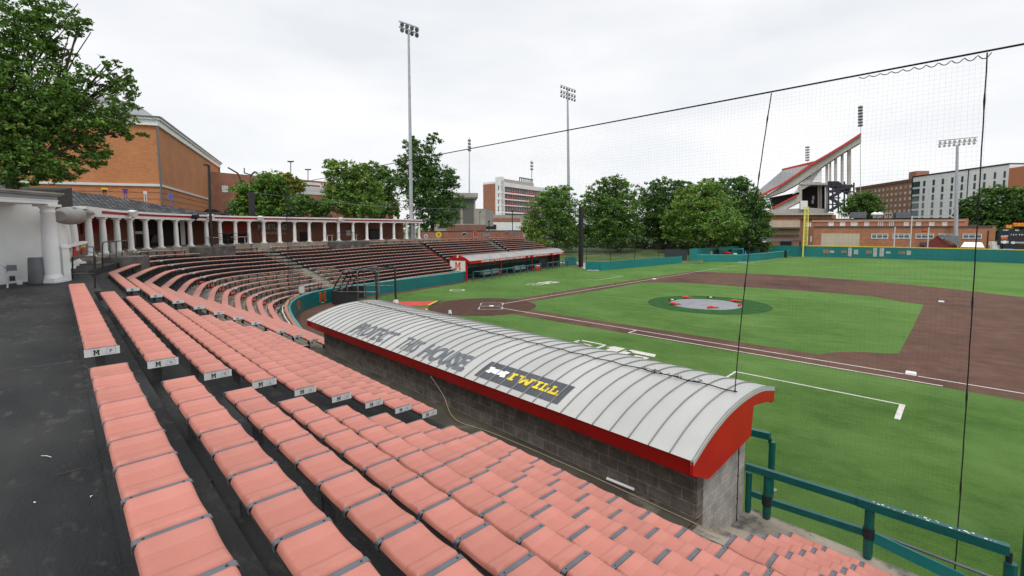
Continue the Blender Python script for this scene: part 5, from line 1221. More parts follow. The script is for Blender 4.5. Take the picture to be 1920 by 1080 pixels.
# ------------------------------------------------ vehicles
def car(px,py,D,rot,body,label,L_=4.5,suv=False):
    p=A(px,py,D); root=thing('parked_car',label,'car',tuple(p),rot,'cars parked beyond the stands')
    h=1.0 if suv else .88; r=1.75 if suv else 1.42
    prof=[(-L_/2,.35),(-L_/2,.8),(-L_/2+.15,h),(-L_*.12,h+.04),(L_*.30,h+.02),(L_/2-.1,.78),(L_/2,.6),(L_/2,.35)]
    b=MB(); b.ext([(x,-.88,z) for x,z in prof],(0,1.76,0)); b.build('body',body,root)
    cab=[(-L_*.44 if suv else -L_*.36,h),(-L_*.38 if suv else -L_*.24,r),(L_*.08,r),(L_*.24,h+.02)]
    b=MB(); b.ext([(x,-.76,z-.02) for x,z in cab],(0,1.52,0)); b.build('window_band',m_glass,root)
    b=MB(); b.hexa([(cab[1][0]-.05,-.74,r-.03),(cab[2][0]+.08,-.74,r-.03),(cab[2][0]+.08,.74,r-.03),(cab[1][0]-.05,.74,r-.03)],[(cab[1][0]+.1,-.66,r+.05),(cab[2][0]-.05,-.66,r+.05),(cab[2][0]-.05,.66,r+.05),(cab[1][0]+.1,.66,r+.05)]); b.build('roof_panel',body,root)
    for x in(-L_*.31,L_*.31):
        for y in(-.8,.8): 
            b=MB(); b.tube([(x,y-.11,.33),(x,y+.11,.33)],.33,14); wv=b.build('wheel',m_letk,root)
            b=MB(); b.tube([(x,y-.12,.33),(x,y+.12,.33)],.18,10); b.build('rim',m_strap,wv)
    for y in(-.62,.62): b=MB(); b.box(L_/2-.04,L_/2+.015,y-.16,y+.16,.6,.74); b.build('headlight',m_plate,root)
    return root
cb_=M('car_black',(.012,.013,.016),.18,spec=.8);cw=M('car_white',(.6,.6,.6),.25);cs=M('car_silver',(.25,.26,.28),.3,metal=.6);cbl=M('car_blue',(.03,.05,.12),.25)
car(1092,474.5,120,-YAW,cb_,'black sedan on the road just right of the second light pole',5.2)
car(1072,469,140,-YAW,cw,'white car half hidden by the second light pole')
car(1018,463,135,-YAW+.2,cbl,'dark blue car above the right end of the far benches')
car(1035,462,142,-YAW+.1,cw,'white car above the far benches, right of the dark blue one')
car(1180,466,150,-YAW,cs,'silver car behind the chain link fence under the trees')
car(1240,464,152,-YAW,cb_,'black car under the trees near the dark windscreen panel')
car(1284,468.5,150,-YAW,cb_,'black car seen through the gap beside the bullpen')
car(458,407.5,80,-YAW,cb_,'black car above the portico roof beside the black lamp standard',4.5,True)
car(404,408,100,-YAW+.3,cs,'silver car peeking over the portico roof at the brick hall corner')
car(531,410,82,-YAW,cw,'white car top above the portico roof under the trees',4.8,True)

# ------------------------------------------------ light masts
def mast(px,pb,pt_,D,r0,r1,label,heads,z0=None,mat=m_pole,box=True,hm=None):
    base=A(px[0],pb,D) ; zb=z0 if z0 is not None else base.z; root=thing('light_mast',label,'light mast',(base.x,base.y,zb),group='stadium light masts')
    top=A(px[1],pt_,D); b=MB(); b.tube([(base.x,base.y,zb),(base.x*.5+top.x*.5,base.y*.5+top.y*.5,(zb+top.z)/2),(top.x,top.y,top.z)],[r0,(r0+r1)/2,r1],12); sub('mast_shaft',b,mat,root)
    for (xa,ya,xb,yb,n,w_,h_) in heads:
        a=A(xa,ya,D);e=A(xb,yb,D); b=MB(); b.beam(a,e,.12*w_,.12*w_); arm=sub('cross_arm',b,mat,root)
        for i in range(n):
            p=a.lerp(e,(i+.5)/n) if n>1 else a; l=MB(); q=p+Vector((0,0,-.32*h_)); dv=(Vector((5,5,0))-Vector((p.x,p.y,0))).normalized()
            l.tube([q-dv*.16*w_+Vector((0,0,.08*h_)),q+dv*.02,q+dv*.13*w_-Vector((0,0,.03*h_))],[.07*w_,.17*w_,.22*w_],10,0); l.tube([p,q],.05*w_,5,1)
            sub('lamp_head',l,[hm or m_head,m_blk],root)
    if box:
        b=MB(); q=A(px[0]-4,(pb-60) if pb<430 else pb-60,D)
    return root
m_head=M('lamp_housing',(.16,.165,.17),.5,(.05,.05,.055),3)
mast((770.5,766),408,55,64,.28,.13,'tallest light mast, rising right of centre behind the portico, with two slanting lamp rows',[(748,39.5,785,52.5,4,1.25,1.1),(748,50,785,63,4,1.25,1.1)],z0=0)
mast((1067.5,1064),478,165,110,.42,.19,'second light mast with three lamp rows in front of the left field trees',[(1050,159,1080,169.5,6,1.1,1.3),(1050,168.5,1080,179,6,1.1,1.3),(1050,176,1080,186,6,1.1,1.3)],z0=0)
mast((1791,1795),486,272,134,.45,.22,'light mast with wide lamp rows in front of the white building at right',[(1759,264,1833,257,8,1.25,1.4),(1758,271,1832,264,8,1.25,1.4)],z0=0,hm=m_plate)  # pale heads: skylight on the lamps is put into their colour
b=MB()
for px,pt_,pb,hd_,D,t in ((880,258,362,4,260,'thin distant light mast above the grey concrete hall'),(997,300,343,3,300,'thin distant light mast above the press box building')):
    mast((px,px),pb,pt_,D,.35,.2,t,[(px-3,pt_+3+i*6,px+3,pt_+4+i*6,2,2.2,2.2) for i in range(hd_)],mat=M('far_pole',(.5,.51,.53),.5))
for px,p0,p1,D,t,n in ((1613.5,199,233,240,'column of floodlights above the tip of the stadium stand',6),(1514,275,299,330,'small column of floodlights left of the stadium stand tip',5)):
    mast((px,px),395,p0,D,.13,.10,t,[(px-4,p0+(p1-p0)*i/n,px+4,p0-1+(p1-p0)*i/n,3,2.0,2.0) for i in range(n+1)],mat=M('far_pole',(.5,.51,.53),.5))
for px,p0,D,t in ((545,303,110,'left twin headed car park lamp above the trees'),(577.5,318,125,'right twin headed car park lamp above the trees')):
    base=A(px,345,D); root=thing('car_park_lamp',t,'street lamp',tuple(base),group='twin headed car park lamps'); top=A(px,p0,D)
    b=MB(); b.tube([base,top],.12,8); sub('lamp_post',b,m_pole,root)
    for sg in(-1,1): b=MB(); b.beam(A(px,p0,D),A(px+sg*6,p0-.3,D),.5,.22); sub('lamp_head',b,m_blk,root)
base=A(394,396,46); top=A(391.5,310,46); root=thing('street_lamp','slim black street lamp in front of the brick hall','street lamp',tuple(base)); b=MB(); b.tube([(base.x,base.y,4),base,top],.10,8); sub('lamp_post',b,m_blk,root); b=MB(); b.beam(top,A(381,309,46),.25,.12); sub('lamp_head',b,m_blk,root)
base=A(472,405,62); top=A(471,360,62); root=thing('net_pole','thick black square pole above the portico roof with a thin cable','pole',tuple(base)); b=MB(); b.beam((base.x,base.y,4.9),top,.5,.5); sub('shaft',b,m_blk,root)
e_=Vector((*PS(BX(2),0),ZT)); b=MB(); pts=[Vector(top).lerp(e_,i/12)-Vector((0,0,.5*math.sin(math.pi*i/12))) for i in range(13)]; b.tube(pts,.018,5); sub('stay_cable',b,m_strap,root)
for px,p0,pb,D,t in ((438,375,405,66,'thin dark post left of the thick black pole over the portico'),(1680/1,0,0,0,''),):
    if D: base=A(px,pb,D); b=MB(); b.tube([(0,0,-1),(0,0,A(px,p0,D).z-base.z)],.06,6); o=b.build('thin_post',m_blk); o.location=base; tag(o,t,'post')
for px,p0,pb,D,t in ((900,397,431,150,'slim dark lamp post right of the grey concrete hall'),(917,415,432,150,'short dark post before the white wall under the press box'),(961,395,446,160,'lamp post with globe head near the press box building')):
    base=A(px,pb,D); b=MB(); hh=A(px,p0,D).z-base.z; b.tube([(0,0,-3),(0,0,hh)],.14,6); b.tube([(-.3,0,hh),(.3,0,hh)],.2,6); o=b.build('lamp_post',m_blk); o.location=base; tag(o,t,'lamp post')

# ------------------------------------------------ buildings
def wallbox(parent,name,fc,u0,u1,z0,z1,depth,mat):
    b=MB(); fc.slab(b,u0,u1,z0,z1,-depth,0); return sub(name,b,mat,parent)
def px_win(fc,parent,x0,y0,x1,y1,fr,gl,nx=1,nz=1,t=.12,name='window'):
    u0,z0=fc.px(x0,y1);u1,z1=fc.px(x1,y0); return fc.win(parent,min(u0,u1),max(u0,u1),min(z0,z1),max(z0,z1),fr,gl,nx,nz,t,name)
def px_slab(fc,parent,name,x0,y0,x1,y1,mat,o0=0,o1=.1):
    u0,za=fc.px(x0,y1);u1,zb=fc.px(x1,y0); b=MB(); fc.slab(b,min(u0,u1),max(u0,u1),min(za,zb),max(za,zb),o0,o1); return sub(name,b,mat,parent)
# brick hall top left
D1,D2,D3=46,36,66
c1=A(-60,400,86);c2=A(303,400,78);c3=A(415,400,125)
hall=thing('brick_hall','large tan brick hall with grey hipped slate roof behind the big tree','building',(c2.x,c2.y,0))
fa=Fac((c1.x,c1.y),(c2.x,c2.y),0);fb=Fac((c2.x,c2.y),(c3.x,c3.y),0)
zE=A(303,237,hd(c2)).z; zE2=A(415,284,hd(c3)).z; zw=zE
m_hbr=BR('hall_brick',(.50,.19,.075),(.40,.145,.055),(.42,.22,.12),.4,.12,.012,.9,.12,.1,.3)
b=MB(); P=[c1,c2,c3]; dz_=Vector((0,0,1))
bk4=c3+(c1-c2)
for p,q in ((c1,c2),(c2,c3),(c3,bk4)): b.quad((p.x,p.y,0),(q.x,q.y,0),(q.x,q.y,zw),(p.x,p.y,zw))
sub('wall',b,m_hbr,hall)
def bandp(name,z0,z1,o,mat):
    b=MB(); fa.slab(b,0,fa.L+o,z0,z1,0,o); fb.slab(b,0,fb.L,z0,z1,0,o); return sub(name,b,mat,hall)
bandp('cornice',zw,zw+.7,.3,m_white);bandp('cornice_edge',zw+.7,zw+.95,.55,m_white); bandp('gutter',zw+.95,zw+1.1,.7,m_strap)
zb_=A(303,350,hd(c2)).z; bandp('stone_band',zb_,zb_+.3,.2,m_plate)
for i in range(8): z=zb_-.8-.8*i; bandp('brick_groove',z,z+.1,.02,m_brick_d)
# roof: ridge line running back
z3=zw+1.05; apx=Vector(c2)+(fa.a-fa.b).normalized()*8.0+(fb.b-fb.a).normalized()*24.0
rdg=apx+(fb.b-fb.a).normalized()*30; apx2=apx; zr=A(250,194,hd(apx)).z
b=MB(); C2=c2+(fa.t*.7)-(fb.t*.7)*1; 
cc=[Vector((p.x,p.y,z3)) for p in (c1,c2,c3,bk4)]
R1=Vector((apx.x,apx.y,zr));R2=Vector((rdg.x,rdg.y,zr));L1=cc[0]+(cc[2]-cc[1]).normalized()*6; L1=Vector((c1.x,c1.y,z3))+ (fb.b-fb.a).normalized()*12.0; L1.z=zr
b.poly([cc[0],cc[1],R1,L1]); b.poly([cc[1],cc[2],R2,R1]); b.poly([cc[2],cc[3],Vector((rdg.x,rdg.y,zr))+(c1-c2)*.9]); b.poly([cc[2],Vector((rdg.x,rdg.y,zr))+(c1-c2)*.9,R2])
sub('roof',b,M('hall_slate',(.27,.28,.29),.6,(.20,.205,.215),.6,stretch=(1,1,3)),hall)
b=MB(); b.tube([(c2+fa.n*.15+fb.n*.15)+Vector((0,0,-c2.z)),(c2+fa.n*.15+fb.n*.15)+Vector((0,0,zw-c2.z))],.11,8); sub('downpipe',b,m_strap,hall)
q=c3+fb.n*.1; b=MB(); b.tube([(q.x,q.y,0),(q.x,q.y,zw)],.11,8); sub('downpipe',b,m_strap,hall)
for i,(px,py,mt,t) in enumerate(((196,357,m_yel,'yellow and black cut out figure above the slate roof ridge'),(235,359,M('purple',(.10,.03,.22),.6),'purple cut out figure above the slate roof ridge'),(272,360,m_orange,'orange and white cut out figure above the slate roof ridge'),(319.5,369,M('blue_cut',(.03,.12,.6),.6),'small blue cut out figure at the falling end of the slate ridge'))):
    p=A(px,py-1,60); b=MB(); b.box(-.30,.30,-.03,.03,.05,.24,0); b.box(-.20,.20,-.03,.03,-.30,.05,1); b.tube([(-.1,0,-.3),(-.12,0,-1.2)],.04,5,1); b.tube([(.1,0,-.3),(.12,0,-1.2)],.04,5,1)
    o=b.build('cut_out_figure',[mt,(m_blk,mt,m_plate,mt)[i]]); o.location=p; o.scale=(.72,.72,.8); o.rotation_euler=(0,0,-YAW+.7); tag(o,t,'cut out','cut out figures along the slate roof')
# garage and brick block behind the trees
gb=A(395,420,112);ge=A(738,420,135); gar=thing('parking_garage','long brick parking structure with white rails behind the middle trees','building',(gb.x,gb.y,0)); fg=Fac((gb.x,gb.y),(ge.x,ge.y),0)
ztg=A(560,338,hd(gb)*.55+hd(ge)*.45).z; wallbox(gar,'wall',fg,0,fg.L,0,ztg,20,m_brick)
px_slab(fg,gar,'concrete_band',540,352,615,354.5,m_plate);px_slab(fg,gar,'concrete_band',540,360,615,362,m_plate)
for x in (575,601): px_slab(fg,gar,'white_post',x-1,345,x+1,352,m_white,0,.15)
px_slab(fg,gar,'concrete_band',568,344,606,345.5,m_white)
px_win(fg,gar,416,348.5,427,360,m_white,m_plate,2,2,.15)
b=MB(); u0,z0=fg.px(581,408.5);u1,z1=fg.px(622,402.5); 
n1=fg.px(581,408.5)[0]; fit_text(b,'HERBERT STADIUM' if 0 else 'MARYLAND STADIUM',lambda a,v:fg.p(n1+a,z0+v,.25),u1-u0,(z1-z0),0,.02); sub('wall_lettering',b,m_letk,gar,uv=False)
# grey concrete hall
ga=A(836,430,150);gb_=A(892,430,150);gc=A(906,430,168)
gh=thing('concrete_hall','pale grey concrete hall with flat projecting roof and louvred bays','building',(ga.x,ga.y,0)); f1=Fac((ga.x-0,ga.y),(gb_.x,gb_.y),0); f2_=Fac((gb_.x,gb_.y),(gc.x,gc.y),0)
m_gc=M('pale_concrete',(.40,.38,.34),.85,(.32,.30,.27),.4); zt_=A(870,371,150).z
wallbox(gh,'wall',f1,-4,f1.L,0,zt_,18,m_gc); px_slab(f1,gh,'roof_slab',838,362.5,896,370,m_gc,-18,1.5); px_slab(f1,gh,'roof_edge',838,369.5,893,372,m_white,0,.6)
m_lou=M('louvre',(.13,.13,.12),.7,(.10,.10,.095),.8,stretch=(.1,.1,6)); px_slab(f1,gh,'louvre_bay',868,371.5,888,419,m_lou,0,.08); px_slab(f1,gh,'louvre_bay',845,371.5,863,419,m_lou,0,.08)
px_slab(f1,gh,'brick_base',838,421.5,911,445,M('pinkish_brick',(.26,.13,.10),.9,(.2,.09,.07),1),0,.5)
px_slab(f2_,gh,'side_wing',892,396,909,424,m_gc,0,3)
# press box building
pa=A(906,410,225);pb_=A(940,410,215);pc=A(1046,410,262)
pr=thing('press_box_building','white and tan six storey press box building with red balcony stripes','building',(pb_.x,pb_.y,0)); f1=Fac((pa.x,pa.y),(pb_.x,pb_.y),0); f2_=Fac((pb_.x,pb_.y),(pc.x,pc.y),0)
m_pw=M('press_white',(.80,.80,.80),.7,(.73,.73,.73),.2); m_pc=M('press_cream',(.45,.42,.37),.8)
zt_=A(925,341,220).z; wallbox(pr,'wall',f1,0,f1.L,0,zt_,2,m_pw)
zt2=A(941,331,215).z; u_=f1.px(931.5,350)[0]; b=MB(); f1.slab(b,u_-1,f1.L,0,zt2,-1.5,.02); sub('stair_tower',b,m_pw,pr)
px_slab(f1,pr,'brick_panel',907,344,928.5,403,m_brick,0,.15)
for y0,y1 in ((345,357),(361,370),(373,383),(386,398)): px_win(f1,pr,933.3,y0,936.4,y1,m_pw,m_glass,1,2,.2)
P2=lambda x,y:f2_.px(x,y)
def slope_band(y0a,y0b,y1a,y1b,mat,o0,o1,name,xa=942,xb=1046):   # band whose picture edges converge
    ua,za0=P2(xa,y0a);_,za1=P2(xa,y1a);ub_,_z=P2(xb,y0b); zz0=za0;zz1=za1
    b=MB(); f2_.slab(b,ua,ub_,min(zz0,zz1),max(zz0,zz1),o0,o1); return sub(name,b,mat,pr)
slope_band(331,0,412,0,m_pw,-14,-.8,'main_block') if 0 else None
ua,zt3=P2(947,343); ub_,_=P2(1046,343)
b=MB(); f2_.slab(b,2.2,ub_,0,zt3,-6,-1.5); sub('main_block',b,M('press_glass',(.10,.13,.13),.3,(.20,.23,.22),.5,stretch=(1,1,.2)),pr)
for (y0,y1,mt,o) in ((342,350,m_pw,0),(360.5,363.5,m_pw,.3),(372.5,375,m_pw,.3),(384,386,m_pw,.3),(397,400,m_pw,.3),(358.7,360.5,m_red,.35),(371,372.5,m_red,.35),(382.6,384,m_red,.35),(395.6,397,m_red,.35)):
    _,za=P2(950,y1);_,zb2=P2(950,y0); b=MB(); f2_.slab(b,0 if mt is m_pw else 3,ub_,za,zb2,-1.6,o); sub('balcony_band' if mt is m_pw else 'red_stripe',b,mt,pr)
for i in range(26):
    u=3+(ub_-3)*i/25; b=MB(); _,za=P2(950,400);_,zb2=P2(950,350); f2_.slab(b,u-.12,u+.12,za,zb2,-1.5,-1.3); sub('mullion',b,m_pw,pr)
b=MB(); _,za=P2(950,343);_,zb2=P2(950,333.5); f2_.slab(b,6.,ub_*.62,za,zb2,-5,-3); sub('roof_plant',b,m_pc,pr)
b=MB(); 
for i in range(7): u=ub_*.45+i*2; f2_.slab(b,u,u+.3,zb2-1,zb2+2.5,-6,-5.5)
f2_.slab(b,ub_*.45,ub_*.45+13,zb2+2,zb2+2.5,-6,-5.4); sub('roof_screen',b,m_strap,pr)
fr=Fac((A(905,430,205).x,A(905,430,205).y),(A(1060,430,225).x,A(1060,430,225).y),0)
pod=thing('press_podium','low tan podium with white wall below the press box building','building',tuple(fr.a)); 
_,z1=fr.px(930,403); wallbox(pod,'wall',fr,0,fr.L,0,z1,12,m_gc); px_slab(fr,pod,'brick_band',908,409,975,416,m_brick); px_slab(fr,pod,'white_wall',908,417,1000,432,m_pw); px_slab(fr,pod,'dark_screen',911,421,930,430,m_letk,.1,.3)
# brick retaining wall with team letters behind far benches
bl=thing('brick_letter_wall','long low brick wall carrying coloured college letters behind the far benches','wall',(*PS(BX(3.0),9.0),0)); b=MB()
WA,WB=BX(3.2),BX(28.4); zT=5.80
b.hexa([P0(WA,9.0,0),P0(WA,9.25,0),P0(WB,9.25,0),P0(WB,9.0,0)],[P0(WA,9.0,zT),P0(WA,9.25,zT),P0(WB,9.25,zT),P0(WB,9.0,zT)]); sub('wall_face',b,m_brick,bl)
b=MB(); b.hexa([P0(WA,8.95,zT),P0(WA,9.3,zT),P0(WB,9.3,zT),P0(WB,8.95,zT)],[P0(WA,8.95,zT+.09),P0(WA,9.3,zT+.09),P0(WB,9.3,zT+.09),P0(WB,8.95,zT+.09)]); sub('coping',b,m_blk,bl)
def wl(txt,px,w,h,mat,edge=None,em=None,bold=.03,shear=0.):
    w*=1.25;h*=1.22
    s=spx(px,8.98,5.3,SK,110)
    if edge:
        b=MB(); fit_text(b,txt,lambda a,v:Vector(P0(s-w/2-edge+a,8.985,5.0-edge+v)),w+2*edge,h+2*edge,0,bold+.03,0,shear); sub('letter_edge',b,em,bl,uv=False)
    b=MB(); fit_text(b,txt,lambda a,v:Vector(P0(s-w/2+a,8.975,5.0+v)),w,h,0,bold,0,shear); sub('wall_letter',b,mat,bl,uv=False)
m_pur=M('purple',(.10,.03,.22),.6)
wl('O',822.5,.85,.66,m_yel,.05,m_gold,.06); wl('P',870,.95,.5,m_letk,.06,m_white,.07,.3); wl('R',892,.8,.62,m_red,.05,m_white,.05)
wl('Ucla',912,1.5,.45,M('sky_blue',(.25,.4,.7),.6),0,None,.02,.3); wl('S',932,.35,.45,m_orange,0,None,.05); wl('W',950,1.05,.55,m_pur,.05,m_gold,.05); wl('II',965.5,.8,.55,M('slate_blue',(.12,.2,.35),.6),0,None,.04)
s=spx(798.5,8.98,5.3,SK,110); b=MB(); b.poly([Vector(P0(s+.38*math.cos(a*.5236),8.98,5.22+.27*math.sin(a*.5236))) for a in range(12)]); em_=sub('wall_emblem',b,m_plate,bl,uv=False); b=MB(); b.poly([Vector(P0(s+.2*math.cos(a*.785),8.972,5.2+.13*math.sin(a*.785))) for a in range(8)]); sub('emblem_core',b,m_pur,em_,uv=False)

# field house behind left field
zf=lambda px,py,D:A(px,py,D).z
a_=A(1524,470,130);e_=A(1864,470,138); fh=thing('brick_field_house','long two tier orange brick field house behind the left field fence','building',(a_.x,a_.y,0)); f1=Fac((a_.x,a_.y),(e_.x,e_.y),0)
m_fhb=BR('field_house_brick',(.42,.16,.075),(.34,.12,.06),(.32,.22,.15),.5,.2,.02,.9,.18,.1,.4); m_cream=M('cream_panel',(.52,.45,.34),.8,(.44,.38,.29),.4)
_,z1=f1.px(1700,424.5); wallbox(fh,'lower_wall',f1,0,f1.L,0,z1,16,m_fhb); px_slab(f1,fh,'parapet',1524,423.3,1862,424.8,m_strap,-.2,.3)
px_slab(f1,fh,'cream_door_panel',1538.5,438,1612,466,m_cream,0,.08)
for x0,x1 in ((1633,1665.5),(1673,1706),(1716,1751),(1759,1793),(1804,1841)): px_win(f1,fh,x0,438.3,x1,448,m_plate,m_glass,3,3,.16)
px_slab(f1,fh,'downpipe',1851,432,1852.3,466,m_blk,0,.2)
px_slab(f1,fh,'red_sign',1729.5,429.5,1738,433,m_orange,0,.15); px_slab(f1,fh,'grey_door',1725,454,1743,460,m_strap,0,.4)
px_slab(f1,fh,'blue_notice',1512.5,443,1515,451,m_plate,0,.1);px_slab(f1,fh,'blue_notice',1519.5,443,1522,453,m_plate,0,.1)
a2=A(1505,470,142);e2=A(1812,470,148); f3=Fac((a2.x,a2.y),(e2.x,e2.y),0); _,z2=f3.px(1650,410.5); wallbox(fh,'upper_wall',f3,0,f3.L,0,z2,14,m_fhb)
px_slab(f3,fh,'cream_fascia',1522,410.5,1810,415.8,m_cream,0,.25); px_slab(f3,fh,'roof_edge',1502,408.5,1812,410.6,m_blk,-14,.6)
for x0,x1,mt in ((1553,1563.5,m_white),(1574.5,1585,m_white),(1595,1608,m_plate),(1620,1629.5,m_plate),(1646,1655.5,m_glass),(1666.5,1676,m_glass),(1694,1704,m_plate),(1717,1727,m_plate),(1741.5,1752,m_plate),(1766,1776,m_plate)):
    px_win(f3,fh,x0,416,x1,424,m_plate,mt,2,3,.14)
for x in(1513,1516.5,1520): px_slab(f3,fh,'slit_window',x-1,417,x+1,425,m_white,0,.1)
for x0,y0,x1,y1 in ((1600,397,1628,408.5),(1684,397,1713,408.5)): px_slab(f3,fh,'roof_plant',x0,y0,x1,y1,m_strap,-5,-2)
for x0,x1 in ((1576,1592),(1665,1678)):
    b=MB(); 
    for i in range(4):
        x=x0+(x1-x0)*i/3; u,za=f3.px(x,408.5);_,zb2=f3.px(x,398); f3.slab(b,u,u+.2,za,zb2,-4,-3.6)
    u0,za=f3.px(x0,400);u1,zb2=f3.px(x1,398); f3.slab(b,u0,u1,za,zb2,-4,-3.4); sub('roof_frame',b,m_gc,fh)
for x in (1640,1649): b=MB(); p=A(x,408,146); b.lathe((p.x,p.y,p.z),[(.4,0),(.4,.5),(.9,.6),(.75,1.1),(.1,1.4)],12); sub('roof_vent',b,m_white,fh)
for x,pt_ in((1676,425),(1706.5,405),(1739,426)): 
    p=A(x,465,127); b=MB(); b.tube([(0,0,0),(0,0,A(x,pt_,127).z)],.11,7); o=b.build('white_post',m_plate); o.location=(p.x,p.y,0); tag(o,{1676:'left slim white post before the field house',1706.5:'tallest slim white post before the field house',1739:'right slim white post before the field house'}[x],'post','white posts before the field house')
sd_=A(1756,466,129); shd=thing('red_shed','small dark red shed with grey gable roof beside the outfield fence','shed',(sd_.x,sd_.y,0)); fs=Fac((A(1732,466,129).x,A(1732,466,129).y),(A(1795,466,129).x,A(1795,466,129).y),0)
u0,z1=fs.px(1733,459);u1,_=fs.px(1795,459); b=MB(); fs.slab(b,u0,u1,0,z1,-4,0); b.ext([fs.p(u0,z1,0),fs.p((u0*.62+u1*.38),z1+1.9,0),fs.p(u0*.24+u1*.76,z1,0)],fs.n*-4); sub('wall',b,M('shed_red',(.20,.035,.025),.8),shd)
b=MB(); um=u0*.62+u1*.38; b.hexa([fs.p(um,z1+1.9,.2),fs.p(u1+.4,z1+1.7,.2),fs.p(u1+.4,z1+1.7,-4.2),fs.p(um,z1+1.9,-4.2)],[fs.p(um,z1+2.02,.2),fs.p(u1+.4,z1+1.85,.2),fs.p(u1+.4,z1+1.85,-4.2),fs.p(um,z1+2.02,-4.2)]); b.hexa([fs.p(um,z1+1.9,.2),fs.p(u1+.4,z1-.1,.6),fs.p(u1+.4,z1-.1,.5),fs.p(um,z1+1.85,.1)],[fs.p(um,z1+2.0,.25),fs.p(u1+.4,z1+1.8,.3),fs.p(u1+.4,z1+1.8,.2),fs.p(um,z1+1.95,.15)]); sub('roof',b,M('shed_roof',(.16,.165,.17),.7),shd)
tn=thing('white_tent','low white canopy tent just above the outfield fence','tent',(A(1822,465,126).x,A(1822,465,126).y,0)); ft=Fac((A(1801,466,126).x,A(1801,466,126).y),(A(1846,466,126).x,A(1846,466,126).y),0)
u1=ft.L; _,ze=ft.px(1822,463.5);_,zr_=ft.px(1822,454.5); b=MB(); b.poly([ft.p(0,ze),ft.p(u1,ze),ft.p(u1*.88,zr_,-2.5),ft.p(u1*.13,zr_,-2.5)]); b.poly([ft.p(0,ze),ft.p(u1*.13,zr_,-2.5),ft.p(0,ze,-5)]); b.poly([ft.p(u1,ze),ft.p(u1,ze,-5),ft.p(u1*.88,zr_,-2.5)]); b.poly([ft.p(0,ze,-5),ft.p(u1*.13,zr_,-2.5),ft.p(u1*.88,zr_,-2.5),ft.p(u1,ze,-5)]); sub('canopy',b,m_white,tn)
for u in(0,u1*.33,u1*.66,u1): b=MB(); b.tube([ft.p(u,0,-.1),ft.p(u,ze,-.1)],.06,6); sub('tent_pole',b,m_plate,tn)
# scoreboard
sa_=A(1873,470,128);sb_=A(1990,470,133); sc=thing('scoreboard','dark scoreboard with orange top sign at the right edge of the photo','scoreboard',(sa_.x,sa_.y,0)); fs=Fac((sa_.x,sa_.y),(sb_.x,sb_.y),0)
px_slab(fs,sc,'board_panel',1873.5,430,1985,458,M('board_navy',(.012,.016,.03),.5),-.5,0); px_slab(fs,sc,'lower_screen',1881,459,1962,468,m_letk,-.4,-.05)
for x in (1876,1902,1940): px_slab(fs,sc,'board_post',x,458,x+2,480,m_white if x==1902 else m_blk,-.45,-.1)
px_slab(fs,sc,'blue_strip',1881,466,1900,469,M('strip_blue',(.03,.2,.5),.6),-.1,0)
for x0,x1 in ((1880.8,1882.8),(1886.5,1888.8),(1906,1908.5)): px_slab(fs,sc,'digit_window',x0,433.5,x1,436.8,m_letk,0,.03)
for i,x in enumerate((1894,1899,1904,1911,1916,1921)):
    for y in (441.5,446.5): px_slab(fs,sc,'digit_window',x,y,x+2.6,y+3.2,M('digit_dark',(.04,.02,.005),.6),0,.03)
def st_(txt,x0,y0,x1,y1,mat):
    b=MB(); u0,z0=fs.px(x0,y1);u1,z1=fs.px(x1,y0); fit_text(b,txt,lambda a,v:fs.p(u0+a,z0+v,.04),u1-u0,z1-z0,0,.03); sub('board_lettering',b,mat,sc,uv=False)
st_('AT BAT',1879.7,430.3,1891,432.8,m_white);st_('BALL',1903.5,430.3,1911,432.8,m_white);st_('GUEST',1876.5,441.5,1890.5,445,m_white);st_('1 2 3  4 5 6',1895,438.8,1922,441,m_white);st_('TOYOTA',1904.5,453.5,1921,456.5,m_white)
px_slab(fs,sc,'home_strip',1877,446.2,1889,449,m_orange,0,.03)
b=MB(); 
for cx_,cy_,up_ in((1883.5,451.8,True),(1883.5,455.8,False)):
    u,z=fs.px(cx_,cy_)
    for i in range(10):
        a0,a1=math.pi*i/10,math.pi*(i+1)/10; sg=-1 if up_ else 1
        b.quad(fs.p(u+.62*math.cos(a0),z+sg*.5*math.sin(a0)*1,.04),fs.p(u+.62*math.cos(a1),z+sg*.5*math.sin(a1),.04),fs.p(u+.36*math.cos(a1),z+sg*.22*math.sin(a1),.04),fs.p(u+.36*math.cos(a0),z+sg*.22*math.sin(a0),.04))
sub('emblem',b,m_white,sc,uv=False)
b=MB(); u,z=fs.px(1899.5,455); b.poly([fs.p(u+.4*math.cos(a*.5236),z+.26*math.sin(a*.5236),.04) for a in range(12)]); sub('oval_emblem',b,m_plate,sc,uv=False)
u0,z0=fs.px(1886,428);u1,z1=fs.px(1898,421.5)
for xa,xb,ya,yb,txt in ((1886.5,1897.5,428,421.5,'BOB'),(1899,1945,424.5,417.5,'"TURTLE" SMITH')):
    u0,z0=fs.px(xa,ya);u1,z1=fs.px(xb,yb); b=MB(); fs.slab(b,u0,u1,z0,z1,-.1,0); s_=sub('top_sign',b,m_orange,sc); b=MB(); fit_text(b,txt,lambda a,v:fs.p(u0+.08+a,z0+.1+v,.03),u1-u0-.16,z1-z0-.2,0,.02); sub('board_lettering',b,m_yel,s_,uv=False)
px_slab(fs,sc,'service_cabinet',1863,453,1873,459.5,m_plate,-1.5,-.5);px_slab(fs,sc,'service_cabinet',1863,460,1880,470,m_plate,-1.2,-.4)

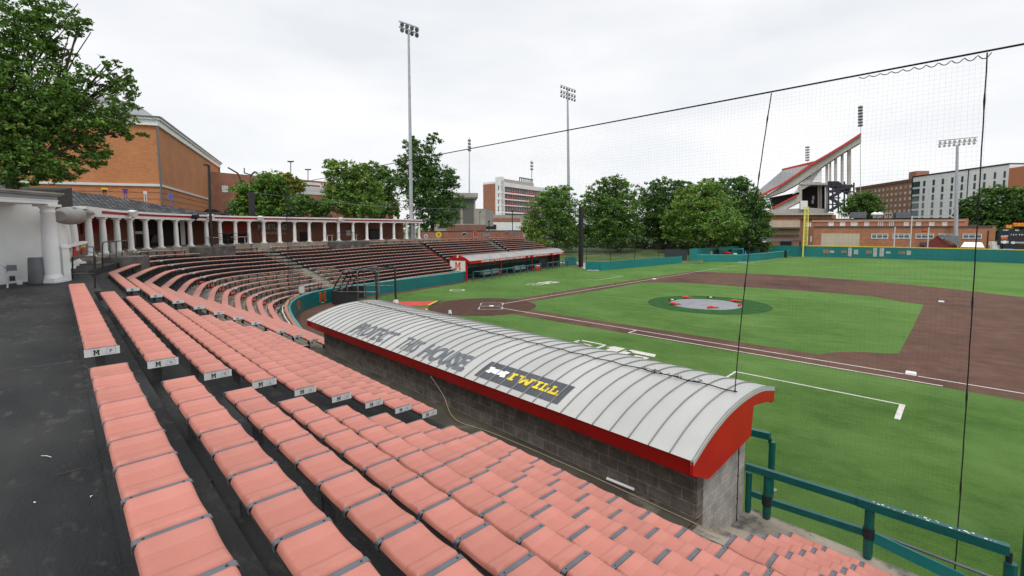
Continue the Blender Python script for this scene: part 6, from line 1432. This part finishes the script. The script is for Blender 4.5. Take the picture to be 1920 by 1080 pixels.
# stadium stand
DS=225
sta=thing('stadium_stand','tall raked concrete end of a football stadium stand with red rails','stadium stand',tuple(A(1500,400,DS)))
m_sc=M('stadium_concrete',(.46,.44,.41),.85,(.36,.34,.31),.12,detail=8); m_sred=M('stadium_red',(.60,.06,.05),.7); m_seatg=M('stadium_seats',(.30,.30,.31),.8,(.18,.18,.19),1.2)
vd=Vector((fw.x,fw.y,0)).normalized(); 
q0=A(1500,400,DS)
def SP(x,y,back=0):   # on the upright plane facing the field, pushed back
    n_=ray(1520,420); n_=Vector((n_.x,n_.y,0)).normalized(); p=ON(x,y,q0+n_*back,n_); return p
nS=ray(1520,420); nS=Vector((nS.x,nS.y,0)).normalized()
def sext(name,pts,depth,mat,back=0): b=MB(); b.ext([SP(x,y)+nS*back for x,y in pts],nS*depth); return sub(name,b,mat,sta)
sext('raker_beam',[(1436,371),(1469,359),(1492,347),(1522,326),(1552,306),(1580,287),(1615,266),(1614.5,252.5),(1580,275),(1550,293),(1522,309.5),(1492,331),(1465,349),(1436,366)],6,m_sc)
sext('red_rail',[(1614,249.5),(1614.5,253),(1580,275.5),(1550,293.5),(1522,310),(1492,331),(1465,349),(1425,370.5),(1425,366),(1465,345),(1492,327),(1521,306),(1550,289.5),(1580,271.5)],1.2,m_sred,-1)
sext('lower_raker',[(1444,394),(1495,367),(1500,362),(1503,377),(1470,394)],6,m_sc)
sext('red_rail',[(1443,391.5),(1495,364.5),(1495,367),(1443,394)],1,m_sred,-1)
sext('white_panel',[(1486,364),(1500,357),(1520,346),(1520,327),(1541,314),(1541,341),(1502,342.5)],3,m_pw,1)
sext('slab',[(1501,341.5),(1598,345),(1598,348),(1545,346.5),(1503,346)],14,m_sc)
for x0,x1,y0 in ((1548.5,1553.5,304),(1556,1559,303),(1565.5,1570,293),(1578,1582.5,287),(1590.5,1596.5,278)): sext('column',[(x0,y0),(x1,y0-3),(x1,398 if x0<1550 else 345),(x0,398 if x0<1550 else 345)],5,m_sc,2)
sext('column',[(1590.5,345),(1596.5,345),(1596.5,398),(1590.5,398)],5,m_sc,2)
for x in (1533.5,1538): sext('column',[(x,345),(x+3.5,345),(x+3.5,392),(x,392)],5,m_sc,5)
sext('column',[(1496,342),(1503,346),(1503,392),(1499,392),(1499,360)],6,m_sc,.5)
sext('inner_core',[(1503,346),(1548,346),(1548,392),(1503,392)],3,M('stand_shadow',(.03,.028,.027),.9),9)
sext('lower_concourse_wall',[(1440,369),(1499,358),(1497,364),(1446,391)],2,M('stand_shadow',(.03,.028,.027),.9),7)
sext('podium',[(1436,394),(1520,390),(1549,392),(1551,399),(1560,403),(1436,402)],10,m_sc,-2)
sext('white_box',[(1501,377),(1514.5,377),(1514.5,393),(1501,393)],4,m_pw,-3)
for x,y in ((1525,368),(1524,376),(1537,372)): sext('light_gap',[(x-2,y-3),(x+2,y-3),(x+2,y+4),(x-2,y+4)],.3,m_plate,8.5)
# seating slope running away behind the raker
b=MB(); fr_=[(1425,368),(1465,347),(1492,329),(1522,307.5)]; bk_=[(1404,372),(1437,345),(1467,319.5),(1527,303.5)]
FP=[SP(*p) for p in fr_]; BP=[A(p[0],p[1],DS+75) for p in bk_]
for i in range(3): b.quad(FP[i],FP[i+1],BP[i+1],BP[i])
sub('seating_slope',b,m_seatg,sta)
b=MB(); b.ext([A(1466,320.5,DS+74),A(1527,305,DS+60),A(1527,301.8,DS+60),A(1466,316.5,DS+74)],nS*2); sub('red_rail',b,m_sred,sta)
# steel stair
b=MB()
for x in (1553,1560.5,1571,1582,1599.5): p0_=SP(x,398)-nS*4; p1_=SP(x,342 if x<1590 else 344)-nS*4; b.beam(p0_,p1_,.5,.5)
for y in (350,361,372,384): b.beam(SP(1552,y)-nS*4,SP(1600 if y<365 else 1575,y)-nS*4,.4,.5)
for x0,y0,x1,y1 in ((1555,361,1597,350),(1555,372,1575,361),(1575,384,1555,372),(1555,396,1575,384)): b.beam(SP(x0,y0)-nS*4.2,SP(x1,y1)-nS*4.2,.5,1.2)
sub('steel_stair',b,M('steel_dark',(.025,.028,.04),.6),sta)
b=MB(); b.ext([SP(x,y)-nS*3.5 for x,y in ((1552,341),(1572,341),(1580,348),(1597,348),(1588,366),(1571,357),(1553,352))],nS*2); sub('dark_screen_cloth',b,M('steel_dark',(.025,.028,.04),.6),sta)
# podium building below it
a_=A(1434,440,175);e_=A(1566,440,182); pdn=thing('tan_podium_building','tan and brick podium building beneath the stadium stand','building',(a_.x,a_.y,0)); f1=Fac((a_.x,a_.y),(e_.x,e_.y),0); _,z1=f1.px(1500,403)
wallbox(pdn,'wall',f1,-8,f1.L,0,z1,20,m_fhb); px_slab(f1,pdn,'roof_edge',1420,399.5,1561,403.5,m_sc,-20,1); px_slab(f1,pdn,'cream_panel',1436,413,1501,440,m_cream,0,.2); px_slab(f1,pdn,'canopy',1436,426,1501,428.5,M('canopy_brown',(.16,.10,.07),.8),0,3)
px_slab(f1,pdn,'dark_grille',1463,447,1484,462,m_letk,0,.3);px_slab(f1,pdn,'pale_wall',1415,444,1437,462,m_pw,0,.3)
# distant blocks
def block(name,label,xa,Da,xb,Db,ytop,mat,depth=30,zb=0):
    a=A(xa,430,Da);e=A(xb,430,Db); t=thing(name,label,'building',(a.x,a.y,zb)); f=Fac((a.x,a.y),(e.x,e.y),zb); z=A(xa,ytop,Da).z; wallbox(t,'wall',f,0,f.L,zb,z,depth,mat); return t,f,z
m_dist=BR('dorm_brick',(.36,.17,.10),(.32,.14,.085),(.3,.2,.15),1,.5,.03,.9,.08,0,.2)
t,f,z=block('brick_apartment_block','distant long brown brick residence block with small windows',1601,300,1707,260,351.5,m_dist)
px_slab(f,t,'parapet',1601,349,1707,351.5,m_dist,-5,.5) if 0 else None
b=MB(); f.slab(b,0,f.L,z-1.2,z,0,.4); sub('parapet',b,M('brown_coping',(.16,.09,.07),.8),t)
nw=14
for r in range(9):
    for c_ in range(nw):
        u=f.L*(c_+.5)/nw; zt_=z-2.6-r*2.6
        if zt_<8: continue
        f.win(t,u-.65,u+.65,zt_-1.15,zt_,m_plate,m_plate if (c_*7+r*3)%4 else m_glass,2,1,.12)
b=MB(); f.slab(b,f.L-5,f.L,z,z+3.2,-6,-1); sub('roof_house',b,m_dist,t)
t,f,z=block('white_apartment_building','modern white panelled building with columns of narrow green windows',1706.5,245,1884,215,333,M('white_panels',(.80,.81,.82),.5,(.75,.76,.77),.3))
b=MB(); f.slab(b,-.2,f.L,z,z+.5,-30,.2); f.slab(b,-.35,0,0,z,-1,.25); u_=f.px(1814.5,350)[0]; f.slab(b,u_-.15,u_+.15,0,z,0,.12); sub('dark_trim',b,m_glass,t)
rows_=[(z-1.9-i*2.85) for i in range(10)]
cols_=[(1709,1723,3)]+[(x-2,x+2,1) for x in (1731,1748.5,1765.5,1783,1801.5,1825,1843,1862,1880)]
for x0,x1,n_ in cols_:
    u0=f.px(x0,380)[0];u1=f.px(x1,380)[0]
    for zt_ in rows_:
        if zt_<7: continue
        f.win(t,u0,u1,zt_-2.1,zt_,m_strap,m_glassg,n_,1,.12)
t,f,z=block('orange_building','plain orange clad building end at the far right edge',1883.5,205,1990,190,316,M('orange_clad',(.48,.17,.08),.7,(.44,.155,.075),.2))

# ------------------------------------------------ trees
def leafmat(name,a,b_): 
    m=M(name,tuple(x*1.05 for x in a),.5,tuple(x*2.1 for x in b_),.9,detail=3,lo=.35,hi=.65,spec=.4,isl=True); return m
G1=leafmat('leaf_deep',(.045,.10,.018),(.075,.145,.028)); G2=leafmat('leaf_mid',(.075,.15,.025),(.11,.20,.035)); G3=leafmat('leaf_yellowgreen',(.13,.20,.03),(.17,.23,.04)); G4=leafmat('leaf_dark',(.03,.075,.02),(.05,.105,.025)); G5=leafmat('leaf_autumn',(.26,.22,.03),(.2,.17,.04))
for m in (G1,G2,G3,G4,G5):
    nt_=m.node_tree; pb=nt_.nodes['Principled BSDF']; tr_=nt_.nodes.new('ShaderNodeBsdfTranslucent'); tr_.inputs[0].default_value=(.10,.2,.02,1); ms_=nt_.nodes.new('ShaderNodeMixShader'); ms_.inputs[0].default_value=.30
    nt_.links.new(pb.outputs[0],ms_.inputs[1]);nt_.links.new(tr_.outputs[0],ms_.inputs[2]);nt_.links.new(ms_.outputs[0],nt_.nodes['Material Output'].inputs[0])
def tree(label,D,lobes,trunk,n,leaf,mat,group=None,seed=1,zb=0,limbs=7,clump=.28,depth=.9,bare=None,flat=1.,mat2=None,kind='leafy_tree',cat='tree'):
    """lobes: (px,py,rx,ry) of the crown as seen at distance D; each is a rounded mass with its own depth"""
    rnd=random.Random(seed); p=A(trunk[0],trunk[1],D); root=thing(kind,label,cat,(p.x,p.y,zb),group=group)
    fwv=Vector((p.x-CX,p.y-CY,0)).normalized(); rtv=Vector((fwv.y,-fwv.x,0)); sc_=1/(F*0+1)
    L_=[]
    for k,(x,y,rx,ry) in enumerate(lobes):
        c_=A(x,y,D); e_=A(x+rx,y,D); t_=A(x,y-ry,D); RX=math.hypot(e_.x-c_.x,e_.y-c_.y); RZ=t_.z-c_.z
        RD=max(RX*depth,RZ*.7); L_.append((c_+fwv*rnd.uniform(-.35,.35)*RD,RX,RD,RZ))
    n=int(n*2.1); leaf*=.70; L_=[(c_,a*1.1,b_*1.1,e_*1.1) for c_,a,b_,e_ in L_]; vol=[a*b_*c_ for _,a,b_,c_ in L_]; tv=sum(vol); b=MB(); b2=MB()
    for (c_,RX,RD,RZ),v in zip(L_,vol):
        m=int(n*(v/tv)**.8/ sum((w_/tv)**.8 for w_ in vol)*1.0)
        ncl=max(5,int(m/26))
        for _ in range(ncl):
            th=rnd.uniform(0,2*math.pi); ph=math.asin(rnd.uniform(-.95,1)); rr=rnd.random()**.36*rnd.uniform(.86,1.1)
            dx,dy,dz=math.cos(ph)*math.cos(th)*rr,math.cos(ph)*math.sin(th)*rr,math.sin(ph)*rr
            cc_=c_+rtv*dx*RX+fwv*dy*RD+Vector((0,0,dz*RZ)); cr_=clump*rnd.uniform(.6,1.3)*(min(RX,RZ)*.5+leaf*2)
            tb_=b if (mat2 is None or rnd.random()<.72) else b2
            for _ in range(26):
                o_=Vector((rnd.gauss(0,1),rnd.gauss(0,1),rnd.gauss(0,.62)))*cr_*.62; q_=cc_+o_
                s_=leaf*rnd.uniform(.6,1.25); n_=(Vector((rnd.gauss(0,.8),rnd.gauss(0,.8),rnd.gauss(.9,.5)))).normalized(); u_=n_.orthogonal().normalized(); u_.rotate(Matrix.Rotation(rnd.uniform(0,6.28),3,n_)); v_=n_.cross(u_)
                tb_.add([q_-u_*s_,q_-v_*s_*.55+n_*s_*.12,q_+u_*s_,q_+v_*s_*.55+n_*s_*.12],[(0,1,2,3)])
    sub('crown',b,mat,root,uv=False)
    if b2.v: sub('crown_highlight' if 0 else 'crown',b2,mat2,root,uv=False)
    t=MB(); zc=sum(l[0].z for l in L_)/len(L_); tr_=max(.16,.02*D/4 if 0 else max(l[1] for l in L_)*.05+.12)
    base=Vector((p.x,p.y,zb)); fork=Vector((p.x,p.y,max(zb+1.2,zb+(zc-zb)*.55)))
    t.tube([base,base.lerp(fork,.5)+rtv*.1,fork],[tr_*1.35,tr_,tr_*.85],10)
    for (c_,RX,RD,RZ) in L_[:limbs]:
        mid=fork.lerp(c_,.5)+Vector((rnd.uniform(-.3,.3),rnd.uniform(-.3,.3),rnd.uniform(.1,.5)))
        t.tube(arc_in([tuple(fork),tuple(mid),tuple(c_+Vector((0,0,RZ*.3)))],4),[tr_*.42*(1-.1*i) for i in range(9)],6)
        for _ in range(3):
            e_=c_+rtv*rnd.uniform(-.8,.8)*RX+fwv*rnd.uniform(-.8,.8)*RD+Vector((0,0,rnd.uniform(-.5,.8)*RZ)); t.tube([mid,mid.lerp(e_,.5)+Vector((0,0,.15)),e_],[tr_*.16,tr_*.10,.015],5)
    if bare:
        for pts in bare: t.tube([A(x,y,D) for x,y in pts],[.11*(1-.14*i)*D/60 for i in range(len(pts))],6)
    sub('trunk',t,m_bark,root,uv=False); return root
# the big tree over the pavilion
tree('huge near oak filling the top left corner above the white pavilion',25,
 [(30,40,80,50),(105,30,60,34),(150,48,26,20),(-40,120,80,90),(55,95,70,40),(110,95,35,18),(60,175,95,55),(150,150,45,32),(205,120,22,16),(225,165,36,38),(248,145,14,22),(200,215,58,38),(110,225,90,50),(30,250,90,60),(150,280,55,32),(235,250,32,14),(60,310,90,34),(-60,230,80,90),(115,325,55,14),(185,295,34,22),(10,330,70,22),(268,252,12,5)],
 (20,330),21000,.10,G1,seed=5,zb=4.6,limbs=16,clump=.27,mat2=G2,depth=.8)
TL='trees beyond the portico and left field'
tree('bushy bright green tree right of the brick hall, under bare broken boughs',72,[(465,365,30,28),(505,350,32,26),(520,375,32,26),(545,388,30,24),(450,390,24,18),(490,395,45,18)],(500,405),7000,.30,G2,TL,11,4.5,mat2=G1,bare=[[(470,345),(470,328),(458,324),(458,315)],[(469,330),(478,322),(483,324)],[(452,340),(446,325),(427,314)]])
tree('yellowing tree top behind the bushy bright green tree',80,[(530,335,18,14),(555,345,16,12),(545,355,20,12)],(545,400),2200,.30,G5,TL,12,4.5,mat2=G3)
tree('low bushy green tree between two larger ones above the portico',70,[(570,385,24,18),(595,390,22,16)],(580,405),2400,.28,G1,TL,13,4.5,mat2=G2)
tree('spreading light green tree in front of the parking structure',70,[(640,320,30,18),(675,330,32,24),(645,350,38,26),(690,360,34,26),(635,380,40,26),(680,388,42,22),(622,305,12,8),(700,315,18,10)],(665,408),9000,.28,G2,TL,14,4.5,mat2=G3,limbs=8)
tree('dense dark green tree left of the tallest light mast',76,[(715,325,20,14),(722,350,24,26),(725,380,20,26),(705,395,20,18)],(716,408),3600,.28,G1,TL,15,4.5,mat2=G4)
tree('tall ragged tree directly behind the tallest light mast',92,[(775,272,22,14),(812,262,16,12),(790,300,34,24),(780,335,38,28),(820,335,34,26),(848,340,14,16),(800,370,44,30),(845,385,28,26),(815,405,42,24),(752,300,12,12)],(810,435),12000,.34,G4,TL,16,3,mat2=G1,limbs=9)
tree('small bright shrub tree seen left of the tallest light mast',96,[(744,395,6,16)],(744,410),500,.3,G3,TL,17,4)
tree('rounded green tree left of the second light mast',104,[(1040, 370, 31, 21), (1055, 360, 22, 13), (1030, 395, 41, 30), (1060, 400, 29, 34), (1040, 430, 41, 32), (1070, 440, 29, 25), (1000, 425, 22, 28)],(1042,470),9000,.36,G2,TL,18,.5,mat2=G1,limbs=8)
tree('loose pale green bushes between the far benches and the rounded tree',100,[(990,425,12,18),(1000,445,16,16),(1013,455,14,10)],(1000,470),1800,.3,G3,TL,19,0,mat2=G2)
tree('broad green tree right of the tall square net pole',104,[(1125, 355, 22, 17), (1150, 345, 29, 15), (1165, 365, 29, 25), (1120, 385, 34, 28), (1155, 395, 43, 34), (1115, 425, 31, 32), (1150, 435, 50, 30), (1180, 425, 26, 28), (1098, 400, 12, 28)],(1160,480),12000,.38,G1,TL,20,.8,mat2=G2,limbs=9)
tree('tall dark tree in the middle of the left field row',112,[(1220, 365, 31, 21), (1250, 348, 34, 15), (1285, 352, 26, 15), (1225, 395, 38, 32), (1255, 385, 43, 32), (1220, 430, 36, 30), (1250, 425, 43, 32), (1270, 400, 29, 32), (1292, 380, 19, 28)],(1232,478),12000,.40,G4,TL,21,1.2,mat2=G1,limbs=9)
tree('bright lighter green tree standing forward in the left field row',104,[(1305, 365, 34, 23), (1325, 355, 29, 15), (1300, 395, 50, 28), (1340, 385, 41, 32), (1275, 415, 36, 21), (1330, 420, 62, 28), (1365, 415, 29, 25), (1290, 440, 43, 19), (1350, 440, 41, 19)],(1332,478),12000,.38,G2,TL,22,.8,mat2=G3,limbs=9)
tree('dark tree at the right end of the left field row',116,[(1330, 345, 26, 11), (1375, 345, 34, 15), (1395, 365, 29, 23), (1350, 372, 34, 25), (1410, 395, 34, 30), (1380, 410, 41, 30), (1425, 395, 22, 28), (1400, 430, 50, 23), (1430, 430, 17, 19), (1375, 445, 36, 15)],(1376,478),12000,.40,G4,TL,23,1,mat2=G1,limbs=9)
tree('round dark tree in front of the stadium steel stair',165,[(1620,375,26,16),(1600,388,28,16),(1635,390,24,20),(1612,398,34,14)],(1618,405),4500,.5,G1,TL,24,0,mat2=G4)
tree('wide dark tree in front of the white building, cut by the right edge',158,[(1815,395,24,24),(1850,375,28,20),(1885,365,26,20),(1920,380,30,28),(1840,410,42,24),(1895,410,48,30),(1880,440,44,20),(1940,430,34,28)],(1880,470),11000,.5,G4,TL,25,0,mat2=G1,limbs=8)
tree('low yellow green shrub over the bullpen gate',122,[(1433,460,9,6),(1444,457,7,4)],(1436,468),400,.3,G3,None,26,0,kind='shrub',cat='shrub')
tree('bushes low behind the chain link fence under the left field trees',116,[(1010,462,22,9),(1050,462,22,9),(1100,461,26,10),(1150,461,26,11),(1200,461,26,11),(1250,460,26,10),(1300,460,28,10),(1350,459,30,11),(1400,460,30,11),(1430,462,16,9)],(1150,470),9000,.4,G1,None,27,.8,kind='hedge',cat='hedge',limbs=2)
# far wood line closing the horizon
b=MB(); rn=random.Random(9)
for i in range(5200):
    px=rn.uniform(-200,2300); D=rn.uniform(330,420); zt_=rn.uniform(0,9+3*math.sin(px*.02)+2*math.sin(px*.051)); p=A(px,426,D); s_=rn.uniform(.8,1.8); n_=Vector((rn.gauss(0,1),rn.gauss(0,1),rn.gauss(.6,.5))).normalized(); u_=n_.orthogonal().normalized(); v_=n_.cross(u_); q_=Vector((p.x,p.y,zt_)); b.add([q_-u_*s_,q_-v_*s_,q_+u_*s_,q_+v_*s_],[(0,1,2,3)])
tag(b.build('far_wood',G4,uv=False),'distant line of trees along the horizon','wood',kind='stuff')
